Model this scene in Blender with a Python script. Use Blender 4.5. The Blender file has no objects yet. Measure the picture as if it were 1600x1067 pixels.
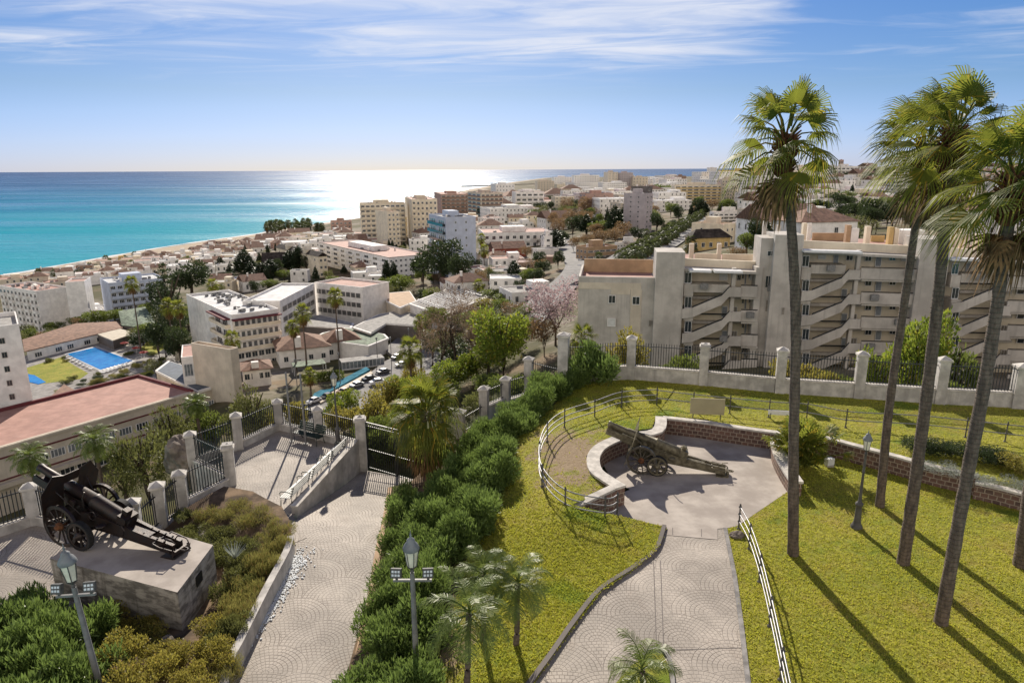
import bpy, bmesh, math, random
import numpy as np
from mathutils import Vector, Matrix
from mathutils.geometry import delaunay_2d_cdt, intersect_point_line
R_ = math.radians
random.seed(7)
# ------------------------------------------------------------------ camera, world, sun, exposure
SC = bpy.context.scene
COL = SC.collection
F = 1067.0
CZ = 12.5
PITCH = math.atan((533.5 - 264.5) / F)
ROLL = -0.0052
CAMLOC = Vector((0, 0, CZ))
CROT = Matrix.Rotation(math.pi / 2 - PITCH, 3, 'X') @ Matrix.Rotation(ROLL, 3, 'Z')
cd = bpy.data.cameras.new('camera')
cam = bpy.data.objects.new('camera', cd)
COL.objects.link(cam)
cd.sensor_width = 36.0
cd.lens = 36.0 * F / 1600.0
cd.clip_start = 0.5
cd.clip_end = 120000
cam.matrix_world = Matrix.Translation(CAMLOC) @ CROT.to_4x4()
SC.camera = cam
SUN_AZ = R_(-8.5)      # from +Y, positive towards +X
SUN_EL = R_(30.0)
wd = bpy.data.worlds.new("World")
SC.world = wd
wd.use_nodes = True
SC.view_settings.view_transform = 'Standard'
SC.view_settings.look = 'None'
SC.view_settings.exposure = 0.5
SC.view_settings.gamma = 1.0
SC.view_settings.use_curve_mapping = False
try:
	SC.cycles.use_denoising = True
	SC.cycles.max_bounces = 6
	SC.cycles.transparent_max_bounces = 12
	SC.cycles.caustics_reflective = False
	SC.cycles.caustics_refractive = False
except Exception:
	pass
sl = bpy.data.lights.new('sun', 'SUN')
sl.energy = 5.0
sl.angle = R_(0.55)
sl.color = (1.0, 0.91, 0.78)
so = bpy.data.objects.new('sun', sl)
COL.objects.link(so)
sdir = Vector((math.sin(SUN_AZ) * math.cos(SUN_EL), math.cos(SUN_AZ) * math.cos(SUN_EL), math.sin(SUN_EL)))
so.rotation_euler = (-sdir).to_track_quat('-Z', 'Y').to_euler()
class NT:
	"""small helper for building node trees"""
	def __init__(s, tree):
		s.t = tree
		s.n = tree.nodes
		s.l = tree.links
	def new(s, typ, **kw):
		n = s.n.new(typ)
		for k, v in kw.items():
			setattr(n, k, v)
		return n
	def set(s, sock, v):
		if isinstance(v, bpy.types.NodeSocket):
			s.l.new(v, sock)
		elif v is not None:
			if isinstance(v, (tuple, list)) and len(v) == 3 and sock.type == 'RGBA':
				v = (*v, 1)
			sock.default_value = v
	def m(s, op, a, b=None, c=None, clamp=False):
		n = s.new('ShaderNodeMath', operation=op)
		n.use_clamp = clamp
		s.set(n.inputs[0], a)
		if b is not None:
			s.set(n.inputs[1], b)
		if c is not None:
			s.set(n.inputs[2], c)
		return n.outputs[0]
	def mix(s, f, a, b, typ='MIX'):
		n = s.new('ShaderNodeMix', data_type='RGBA', blend_type=typ)
		s.set(n.inputs[0], f)
		s.set(n.inputs[6], a)
		s.set(n.inputs[7], b)
		return n.outputs[2]
	def noise(s, vec, scale, detail=3, rough=.55, dist=0.0):
		n = s.new('ShaderNodeTexNoise')
		s.set(n.inputs['Vector'], vec)
		n.inputs['Scale'].default_value = scale
		n.inputs['Detail'].default_value = detail
		n.inputs['Roughness'].default_value = rough
		n.inputs['Distortion'].default_value = dist
		return n.outputs['Fac']
	def ramp(s, f, stops):
		n = s.new('ShaderNodeValToRGB')
		s.set(n.inputs[0], f)
		e = n.color_ramp.elements
		while len(e) > 1:
			e.remove(e[-1])
		e[0].position = stops[0][0]
		e[0].color = (*stops[0][1], 1) if len(stops[0][1]) == 3 else stops[0][1]
		for p, c in stops[1:]:
			x = e.new(p)
			x.color = (*c, 1) if len(c) == 3 else c
		return n.outputs[0]
	def mr(s, v, a, b, c=0.0, d=1.0, smooth=True):
		n = s.new('ShaderNodeMapRange')
		if smooth:
			n.interpolation_type = 'SMOOTHSTEP'
		s.set(n.inputs[0], v)
		for i, q in enumerate((a, b, c, d)):
			n.inputs[i + 1].default_value = q
		return n.outputs[0]
	def pos(s):
		return s.new('ShaderNodeNewGeometry').outputs['Position']
	def sep(s, v):
		n = s.new('ShaderNodeSeparateXYZ')
		s.set(n.inputs[0], v)
		return n.outputs
	def comb(s, x, y, z):
		n = s.new('ShaderNodeCombineXYZ')
		for i, q in enumerate((x, y, z)):
			s.set(n.inputs[i], q)
		return n.outputs[0]
	def bump(s, h, strength=.3, dist=.02):
		n = s.new('ShaderNodeBump')
		n.inputs['Strength'].default_value = strength
		n.inputs['Distance'].default_value = dist
		s.set(n.inputs['Height'], h)
		return n.outputs[0]
	def scale(s, v, k):
		n = s.new('ShaderNodeVectorMath', operation='MULTIPLY')
		s.set(n.inputs[0], v)
		n.inputs[1].default_value = k
		return n.outputs[0]
# world: physical sky, thin cirrus drawn in sky directions
w = NT(wd.node_tree)
bg = w.n['Background']
sky = w.new('ShaderNodeTexSky', sky_type='NISHITA')
sky.sun_disc = False
sky.sun_elevation = SUN_EL
sky.sun_rotation = SUN_AZ
sky.altitude = 60
sky.air_density = 0.85
sky.dust_density = 0.6
sky.ozone_density = 2.6
tc = w.new('ShaderNodeTexCoord').outputs['Generated']
sx, sy, sz = w.sep(tc)
zc = w.m('MAXIMUM', sz, 0.02)
u = w.m('DIVIDE', sx, zc)
v = w.m('DIVIDE', sy, zc)
# streaks run mostly left to right and slightly down to the right
su = w.m('ADD', w.m('MULTIPLY', u, .55), w.m('MULTIPLY', v, .10))
sv = w.m('SUBTRACT', w.m('MULTIPLY', v, 1.25), w.m('MULTIPLY', u, -.12))
cv = w.comb(su, sv, 0.0)
warp = w.noise(cv, 0.7, 3, .5)
cv2 = w.comb(w.m('ADD', su, w.m('MULTIPLY', warp, 1.1)), w.m('ADD', sv, w.m('MULTIPLY', warp, 1.5)), 3.3)
n1 = w.noise(cv2, 1.05, 9, .60, .6)
n2 = w.noise(cv, 0.35, 2, .5)
el = sz
az = w.m('ARCTAN2', sx, sy)
band = w.m('MULTIPLY', w.mr(el, .095, .155), w.mr(el, .42, .60, 1, 0))
# main bank: slightly right of straight ahead
bank = w.m('MULTIPLY', w.mr(el, .105, .165), w.m('MULTIPLY', w.mr(az, -.50, -.22), w.mr(az, .26, .44, 1, 0)))
left = w.m('MULTIPLY', w.mr(el, .11, .15), w.mr(az, -.45, -.25, .55, 0))
right = w.m('MULTIPLY', w.mr(el, .12, .18), w.mr(az, .4, .6, 0, .25))
cov = w.m('ADD', bank, w.m('ADD', left, right))
cm = w.mr(w.m('ADD', n1, w.m('ADD', w.m('MULTIPLY', w.m('SUBTRACT', n2, .5), .4), w.m('MULTIPLY', cov, .20))), .46, .92)
cm = w.m('MULTIPLY', w.m('MULTIPLY', cm, band), 1.0, clamp=True)
gm = w.new('ShaderNodeGamma')
w.set(gm.inputs[0], sky.outputs[0])
gm.inputs[1].default_value = .50
hs = w.new('ShaderNodeHueSaturation')
hs.inputs['Saturation'].default_value = 1.9
hs.inputs['Value'].default_value = 1.55
w.set(hs.inputs['Color'], gm.outputs[0])
tint = w.ramp(w.m('MULTIPLY', el, 1.6, clamp=True), [(0, (1.14, 1.42, 2.6)), (.05, (1.04, 1.28, 2.1)), (.16, (.90, 1.12, 1.52)), (.56, (.48, .85, 1.48)), (.95, (.22, .36, .66))])
tint = w.mix(1.0, tint, (1, 1, 1), 'MULTIPLY')
col = w.mix(1.0, hs.outputs[0], tint, 'MULTIPLY')
col = w.mix(cm, col, (7.6, 7.9, 8.8, 1))
# unseen bright sky patch behind the camera, added to light camera-facing walls
back_fill = w.m('MULTIPLY', w.mr(sy, .12, -.45), w.m('MULTIPLY', w.mr(el, -.02, .12), w.mr(el, .85, .45)))
col = w.mix(w.m('MULTIPLY', back_fill, .85), col, (14.0, 12.6, 11.0, 1))
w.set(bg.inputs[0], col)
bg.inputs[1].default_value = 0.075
# ------------------------------------------------------------------ pixel <-> place helpers (photo pixels, 1600 x 1067)
def ray(px, py):
	return CROT @ Vector(((px - 800) / F, (533.5 - py) / F, -1.0))
def P(px, py, z):
	r = ray(px, py)
	return CAMLOC + r * ((z - CZ) / r.z)
def Pd(px, py, d):
	return CAMLOC + ray(px, py) * d
def proj(v):
	q = CROT.transposed() @ (Vector(v) - CAMLOC)
	d = -q.z
	if d <= 0.01:
		return (1e6, 1e6, d)
	return (800 + F * q.x / d, 533.5 - F * q.y / d, d)
# ------------------------------------------------------------------ materials
MATS = {}
def principled(name):
	m = bpy.data.materials.new(name)
	m.use_nodes = True
	t = NT(m.node_tree)
	b = m.node_tree.nodes['Principled BSDF']
	MATS[name] = m
	return m, t, b
def mat(name, c, rough=.8, var=.12, scale=3.0, c2=None, bump=0.0, bscale=None, metal=0.0, spec=.3, streak=0.0, objrnd=0.0, emit=None):
	m, t, b = principled(name)
	p = t.pos()
	n = t.noise(p, scale, 5, .6)
	c2 = c2 or tuple(x * (1 - 2.2 * var) for x in c)
	f = t.mr(n, .35, .68)
	col = t.mix(f, c2, tuple(min(1, x * (1 + .35 * var)) for x in c))
	if streak:
		q = t.scale(p, (2.2, 2.2, .12))
		s = t.mr(t.noise(q, 1.0, 4, .6), .5, .72)
		col = t.mix(t.m('MULTIPLY', s, streak), col, tuple(x * .45 for x in c))
	if objrnd:
		oi = t.new('ShaderNodeObjectInfo').outputs['Random']
		col = t.mix(t.m('MULTIPLY', oi, objrnd), col, c2)
	t.set(b.inputs['Base Color'], col)
	b.inputs['Roughness'].default_value = rough
	b.inputs['Metallic'].default_value = metal
	b.inputs['Specular IOR Level'].default_value = spec
	if bump:
		h = t.noise(p, bscale or scale * 6, 4, .6)
		t.set(b.inputs['Normal'], t.bump(h, bump, .02))
	return m
def leafmat(name, c, c2, trans=.35, rough=.55, spec=.35, scale=.8, yellow=None, patch=False):
	m, t, b = principled(name)
	p = t.pos()
	isl = t.new('ShaderNodeNewGeometry').outputs['Random Per Island']
	n = t.mr(t.noise(p, scale, 2, .5), .3, .7)
	f = t.m('ADD', t.m('MULTIPLY', isl, .6), t.m('MULTIPLY', n, .4))
	col = t.mix(f, c2, c)
	oi = t.new('ShaderNodeObjectInfo').outputs['Random']
	col = t.mix(t.m('MULTIPLY', oi, .55), col, tuple((a + b_) * .42 for a, b_ in zip(c, c2)))
	if yellow:
		col = t.mix(t.mr(isl, .86, .93), col, yellow)
	if patch:
		col = turf_patches(t, p, col)
	b.inputs['Roughness'].default_value = rough
	b.inputs['Specular IOR Level'].default_value = spec
	t.set(b.inputs['Base Color'], col)
	tr = t.new('ShaderNodeBsdfTranslucent')
	t.set(tr.inputs[0], t.mix(.5, col, tuple(min(1, x * 1.6) for x in c)))
	mx = t.new('ShaderNodeMixShader')
	mx.inputs[0].default_value = trans
	t.l.new(b.outputs[0], mx.inputs[1])
	t.l.new(tr.outputs[0], mx.inputs[2])
	t.l.new(mx.outputs[0], t.n['Material Output'].inputs[0])
	return m
mat('plaster_white', (.86, .83, .79), .85, .08, .5, bump=.1, bscale=20, streak=.10)
mat('plaster_cream', (.76, .67, .52), .85, .08, .4, streak=.12)
mat('plaster_grey', (.53, .49, .44), .85, .12, .35, bump=.1, bscale=12, streak=.42)
mat('plaster_beige', (.64, .56, .45), .85, .08, .4, streak=.15)
mat('plaster_pink', (.50, .33, .27), .85, .1, .4, streak=.1)
mat('plaster_blue', (.50, .55, .66), .85, .06, .4, streak=.08)
mat('plaster_orange', (.46, .31, .19), .85, .1, .6)
mat('plaster_yellow', (.62, .45, .20), .85, .1, .6)
mat('plaster_brown', (.30, .20, .15), .85, .1, .5)
mat('plaster_redbrown', (.26, .07, .05), .85, .1, .5)
mat('plaster_lilac', (.50, .44, .44), .85, .08, .4, streak=.08)
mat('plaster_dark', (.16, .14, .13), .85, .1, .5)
mat('wall_stucco', (.56, .53, .49), .9, .16, 1.6, bump=.35, bscale=18, streak=.55)
mat('wall_cap', (.62, .58, .52), .9, .15, 2.5, bump=.2)
mat('concrete', (.44, .40, .35), .85, .14, 1.4, bump=.25, bscale=20, streak=.30)
mat('concrete_floor', (.45, .40, .35), .8, .10, .7, c2=(.30, .26, .225), bump=.1, bscale=25)
mat('asphalt', (.11, .108, .105), .9, .2, .6)
mat('pavement', (.33, .31, .29), .9, .15, .8)
mat('road_light', (.26, .25, .24), .9, .15, .4)
mat('soil', (.20, .135, .08), .95, .3, 1.5, bump=.5, bscale=10)
mat('sand', (.42, .34, .25), .95, .1, .05)
mat('roof_tile', (.34, .205, .145), .9, .25, .9, c2=(.20, .125, .09), bump=.4, bscale=6, objrnd=.6)
mat('roof_dark', (.075, .06, .05), .9, .3, .6)
def roof_material():
	m, t, b = principled('roof_terrace')
	p = t.pos()
	x, y, z = t.sep(p)
	n = t.mr(t.noise(p, .35, 5, .65), .3, .7)
	c = t.mix(n, (.31, .165, .13), (.45, .25, .20))
	st = t.mr(t.noise(t.scale(p, (.5, 1.2, 1)), .6, 5, .7), .55, .7)
	c = t.mix(t.m('MULTIPLY', st, .3), c, (.52, .36, .31))
	for ax, k in ((x, 7.3), (y, 9.1)):
		l = t.m('ABSOLUTE', t.m('SUBTRACT', t.m('FRACT', t.m('DIVIDE', ax, k)), .5))
		c = t.mix(t.m('MULTIPLY', t.mr(l, .488, .498), .4), c, (.2, .12, .1))
	t.set(b.inputs['Base Color'], c)
	b.inputs['Roughness'].default_value = .85
roof_material()
mat('roof_gravel', (.40, .385, .36), .95, .15, .8, bump=.2)
mat('slate_roof', (.12, .145, .18), .8, .12, .6)
mat('roof_white', (.62, .62, .62), .8, .12, .4)
mat('roof_green', (.20, .26, .18), .85, .3, 1.0)
mat('roof_pinkish', (.40, .27, .25), .85, .15, .5)
mat('trim_maroon', (.16, .04, .045), .8, .1, 1)
mat('metal_dark', (.035, .037, .04), .5, .2, 4, metal=.3, spec=.5)
mat('rail_paint', (.26, .26, .27), .42, .15, 5, metal=.35, spec=.5)
mat('lamp_paint', (.105, .10, .095), .55, .15, 4, spec=.3)
mat('galvanised', (.24, .235, .23), .6, .12, 5, metal=.15)
mat('white_metal', (.7, .7, .7), .5, .05, 2)
mat('bench_white', (.62, .62, .58), .55, .1, 3)
mat('bench_dark', (.03, .05, .04), .5, .2, 3)
mat('glass_dark', (.035, .045, .055), .08, .1, .4, spec=.7)
mat('glass_pale', (.22, .25, .27), .15, .2, .6, spec=.6)
mat('shutter', (.62, .62, .60), .7, .05, 3)
mat('louver', (.30, .27, .23), .7, .15, 3)
mat('door_grey', (.28, .30, .32), .6, .1, 3)
mat('awning', (.60, .53, .42), .85, .08, 1)
mat('awning_green', (.10, .18, .14), .85, .08, 1)
mat('gun_green', (.20, .175, .115), .5, .25, 5, c2=(.10, .085, .055), bump=.2, bscale=30, metal=.25)
mat('gun_black', (.018, .015, .015), .48, .3, 5, c2=(.035, .018, .012), bump=.25, bscale=30, metal=.35, spec=.6)
mat('rust', (.17, .065, .025), .8, .3, 8, bump=.3)
mat('rubber', (.025, .024, .023), .75, .2, 6)
mat('steel_worn', (.20, .20, .19), .38, .2, 4, metal=.8)
mat('wood_weathered', (.10, .085, .065), .8, .25, 8)
def trunk_material():
	m, t, b = principled('trunk_palm')
	p = t.pos()
	x, y, z = t.sep(p)
	wob = t.noise(p, 2.5, 3, .6)
	rg = t.m('ABSOLUTE', t.m('SUBTRACT', t.m('FRACT', t.m('ADD', t.m('MULTIPLY', z, 7.5), t.m('MULTIPLY', wob, 1.6))), .5))
	j = t.mr(rg, .30, .5)
	n = t.noise(t.scale(p, (4, 4, 1.2)), 2.2, 5, .7)
	c = t.mix(t.mr(n, .3, .7), (.065, .048, .038), (.175, .13, .10))
	c = t.mix(t.m('MULTIPLY', j, .28), c, (.05, .032, .025))
	t.set(b.inputs['Base Color'], c)
	b.inputs['Roughness'].default_value = .95
	t.set(b.inputs['Normal'], t.bump(t.m('SUBTRACT', n, t.m('MULTIPLY', j, .6)), .8, .03))
trunk_material()
mat('trunk_bark', (.10, .075, .055), .95, .25, 4, bump=.6)
mat('dead_frond', (.26, .15, .065), .9, .3, 3)
mat('rock', (.24, .20, .165), .95, .25, 1.6, bump=.8, bscale=8)
mat('plaque_board', (.36, .32, .19), .7, .04, 2)
mat('plaque_dark', (.02, .02, .022), .4, .1, 2)
mat('kerb', (.30, .285, .27), .9, .2, 3)
mat('tarp_blue', (.02, .12, .42), .6, .1, 2)
mat('court_blue', (.10, .26, .34), .95, .15, 1, spec=.0)
mat('tyre', (.02, .02, .02), .8, .1, 2)
mat('car_white', (.75, .75, .75), .25, .02, 1, spec=.6)
mat('car_black', (.015, .015, .018), .2, .02, 1, spec=.6)
mat('car_silver', (.4, .42, .44), .3, .02, 1, metal=.6)
mat('car_red', (.22, .02, .02), .25, .02, 1, spec=.6)
mat('car_blue', (.04, .08, .2), .25, .02, 1, spec=.6)
mat('car_grey', (.10, .10, .11), .25, .02, 1, spec=.6)
mat('fabric_red', (.35, .04, .03), .8, .1, 1)
mat('lamp_glass', (.80, .76, .62), .6, .08, 6, spec=.5)
mat('lamp_hat', (.22, .23, .235), .5, .12, 5, spec=.4)
mat('led', (.75, .78, .8), .2, .05, 5)
leafmat('leaf_oleander', (0.207, 0.288, 0.068), (0.069, 0.115, 0.033), .30, .45)
leafmat('leaf_green', (0.182, 0.221, 0.043), (0.066, 0.098, 0.025), .35)
leafmat('leaf_lime', (.23, .29, .035), (.07, .105, .02), .45, yellow=(.34, .27, .04))
leafmat('leaf_dark', (0.059, 0.084, 0.028), (0.024, 0.038, 0.016), .25)
leafmat('leaf_olive', (.19, .20, .06), (.08, .09, .03), .3)
leafmat('leaf_autumn', (.27, .175, .085), (.14, .095, .055), .35)
leafmat('leaf_pink', (.46, .34, .345), (.28, .20, .20), .35)
leafmat('leaf_twig', (0.263, 0.181, 0.119), (0.138, 0.098, 0.065), .2)
leafmat('leaf_yellowgreen', (0.315, 0.275, 0.053), (0.144, 0.138, 0.036), .4, yellow=(.30, .20, .05))
leafmat('leaf_pine', (0.224, 0.240, 0.040), (0.073, 0.096, 0.023), .35)
leafmat('leaf_cypress', (0.040, 0.060, 0.025), (0.018, 0.031, 0.014), .15)
leafmat('leaf_dry', (.27, .25, .07), (.12, .13, .038), .35, yellow=(.30, .16, .06))
leafmat('leaf_palm', (.195, .215, .03), (.06, .082, .015), .5, .55, .3, 1.2, yellow=(.36, .24, .03))
leafmat('leaf_feather', (.21, .26, .055), (.08, .115, .028), .35, .45, .35, 1.2)
leafmat('leaf_farpalm', (.095, .115, .035), (.035, .05, .018), .3)
leafmat('leaf_silver', (.35, .38, .33), (.2, .22, .18), .2)
M = MATS
def turf_patches(t, p, c):
	dp = t.mr(t.noise(p, .55, 5, .7), .50, .68)
	c = t.mix(t.m('MULTIPLY', dp, .55), c, (.34, .25, .075))
	q = t.new('ShaderNodeVectorMath', operation='ADD')
	t.set(q.inputs[0], p)
	q.inputs[1].default_value = (31, 7, 0)
	g = t.mr(t.noise(q.outputs[0], .42, 3, .6), .56, .70)
	return t.mix(t.m('MULTIPLY', g, .75), c, (.13, .21, .018))
def lawn_material():
	m, t, b = principled('lawn_turf')
	p = t.pos()
	a = t.noise(p, .35, 4, .6)
	fine = t.noise(p, 6.5, 6, .8)
	vf = t.noise(p, 34.0, 3, .7)
	c = t.mix(t.mr(a, .36, .64), (.262, .302, .034), (.42, .40, .06))
	c = t.mix(t.mr(fine, .40, .62), t.mix(.62, c, (.07, .07, .008)), c)
	c = t.mix(t.m('MULTIPLY', t.mr(vf, .45, .75), .55), c, (.46, .37, .09))
	c = turf_patches(t, p, c)
	# worn bare earth: painted on the vertices where feet have worn the turf
	vc = t.new('ShaderNodeVertexColor', layer_name='worn').outputs[0]
	wn = t.m('ADD', t.sep(vc)[0], t.m('MULTIPLY', t.m('SUBTRACT', t.noise(p, 1.1, 5, .65), .5), 1.5))
	c = t.mix(t.mr(wn, .48, .72), c, t.mix(t.mr(fine, .3, .7), (.26, .19, .115), (.36, .275, .18)))
	t.set(b.inputs['Base Color'], c)
	b.inputs['Roughness'].default_value = .9
	b.inputs['Specular IOR Level'].default_value = .15
	h = t.m('ADD', t.m('MULTIPLY', fine, 1.0), t.m('MULTIPLY', vf, .5))
	t.set(b.inputs['Normal'], t.bump(h, .9, .06))
lawn_material()
leafmat('grass_blade', (.46, .455, .056), (.285, .305, .034), .46, yellow=(.50, .38, .11), patch=True)
def fan_paving(name, c, joint, size):
	m, t, b = principled(name)
	p = t.scale(t.pos(), (1 / size, 1 / size, 0))
	x, y, _ = t.sep(p)
	k = t.m('FLOOR', y)
	vv = t.m('SUBTRACT', y, k)
	par = t.m('FLOORED_MODULO', k, 2.0)
	uu = t.m('SUBTRACT', t.m('FLOORED_MODULO', t.m('ADD', t.m('ADD', x, par), 1.0), 2.0), 1.0)
	u2 = t.m('SUBTRACT', t.m('FLOORED_MODULO', t.m('ADD', uu, 2.0), 2.0), 1.0)
	v2 = t.m('ADD', vv, 1.0)
	def ln(a, c_):
		return t.m('SQRT', t.m('ADD', t.m('MULTIPLY', a, a), t.m('MULTIPLY', c_, c_)))
	dA = ln(uu, vv)
	dB = ln(u2, v2)
	inA = t.m('LESS_THAN', dA, 1.0)
	mixf = lambda a, c_: t.m('ADD', t.m('MULTIPLY', inA, a), t.m('MULTIPLY', t.m('SUBTRACT', 1.0, inA), c_))
	d = mixf(dA, dB)
	ang = mixf(t.m('ARCTAN2', uu, t.m('ADD', vv, .0001)), t.m('ARCTAN2', u2, v2))
	N = 9.0
	dr = t.m('ADD', t.m('MULTIPLY', d, N), t.m('MULTIPLY', t.noise(p, 5, 2), .35))
	ring = t.m('FLOOR', dr)
	fr = t.m('ABSOLUTE', t.m('SUBTRACT', t.m('FRACT', dr), .5))
	aa = t.m('MULTIPLY', ang, t.m('ADD', ring, 1.2))
	fa = t.m('ABSOLUTE', t.m('SUBTRACT', t.m('FRACT', t.m('ADD', t.m('MULTIPLY', aa, .9), t.m('MULTIPLY', ring, .37))), .5))
	j = t.m('MAXIMUM', t.mr(fr, .38, .49), t.m('MULTIPLY', t.mr(fa, .40, .49), .8))
	wear = t.mr(t.noise(t.pos(), .8, 4, .6), .36, .62)
	base = t.mix(t.mr(t.noise(t.pos(), .45, 6, .65), .34, .66), tuple(q * .66 for q in c), tuple(q * 1.16 for q in c))
	st = t.mr(t.noise(t.scale(t.pos(), (.7, .35, 1)), 1.0, 5, .7), .56, .68)
	base = t.mix(t.m('MULTIPLY', st, .35), base, (.22, .17, .13))
	sp = t.noise(t.comb(t.m('MULTIPLY', ring, 7.1), t.m('FLOOR', t.m('MULTIPLY', aa, .9)), k), 3.1, 0)
	base = t.mix(t.mr(sp, .3, .7, 0, .35), base, tuple(q * .72 for q in c))
	colr = t.mix(t.m('MULTIPLY', j, t.m('ADD', .14, t.m('MULTIPLY', wear, .65))), base, joint)
	t.set(b.inputs['Base Color'], colr)
	b.inputs['Roughness'].default_value = .72
	b.inputs['Specular IOR Level'].default_value = .35
	t.set(b.inputs['Normal'], t.bump(t.m('SUBTRACT', 1.0, j), .55, .02))
fan_paving('paving_fan', (.40, .352, .30), (.13, .10, .08), 1.15)
def stone_material():
	m, t, b = principled('stone_blocks')
	uv = t.new('ShaderNodeUVMap', uv_map='UVMap').outputs[0]
	wob = t.noise(t.pos(), 3.0, 2)
	br = t.new('ShaderNodeTexBrick')
	n = t.new('ShaderNodeVectorMath', operation='ADD')
	t.set(n.inputs[0], uv)
	t.set(n.inputs[1], t.comb(t.m('MULTIPLY', wob, .08), t.m('MULTIPLY', wob, .05), 0.0))
	t.set(br.inputs['Vector'], n.outputs[0])
	br.inputs['Color1'].default_value = (.17, .09, .065, 1)
	br.inputs['Color2'].default_value = (.075, .045, .038, 1)
	br.inputs['Mortar'].default_value = (.36, .29, .22, 1)
	br.inputs['Scale'].default_value = 1.0
	br.inputs['Mortar Size'].default_value = .022
	br.inputs['Mortar Smooth'].default_value = .3
	br.inputs['Brick Width'].default_value = .27
	br.inputs['Row Height'].default_value = .19
	c = t.mix(t.mr(t.noise(t.pos(), 5, 4), .35, .7, 0, .5), br.outputs[0], (.19, .12, .09))
	t.set(b.inputs['Base Color'], c)
	b.inputs['Roughness'].default_value = .85
	t.set(b.inputs['Normal'], t.bump(t.m('SUBTRACT', 1.0, br.outputs['Fac']), .8, .03))
stone_material()
def boards_material():
	m, t, b = principled('board_concrete')
	p = t.pos()
	x, y, z = t.sep(p)
	line = t.m('ABSOLUTE', t.m('SUBTRACT', t.m('FRACT', t.m('MULTIPLY', z, 4.5)), .5))
	j = t.mr(line, .44, .5)
	n = t.noise(t.scale(p, (1, 1, 3)), 1.6, 5, .65)
	c = t.mix(t.mr(n, .38, .60), (.15, .135, .115), (.40, .365, .315))
	s = t.mr(t.noise(t.scale(p, (2.5, 2.5, .3)), 1.3, 4, .6), .52, .7)
	c = t.mix(t.m('MULTIPLY', s, .75), c, (.085, .07, .055))
	c = t.mix(t.m('MULTIPLY', j, .35), c, (.13, .11, .10))
	t.set(b.inputs['Base Color'], c)
	b.inputs['Roughness'].default_value = .9
	t.set(b.inputs['Normal'], t.bump(t.m('SUBTRACT', t.m('MULTIPLY', n, .5), j), .4, .02))
boards_material()
def sea_material():
	m, t, b = principled('sea_water')
	p = t.pos()
	x, y, z = t.sep(p)
	r = t.m('SQRT', t.m('ADD', t.m('MULTIPLY', x, x), t.m('MULTIPLY', y, y)))
	lr = t.m('LOGARITHM', r, 10.0)
	q = t.scale(p, (.0016, .006, 0))
	n = t.noise(q, 1.0, 5, .6)
	lr2 = t.m('ADD', lr, t.m('MULTIPLY', t.m('SUBTRACT', n, .5), .5))
	c = t.ramp(t.mr(lr2, 2.6, 4.3, smooth=False), [(0, (.02, .33, .38)), (.25, (.003, .27, .35)), (.42, (.003, .16, .28)), (.62, (.008, .075, .18)), (1, (.01, .04, .12))])
	t.set(b.inputs['Base Color'], c)
	q3 = t.scale(p, (.0007, .006, 0))
	st = t.mr(t.noise(q3, 1.0, 7, .68, .4), .40, .60)
	t.set(b.inputs['Specular IOR Level'], t.m('ADD', .035, t.m('MULTIPLY', st, .12)))
	q2 = t.scale(p, (.0011, .0045, 0))
	pat = t.mr(t.noise(q2, 1.0, 6, .62), .36, .64)
	t.set(b.inputs['Roughness'], t.m('ADD', .19, t.m('MULTIPLY', pat, .22)))
	b.inputs['IOR'].default_value = 1.33
	b.inputs['Specular IOR Level'].default_value = .22
	h = t.m('ADD', t.noise(p, .18, 4, .65), t.m('MULTIPLY', t.noise(t.scale(p, (.02, .06, 0)), 1.0, 5, .7), 3.0))
	t.set(b.inputs['Normal'], t.bump(h, 1.0, .9))
sea_material()
def pool_material():
	m, t, b = principled('pool_water')
	c = t.mix(t.mr(t.noise(t.pos(), .5, 3), .3, .7), (.0, .16, .50), (.01, .26, .62))
	t.set(b.inputs['Base Color'], c)
	b.inputs['Roughness'].default_value = .12
	t.set(b.inputs['Normal'], t.bump(t.noise(t.pos(), 3.0, 3), .4, .05))
pool_material()
def city_ground_material():
	m, t, b = principled('city_ground')
	p = t.pos()
	n1 = t.noise(p, .018, 6, .65)
	n2 = t.noise(p, .06, 5, .6)
	n3 = t.noise(p, .5, 4, .6)
	c = t.mix(t.mr(n1, .40, .50), (.27, .235, .19), (.10, .095, .045))
	c = t.mix(t.mr(n2, .50, .60), c, (.22, .165, .11))
	c = t.mix(t.m('MULTIPLY', t.mr(n3, .35, .7), .4), c, (.09, .085, .055))
	vc = t.new('ShaderNodeVertexColor', layer_name='worn').outputs[0]
	r_, g_, b_ = t.sep(vc)
	c = t.mix(r_, c, t.mix(t.mr(n3, .3, .7), (.46, .38, .28), (.38, .31, .23)))
	c = t.mix(g_, c, t.mix(t.mr(n3, .3, .7), (.05, .065, .02), (.13, .115, .05)))
	t.set(b.inputs['Base Color'], c)
	b.inputs['Roughness'].default_value = .95
	b.inputs['Specular IOR Level'].default_value = .1
city_ground_material()
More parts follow.
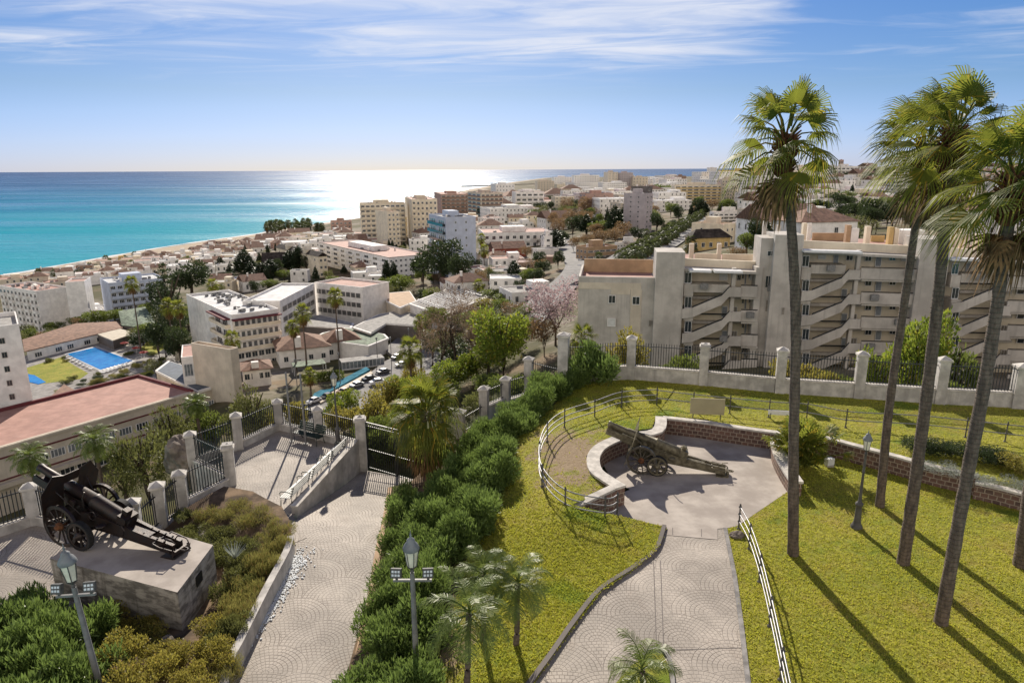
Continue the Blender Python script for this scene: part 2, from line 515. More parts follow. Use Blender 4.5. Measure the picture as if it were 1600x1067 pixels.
# ------------------------------------------------------------------ mesh builder
class MB:
	def __init__(s):
		s.v = []
		s.f = []
		s.m = []
		s.uv = None
		s.sm = []
	def add(s, vs, fs, m=0, smooth=False):
		o = len(s.v)
		s.v += [tuple(q) for q in vs]
		s.f += [tuple(i + o for i in f) for f in fs]
		s.m += [m] * len(fs)
		s.sm += [smooth] * len(fs)
	def box(s, c, sz, yaw=0.0, m=0, mat4=None):
		hx, hy, hz = sz[0] / 2, sz[1] / 2, sz[2] / 2
		vs = [Vector((x, y, z)) for x in (-hx, hx) for y in (-hy, hy) for z in (-hz, hz)]
		if mat4 is None:
			mat4 = Matrix.Translation(c) @ Matrix.Rotation(yaw, 4, 'Z')
		else:
			mat4 = Matrix.Translation(c) @ mat4
		s.add([mat4 @ q for q in vs], [(0, 1, 3, 2), (4, 6, 7, 5), (0, 4, 5, 1), (2, 3, 7, 6), (0, 2, 6, 4), (1, 5, 7, 3)], m)
	def boxb(s, x0, y0, z0, x1, y1, z1, m=0):
		s.box(((x0 + x1) / 2, (y0 + y1) / 2, (z0 + z1) / 2), (abs(x1 - x0), abs(y1 - y0), abs(z1 - z0)), 0, m)
	def prism(s, poly, z0, z1, m=0, mtop=None):
		n = len(poly)
		a = sum(poly[i][0] * poly[(i + 1) % n][1] - poly[(i + 1) % n][0] * poly[i][1] for i in range(n))
		if a < 0:
			poly = poly[::-1]
		vs = [(p[0], p[1], z0) for p in poly] + [(p[0], p[1], z1) for p in poly]
		s.add(vs, [(i, (i + 1) % n, (i + 1) % n + n, i + n) for i in range(n)] + [tuple(range(n - 1, -1, -1))], m)
		s.add([(p[0], p[1], z1) for p in poly], [tuple(range(n))], m if mtop is None else mtop)
	def cyl(s, p0, p1, r0, r1=None, n=8, m=0, cap=True, smooth=True):
		p0, p1 = Vector(p0), Vector(p1)
		r1 = r0 if r1 is None else r1
		d = (p1 - p0)
		if d.length < 1e-6:
			return
		q = d.to_track_quat('Z', 'Y')
		vs = []
		for p, r in ((p0, r0), (p1, r1)):
			for i in range(n):
				a = 2 * math.pi * i / n
				vs.append(p + q @ Vector((r * math.cos(a), r * math.sin(a), 0)))
		s.add(vs, [(i, (i + 1) % n, (i + 1) % n + n, i + n) for i in range(n)], m, smooth)
		if cap:
			s.add(vs, [tuple(range(n - 1, -1, -1)), tuple(range(n, 2 * n))], m)
	def tube(s, pts, r, n=6, m=0, radii=None):
		pts = [Vector(p) for p in pts]
		vs = []
		k = len(pts)
		up = Vector((0, 0, 1))
		for i, p in enumerate(pts):
			d = (pts[min(i + 1, k - 1)] - pts[max(i - 1, 0)]).normalized()
			a = d.cross(up)
			if a.length < .05:
				a = d.cross(Vector((1, 0, 0)))
			a.normalize()
			b = a.cross(d)
			rr = radii[i] if radii else r
			for j in range(n):
				t = 2 * math.pi * j / n
				vs.append(p + a * (rr * math.cos(t)) + b * (rr * math.sin(t)))
		fs = []
		for i in range(k - 1):
			for j in range(n):
				fs.append((i * n + j, i * n + (j + 1) % n, (i + 1) * n + (j + 1) % n, (i + 1) * n + j))
		s.add(vs, fs, m, True)
		s.add(vs, [tuple(range(n - 1, -1, -1)), tuple(range((k - 1) * n, k * n))], m)
	def lathe(s, c, prof, n=12, m=0, mat4=None, smooth=True):
		vs = []
		for r, z in prof:
			for i in range(n):
				a = 2 * math.pi * i / n
				q = Vector((r * math.cos(a), r * math.sin(a), z))
				if mat4 is not None:
					q = mat4 @ q
				vs.append(Vector(c) + q)
		fs = []
		for k in range(len(prof) - 1):
			for i in range(n):
				fs.append((k * n + i, k * n + (i + 1) % n, (k + 1) * n + (i + 1) % n, (k + 1) * n + i))
		s.add(vs, fs, m, smooth)
		s.add(vs, [tuple(range(n - 1, -1, -1)), tuple(range((len(prof) - 1) * n, len(prof) * n))], m)
	def mesh(s, name, mats, origin=None, recalc=True):
		me = bpy.data.meshes.new(name)
		o = Vector(origin) if origin is not None else Vector((0, 0, 0))
		me.from_pydata([(v[0] - o.x, v[1] - o.y, v[2] - o.z) for v in s.v], [], s.f)
		for q in mats:
			me.materials.append(M[q] if isinstance(q, str) else q)
		me.polygons.foreach_set('material_index', s.m)
		me.polygons.foreach_set('use_smooth', s.sm)
		me.update()
		return me
	def build(s, name, mats, parent=None, origin=None, loc=None):
		"""as a part (parent given): mesh in the parent's local space; top-level: placed at origin"""
		if isinstance(mats, str):
			mats = [mats]
		me = s.mesh(name, mats, origin)
		ob = bpy.data.objects.new(name, me)
		COL.objects.link(ob)
		if parent is not None:
			ob.parent = parent
		elif origin is not None:
			ob.location = origin
		if loc is not None:
			ob.location = loc
		return ob
def tag(o, label=None, cat=None, group=None, kind=None):
	if label:
		o['label'] = label
	if cat:
		o['category'] = cat
	if group:
		o['group'] = group
	if kind:
		o['kind'] = kind
	return o
def empty(name, loc, label=None, cat=None, group=None, rz=0.0):
	o = bpy.data.objects.new(name, None)
	o.empty_display_size = .3
	COL.objects.link(o)
	o.location = loc
	o.rotation_euler = (0, 0, rz)
	return tag(o, label, cat, group)
def kids(o):
	return KID.get(o.name, [c for c in o.children])
KID = {}
def copy_tree(o, parent=None):
	c = o.copy()
	COL.objects.link(c)
	if parent is not None:
		c.parent = parent
	ch = KID.get(o.name)
	if ch is None:
		ch = list(o.children)
		KID[o.name] = ch
	for k in ch:
		copy_tree(k, c)
	return c
# labels of the many small city things are worded from what stands beside them
AUTO = []       # (object, description)
MARKS = []      # (phrase, px, py)
def auto(o, desc, cat, group, loc=None):
	o['category'] = cat
	o['group'] = group
	AUTO.append((o, desc, Vector(loc) if loc is not None else o.location.copy()))
def mark(phrase, px, py):
	MARKS.append((phrase, px, py))
def sheet(name, poly, zf, material, step=.6, holes=(), worn=None, kind='structure', thick=0.0, label=None):
	"""flat-ish ground sheet filling a polygon (world xy), following zf(x, y)"""
	pts = []
	edges = []
	def addloop(lp):
		o = len(pts)
		out = []
		for i in range(len(lp)):
			a = Vector(lp[i][:2])
			b = Vector(lp[(i + 1) % len(lp)][:2])
			n = max(1, int((b - a).length / step))
			for k in range(n):
				out.append(a.lerp(b, k / n))
		for q in out:
			pts.append(q)
		m_ = len(out)
		edges.extend([(o + i, o + (i + 1) % m_) for i in range(m_)])
		return out
	L0 = addloop(poly)
	HS = [addloop(h) for h in holes]
	def inside(p, lp):
		c = False
		j = len(lp) - 1
		for i in range(len(lp)):
			if (lp[i][1] > p[1]) != (lp[j][1] > p[1]) and p[0] < (lp[j][0] - lp[i][0]) * (p[1] - lp[i][1]) / (lp[j][1] - lp[i][1]) + lp[i][0]:
				c = not c
			j = i
		return c
	xs = [p[0] for p in L0]
	ys = [p[1] for p in L0]
	x = min(xs)
	rr = random.Random(3)
	while x < max(xs):
		y = min(ys)
		while y < max(ys):
			q = Vector((x + rr.uniform(-.2, .2) * step, y + rr.uniform(-.2, .2) * step))
			if inside(q, L0):
				pts.append(q)
			y += step
		x += step
	r = delaunay_2d_cdt(pts, edges, [], 0, 1e-4)
	vs, fs = r[0], r[2]
	keep = []
	for f in fs:
		c = sum((vs[i] for i in f), Vector((0, 0))) / len(f)
		if inside(c, L0) and not any(inside(c, h) for h in HS):
			a, b_, c_ = vs[f[0]], vs[f[1]], vs[f[2]]
			if (b_ - a).cross(c_ - a) < 0:
				f = f[::-1]
			keep.append(tuple(f))
	me = bpy.data.meshes.new(name)
	me.from_pydata([(q[0], q[1], zf(q[0], q[1])) for q in vs], [], keep)
	me.materials.append(M[material])
	for p in me.polygons:
		p.use_smooth = True
	if worn is not None or material in ('lawn_turf', 'city_ground'):
		ca = me.color_attributes.new('worn', 'FLOAT_COLOR', 'POINT')
		arr = []
		for q in vs:
			k = worn(q[0], q[1]) if worn else 0.0
			if not isinstance(k, tuple):
				k = (k, 0, 0)
			arr += [*k, 1.0]
		ca.data.foreach_set('color', arr)
	me.update()
	o = bpy.data.objects.new(name, me)
	COL.objects.link(o)
	if kind:
		o['kind'] = kind
	return o
# ------------------------------------------------------------------ city terrain
CP = []
def cpz(px, py, z):
	q = P(px, py, z)
	CP.append((q.x, q.y, z))
for a in [(60, 805, -45), (-120, 830, -45), (240, 700, -40), (350, 630, -35.5), (430, 640, -35), (520, 610, -36), (600, 590, -37), (640, 560, -37), (620, 530, -37.5),
		  (155, 565, -46), (60, 600, -46), (260, 560, -42), (240, 520, -44), (200, 503, -45), (60, 515, -54), (-150, 520, -55), (20, 445, -58), (130, 422, -58), (-100, 455, -58),
		  (330, 445, -50), (250, 410, -57), (330, 395, -57), (450, 432, -46), (600, 432, -44), (700, 450, -38), (800, 396, -29), (550, 378, -40), (640, 378, -40), (500, 367, -50), (430, 370, -57),
		  (740, 338, -30), (700, 480, -33), (770, 470, -30), (840, 485, -26), (830, 530, -22), (870, 420, -24), (940, 430, -21), (995, 362, -22), (920, 345, -26), (1050, 400, -16), (1110, 395, -10), (1200, 400, -8),
		  (1320, 372, -10), (1340, 350, -12), (1250, 325, -9), (1130, 318, -20), (1400, 318, -13), (1290, 292, -3), (1330, 282, 0), (1500, 330, -8), (1600, 300, 0), (1560, 380, -8),
		  (870, 303, -25), (930, 296, -22), (1000, 303, -25), (1100, 288, -12), (1700, 400, -8), (850, 340, -30), (780, 320, -35), (1010, 285, -15)]:
	cpz(*a)
CP += [(-15.5, 30.5, -2.6), (-13.5, 33.5, -2.6), (-12, 37, -3.2), (-18, 28, -3.0), (-22, 24, -3.5), (-17, 34, -5), (-24, 30, -12), (-30, 26, -18), (-12, 42, -9), (-5, 44, -7), (-1, 52, -4.3), (2, 50, -4.2), (8, 50, -4), (3, 58, -7), (12, 46, -3.0), (25, 42, -3.0), (40, 36, -3.0), (20, 78, -12), (50, 74, -12), (75, 70, -12), (6, 85, -16), (-60, 60, -40), (-38, 72, -36),
	   (-22, 84, -31), (-9, 88, -26), (0, 95, -22), (-14, 56, -17), (-25, 50, -22), (60, 30, -5), (-60, 20, -38), (480, 900, 14), (560, 1000, 14), (650, 900, 12), (380, 1000, 6), (900, 700, 10), (700, 1300, -5), (400, 1800, -30), (0, 1800, -50), (250, 2600, -58)]
CPA = np.array(CP)
def logc(x, y):
	r = np.sqrt(x * x + y * y) + 1e-6
	return np.stack([np.arctan2(x, y) * 1.6, np.log(r)], -1)
_c = logc(CPA[:, 0], CPA[:, 1])
_n = len(_c)
_D = np.sqrt(((_c[:, None] - _c[None]) ** 2).sum(-1)) + np.eye(_n) * 0.0
_A = np.zeros((_n + 3, _n + 3))
_A[:_n, :_n] = -_D - np.eye(_n) * .0 + np.eye(_n) * 0.01
_A[:_n, _n] = 1
_A[:_n, _n + 1:] = _c
_A[_n:, :_n] = _A[:_n, _n:].T
_W = np.linalg.solve(_A, np.concatenate([CPA[:, 2], np.zeros(3)]))
SEA = -60.0
COAST = [(-420, 520), (-150, 462), (0, 432), (50, 424.5), (100, 414), (150, 405), (200, 396), (250, 388), (330, 376), (400, 366), (440, 358), (500, 350), (560, 341), (620, 330), (680, 312), (715, 300), (735, 296), (765, 291), (800, 285), (830, 281), (852, 278), (1000, 276), (1110, 276), (1230, 275)]
COASTW = [(P(x, y, SEA).x, P(x, y, SEA).y) for x, y in COAST]
_cw = np.array(COASTW)
LAND = np.array(COASTW + [(9000, 5500), (9000, -400), (-900, -400)])
def coast_dist(x, y):
	"""signed distance to the coast, positive on land"""
	x = np.atleast_1d(x).astype(float)
	y = np.atleast_1d(y).astype(float)
	best = np.full(x.shape, 1e9)
	for i in range(len(_cw) - 1):
		a, b = _cw[i], _cw[i + 1]
		ab = b - a
		t = np.clip(((x - a[0]) * ab[0] + (y - a[1]) * ab[1]) / (ab @ ab), 0, 1)
		best = np.minimum(best, np.hypot(x - a[0] - t * ab[0], y - a[1] - t * ab[1]))
	ins = np.zeros(x.shape, bool)
	j = len(LAND) - 1
	for i in range(len(LAND)):
		xi, yi = LAND[i]
		xj, yj = LAND[j]
		with np.errstate(divide='ignore', invalid='ignore'):
			c = ((yi > y) != (yj > y)) & (x < (xj - xi) * (y - yi) / (yj - yi + 1e-12) + xi)
		ins ^= c
		j = i
	return np.where(ins, best, -best)
def TZa(x, y):
	x = np.atleast_1d(x).astype(float)
	y = np.atleast_1d(y).astype(float)
	q = logc(x, y)
	D = -np.sqrt(((q[:, None] - _c[None]) ** 2).sum(-1))
	z = D @ _W[:_n] + _W[_n] + q @ _W[_n + 1:]
	cdm = coast_dist(x, y)
	t = np.clip(cdm / 90.0, 0, 1)
	t = t * t * (3 - 2 * t)
	zb = SEA + np.clip(cdm, -60, 60) * .03
	z = np.maximum(z, SEA + 1.0)
	z = np.where((y < 39.5) & (x > -4), np.minimum(z, -4.0), z)
	z = np.where((y < 35.5) & (x <= -2) & (x > -12.5), np.minimum(z, -3.2), z)
	z = np.where((y < 27) & (x <= -4), np.minimum(z, -2.2), z)
	z = np.where(x * x + y * y < 37.5 ** 2, np.minimum(z, -1.9), z)
	return zb * (1 - t) + z * t
def TZ(x, y):
	return float(TZa(x, y)[0])
def T(px, py):
	"""where the pixel's line of sight meets the city terrain"""
	r = ray(px, py)
	ts = np.geomspace(44, 6000, 260)
	X, Y, Z = r.x * ts, r.y * ts, CZ + r.z * ts
	dz = Z - TZa(X, Y)
	idx = np.where(dz < 0)[0]
	if len(idx) == 0:
		t = 3000.0
	elif idx[0] == 0:
		t = ts[0]
	else:
		i = idx[0]
		t = ts[i - 1] + (ts[i] - ts[i - 1]) * dz[i - 1] / (dz[i - 1] - dz[i])
	x, y = r.x * t, r.y * t
	return Vector((x, y, TZ(x, y)))
CARVE = [(-36.9, [(425, 695), (425, 645), (520, 607), (575, 580), (600, 560), (640, 540), (655, 515), (725, 510), (725, 565), (655, 630), (560, 695)]), (-44.6, [(28, 560), (100, 528), (200, 518), (272, 543), (302, 602), (200, 642), (60, 662), (28, 620)])]
CARVEW = [(z, [(P(a, b, z).x, P(a, b, z).y) for a, b in pl_]) for z, pl_ in CARVE]
def pip(x, y, lp):
	c = np.zeros(x.shape, bool)
	j = len(lp) - 1
	for i in range(len(lp)):
		xi, yi = lp[i]
		xj, yj = lp[j]
		c ^= ((yi > y) != (yj > y)) & (x < (xj - xi) * (y - yi) / (yj - yi + 1e-12) + xi)
		j = i
	return c
def make_terrain():
	az = np.radians(np.arange(-62, 62.01, .4))
	rr = np.concatenate([[2, 10, 18], np.arange(24, 47, 2.0), np.geomspace(48, 7000, 190)])
	A_, R__ = np.meshgrid(az, rr, indexing='ij')
	X = (R__ * np.sin(A_)).ravel()
	Y = (R__ * np.cos(A_)).ravel()
	Z = np.concatenate([TZa(X[i:i + 4000], Y[i:i + 4000]) for i in range(0, len(X), 4000)])
	cdm = np.concatenate([coast_dist(X[i:i + 4000], Y[i:i + 4000]) for i in range(0, len(X), 4000)])
	for cz_, lp_ in CARVEW:
		Z = np.where(pip(X, Y, lp_), np.minimum(Z, cz_ - .8), Z)
	na, nr = len(az), len(rr)
	fs = []
	for i in range(na - 1):
		for j in range(nr - 1):
			a = i * nr + j
			fs.append((a, a + nr, a + nr + 1, a + 1))
	me = bpy.data.meshes.new('terrain')
	me.from_pydata(list(zip(X.tolist(), Y.tolist(), Z.tolist())), [], fs)
	me.materials.append(M['city_ground'])
	ca = me.color_attributes.new('worn', 'FLOAT_COLOR', 'POINT')
	r_ = np.hypot(X, Y)
	beach = np.clip(1 - (cdm - 35) / 20, 0, 1)
	slope = np.clip(1 - (r_ - 75) / 20, 0, 1) * 1.0
	arr = np.stack([beach, slope, beach * 0, beach * 0 + 1], -1).astype(np.float32).ravel()
	ca.data.foreach_set('color', arr)
	for p in me.polygons:
		p.use_smooth = True
	me.update()
	o = bpy.data.objects.new('terrain', me)
	COL.objects.link(o)
	o['kind'] = 'structure'
	mb = MB()
	S = 90000
	# the sea: rings so that bump and shading stay stable
	mb.add([(-S, -2000, SEA), (S, -2000, SEA), (S, S, SEA), (-S, S, SEA)], [(0, 1, 2, 3)])
	o = mb.build('sea', ['sea_water'])
	o['kind'] = 'structure'
	# foam line where waves break
	mb = MB()
	fo = []
	rr = random.Random(4)
	pts = []
	for i in range(len(COASTW) - 1):
		a, b = Vector(COASTW[i]), Vector(COASTW[i + 1])
		if b.length > 2200:
			break
		n = max(1, int((b - a).length / 12))
		pts += [a.lerp(b, k / n) for k in range(n)]
	for off, wd_ in ((2, 3.5), (-14, 2.0)):
		L = []
		for i, q in enumerate(pts):
			d = (pts[min(i + 1, len(pts) - 1)] - pts[max(0, i - 1)]).normalized()
			nrm = Vector((d.y, -d.x))
			w0 = wd_ * (rr.uniform(.3, 1.2))
			c = q - nrm * (off * -1 + math.sin(i * .35) * 2) * -1
			L.append((c + nrm * w0, c - nrm * w0))
		vs = [(p.x, p.y, SEA + .12) for ab in L for p in ab]
		mb.add(vs, [(2 * i, 2 * i + 1, 2 * i + 3, 2 * i + 2) for i in range(len(L) - 1)])
	o = mb.build('surf_foam', ['roof_white'])
	o['kind'] = 'structure'
make_terrain()
# ------------------------------------------------------------------ garden: levels
class RBF:
	def __init__(s, pts, reg=.02):
		s.p = np.array([(a, b) for a, b, c in pts], float)
		z = np.array([c for a, b, c in pts], float)
		n = len(s.p)
		D = np.sqrt(((s.p[:, None] - s.p[None]) ** 2).sum(-1))
		A = np.zeros((n + 3, n + 3))
		A[:n, :n] = -D + np.eye(n) * reg
		A[:n, n] = 1
		A[:n, n + 1:] = s.p
		A[n:, :n] = A[:n, n:].T
		s.w = np.linalg.solve(A, np.concatenate([z, np.zeros(3)]))
		s.n = n
	def __call__(s, x, y):
		d = np.hypot(s.p[:, 0] - x, s.p[:, 1] - y)
		return float(-d @ s.w[:s.n] + s.w[s.n] + s.w[s.n + 1] * x + s.w[s.n + 2] * y)
def pl(lst, z=None):
	"""photo pixels with a level -> (x, y, z)"""
	out = []
	for a in lst:
		q = P(a[0], a[1], a[2] if z is None else z)
		out.append((q.x, q.y, q.z))
	return out
UP = .75      # level of the upper lawn behind the stone wall
zleft = RBF(pl([(835, 1067, .06), (900, 975, .06), (985, 895, .06), (1038, 838, .06), (1040, 824, .04), (965, 806, .35), (895, 790, .72), (925, 735, UP), (925, 700, UP), (1020, 672, UP), (850, 760, .55), (846, 690, .65),
			   (870, 650, .7), (900, 620, UP), (960, 600, UP), (745, 850, -.2), (690, 1067, -.25), (780, 760, .1), (805, 690, .35), (750, 1000, -.1), (840, 900, .05),
			   (545, 1067, -.9), (575, 950, -.95), (592, 850, -1.15), (602, 790, -1.55), (640, 770, -1.6), (700, 760, -1.0), (720, 700, -1.2), (760, 680, -.9), (790, 660, -.6), (830, 625, -.1), (880, 605, .5), (930, 590, UP), (1060, 600, UP), (1000, 590, UP), (1030, 640, UP), (1060, 560, UP), (960, 640, UP), (650, 900, -.6), (640, 1067, -.5), (690, 850, -.5), (730, 780, -.4), (700, 1250, -.2), (560, 1250, -.8), (850, 1250, .05)]))
# lower terrace on the left
LZ = -1.0
gate_a = P(566, 733, -2.05)
junc = P(470, 800, LZ)
def zpath(x, y):
	"""brick drive on the left: level near us, falling towards the gate"""
	t = (y - 24.5) / (31.2 - 24.5)
	if t < 0:
		return LZ
	return LZ - 1.05 * min(t, 1.6)
def ground(x, y):
	"""level of the garden at a place (for standing things on it)"""
	return zleft(x, y)
def pg(lst, z):
	return [(q.x, q.y) for q in (P(a, b, z) for a, b in lst)]
def pgl(lst):
	return [(q.x, q.y) for q in (P(*a) for a in lst)]
# --- court and garden path (level 0)
court_edge = [(895, 787), (925, 775), (966, 757), (945, 742), (927, 725), (920, 705), (935, 688), (975, 676), (1022, 668), (1030, 650), (1100, 658), (1160, 668), (1225, 682), (1262, 690), (1240, 720), (1234, 742), (1230, 766), (1172, 806), (1150, 822), (1136, 826), (1040, 824)]
court_poly = pg([(893, 790), (925, 800), (982, 813), (1042, 824), (1042, 836), (1121, 843), (1121, 826), (1136, 825), (1152, 822), (1172, 808), (1231, 768), (1238, 748), (1250, 735), (1235, 700), (1300, 690), (1225, 690), (1100, 672), (1032, 668), (1010, 690), (965, 692), (940, 720), (955, 750), (985, 765), (930, 785)], 0.0)
court = sheet('cannon_court', court_poly, lambda x, y: 0.012, 'concrete_floor', 1.2)
path_poly = pg([(700, 1330), (770, 1160), (835, 1067), (862, 1030), (900, 975), (940, 925), (985, 895), (1012, 875), (1026, 862), (1034, 848), (1042, 822), (1136, 825), (1150, 900), (1160, 970), (1172, 1067), (1190, 1200), (1200, 1330)], 0.0)
sheet('garden_path', path_poly, lambda x, y: 0.0, 'paving_fan', 1.5)
# joints scored across the path
mb = MB()
for a, b in (((1021, 870), (1026, 1020)), ((1032, 875), (1037, 1015)), ((1040, 1015), (1168, 1011))):
	a, b = P(*a, .004), P(*b, .004)
	d = (b - a).normalized()
	n = Vector((-d.y, d.x, 0)) * .012
	mb.add([a - n, a + n, b + n, b - n], [(0, 3, 2, 1)])
o = mb.build('path_joint', 'plaster_dark'); o['kind'] = 'structure'
mb = MB()
for a, b in (((1051, 824), (1051, 835)), ((1096, 826), (1096, 838))):
	a, b = P(*a, .016), P(*b, .016)
	d = (b - a).normalized(); n = Vector((-d.y, d.x, 0)) * .012
	mb.add([a - n, a + n, b + n, b - n], [(0, 3, 2, 1)])
o = mb.build('court_joint', 'plaster_dark'); o['kind'] = 'structure'
def off_line(pts, w):
	"""offset an open xy polyline sideways by w"""
	out = []
	for i, p in enumerate(pts):
		a = Vector(pts[max(0, i - 1)][:2])
		b = Vector(pts[min(len(pts) - 1, i + 1)][:2])
		d = (b - a).normalized()
		out.append((p[0] - d.y * w, p[1] + d.x * w))
	return out
def smooth_line(pts, n=4):
	"""Catmull-Rom through points (any dimension)"""
	out = []
	v = [Vector(p) for p in pts]
	for i in range(len(v) - 1):
		p0, p1, p2, p3 = v[max(0, i - 1)], v[i], v[i + 1], v[min(len(v) - 1, i + 2)]
		for k in range(n):
			t = k / n
			out.append(.5 * ((2 * p1) + (p2 - p0) * t + (2 * p0 - 5 * p1 + 4 * p2 - p3) * t * t + (3 * p1 - p0 - 3 * p2 + p3) * t ** 3))
	out.append(v[-1])
	return out
def wall_strip(name, line, w, z0, z1, mats, label=None, cat=None, group=None, cap=None, capmat='wall_cap', z1b=None, ret_root=False):
	"""wall along an xy line: width w to the left of the line; faces carry metre UVs; cap is a child"""
	A = [Vector(p[:2]) for p in line]
	B = [Vector(p) for p in off_line(line, w)]
	n = len(A)
	zt = [z1 if z1b is None else z1 + (z1b - z1) * i / (n - 1) for i in range(n)]
	z0s = [z0(a.x, a.y) if callable(z0) else z0 for a in A]
	me = bpy.data.meshes.new(name)
	vs, fs, uvs = [], [], []
	s = 0
	for side, L in (('a', A), ('b', B)):
		s = 0
		for i in range(n - 1):
			l = (L[i + 1] - L[i]).length
			o = len(vs)
			q = [(L[i].x, L[i].y, z0s[i]), (L[i + 1].x, L[i + 1].y, z0s[i + 1]), (L[i + 1].x, L[i + 1].y, zt[i + 1]), (L[i].x, L[i].y, zt[i])]
			u_ = [(s, z0s[i]), (s + l, z0s[i + 1]), (s + l, zt[i + 1]), (s, zt[i])]
			if side == 'b':
				q, u_ = q[::-1], u_[::-1]
			vs += q
			uvs += u_
			fs.append((o, o + 1, o + 2, o + 3))
			s += l
	for i, rev in ((0, 1), (n - 1, 0)):
		o = len(vs)
		q = [(A[i].x, A[i].y, z0s[i]), (B[i].x, B[i].y, z0s[i]), (B[i].x, B[i].y, zt[i]), (A[i].x, A[i].y, zt[i])]
		u_ = [(0, z0s[i]), (w, z0s[i]), (w, zt[i]), (0, zt[i])]
		if rev:
			q, u_ = q[::-1], u_[::-1]
		vs += q
		uvs += u_
		fs.append((o, o + 1, o + 2, o + 3))
	for i in range(n - 1):
		o = len(vs)
		vs += [(A[i].x, A[i].y, zt[i]), (A[i + 1].x, A[i + 1].y, zt[i + 1]), (B[i + 1].x, B[i + 1].y, zt[i + 1]), (B[i].x, B[i].y, zt[i])]
		uvs += [(0, 0), (1, 0), (1, w), (0, w)]
		fs.append((o, o + 1, o + 2, o + 3))
	org = Vector((A[0].x, A[0].y, z0s[0]))
	me.from_pydata([Vector(v) - org for v in vs], [], fs)
	l = me.uv_layers.new(name='UVMap')
	l.data.foreach_set('uv', [c for q in uvs for c in q])
	me.materials.append(M[mats])
	me.update()
	ob = bpy.data.objects.new(name, me)
	COL.objects.link(ob)
	ob.location = org
	tag(ob, label, cat, group)
	if cap:
		over, th = cap
		A2, B2 = off_line(line, -over), off_line(line, w + over)
		mb = MB()
		k = len(A2)
		v = []
		for i in range(k):
			zz = zt[i] + .002
			v += [(A2[i][0], A2[i][1], zz), (A2[i][0], A2[i][1], zz + th), (B2[i][0], B2[i][1], zz + th), (B2[i][0], B2[i][1], zz)]
		f = []
		for i in range(k - 1):
			a, b = 4 * i, 4 * i + 4
			f += [(a, b, b + 1, a + 1), (a + 1, b + 1, b + 2, a + 2), (a + 2, b + 2, b + 3, a + 3), (a + 3, b + 3, b, a)]
		f += [(0, 1, 2, 3), (4 * k - 1, 4 * k - 2, 4 * k - 3, 4 * k - 4)]
		mb.add(v, f)
		mb.build('wall_cap', capmat, parent=ob, origin=org)
	return ob
# --- the court's low stone walls
bl = [(q.x, q.y) for q in smooth_line([P(*a, UP) for a in [(1035, 655), (1090, 661), (1150, 670), (1200, 677), (1240, 682), (1285, 686), (1340, 700), (1400, 716), (1450, 730), (1528, 748)]], 3)]
bl = bl[::-1]
wall_strip('stone_wall', bl, -.38, -.05, UP - .02, 'stone_blocks', 'low red stone retaining wall with pale capping curving behind the green cannon', 'wall', cap=(.03, .08))
el_ = [(q.x, q.y) for q in smooth_line([P(*a, UP) for a in [(1524, 752), (1560, 760), (1620, 775), (1720, 800), (1800, 820)]], 3)][::-1]
wall_strip('stone_wall', el_, -.4, -.1, UP - .15, 'stone_blocks', 'second tier of red stone wall leaving the frame beyond the tall palms', 'wall', cap=(.03, .08))
ret = [(q.x, q.y) for q in [P(1035, 655, UP), P(1024, 671, UP)]]
left_wall = [(q.x, q.y) for q in smooth_line([P(*a, UP) for a in [(1026, 652), (1020, 673), (978, 679), (948, 689), (928, 701), (919, 717), (923, 737), (942, 752), (963, 765)]], 4)]
wall_strip('stone_wall', left_wall, .42, -.05, UP - .02, 'stone_blocks', 'curved stone wall with wide pale cap around the front of the green cannon', 'wall', cap=(.06, .09))
lw2 = [(q.x, q.y) for q in [P(963, 767, UP), P(897, 792, .62)]]
wall_strip('stone_wall', lw2, -.45, -.05, UP - .02, 'stone_blocks', 'short straight stone wall spur beside the end of the curved railing', 'wall', cap=(.05, .09), z1b=.45)
rw = [(q.x, q.y) for q in smooth_line([P(*a, .55) for a in [(1204, 687), (1209, 708), (1220, 730), (1236, 755)]], 4)]
wall_strip('stone_wall', rw, .42, -.05, .55, 'stone_blocks', 'short curved stone wall beside the bushy low palm', 'wall', cap=(.05, .09))
# --- lawns
def worn_left(x, y):
	c = P(890, 715, .6)
	c2 = P(935, 690, .7)
	c3 = P(700, 1010, -.2)
	k = max(1.05 - ((x - c.x) ** 2 / 2.2 ** 2 + (y - c.y) ** 2 / 3.6 ** 2) ** .5 * .55, 0)
	k = max(k, 1 - ((x - c3.x) ** 2 / 1.0 + (y - c3.y) ** 2 / 4.5) ** .5 * .6)
	return max(0, min(1, k)) * .95
left_lawn = pgl([(845, 1250, .05), (836, 1066, .06), (862, 1028, .06), (900, 974, .06), (940, 924, .06), (984, 894, .06), (1011, 874, .06), (1025, 861, .06), (1033, 847, .06), (1040, 823, .04), (982, 812, .2), (925, 798, .5), (893, 789, .7),
				 (925, 770, UP), (950, 756, UP), (920, 735, UP), (916, 712, UP), (930, 696, UP), (978, 675, UP), (1018, 669, UP), (1026, 648, UP), (1060, 600, UP), (1000, 592, UP), (930, 588, UP), (860, 632, .55), (805, 680, .35), (775, 760, .1), (735, 850, -.2), (675, 1067, -.25), (640, 1250, -.3)])
sheet('left_lawn', left_lawn, zleft, 'lawn_turf', .5, worn=worn_left)
up_lawn = pg([(1024, 650), (1100, 655), (1160, 666), (1240, 677), (1290, 683), (1345, 697), (1405, 713), (1455, 727), (1530, 744), (1620, 765), (1720, 790), (1900, 830), (1900, 640), (1588, 632), (1340, 615), (1215, 607), (1098, 594), (985, 586), (960, 586), (1000, 620)], UP)
def zup(x, y):
	return UP
sheet('upper_lawn', up_lawn, zup, 'lawn_turf', 1.0, worn=lambda x, y: .30 if y < P(1200, 672, UP).y + 0.4 else .08)
mb = MB()
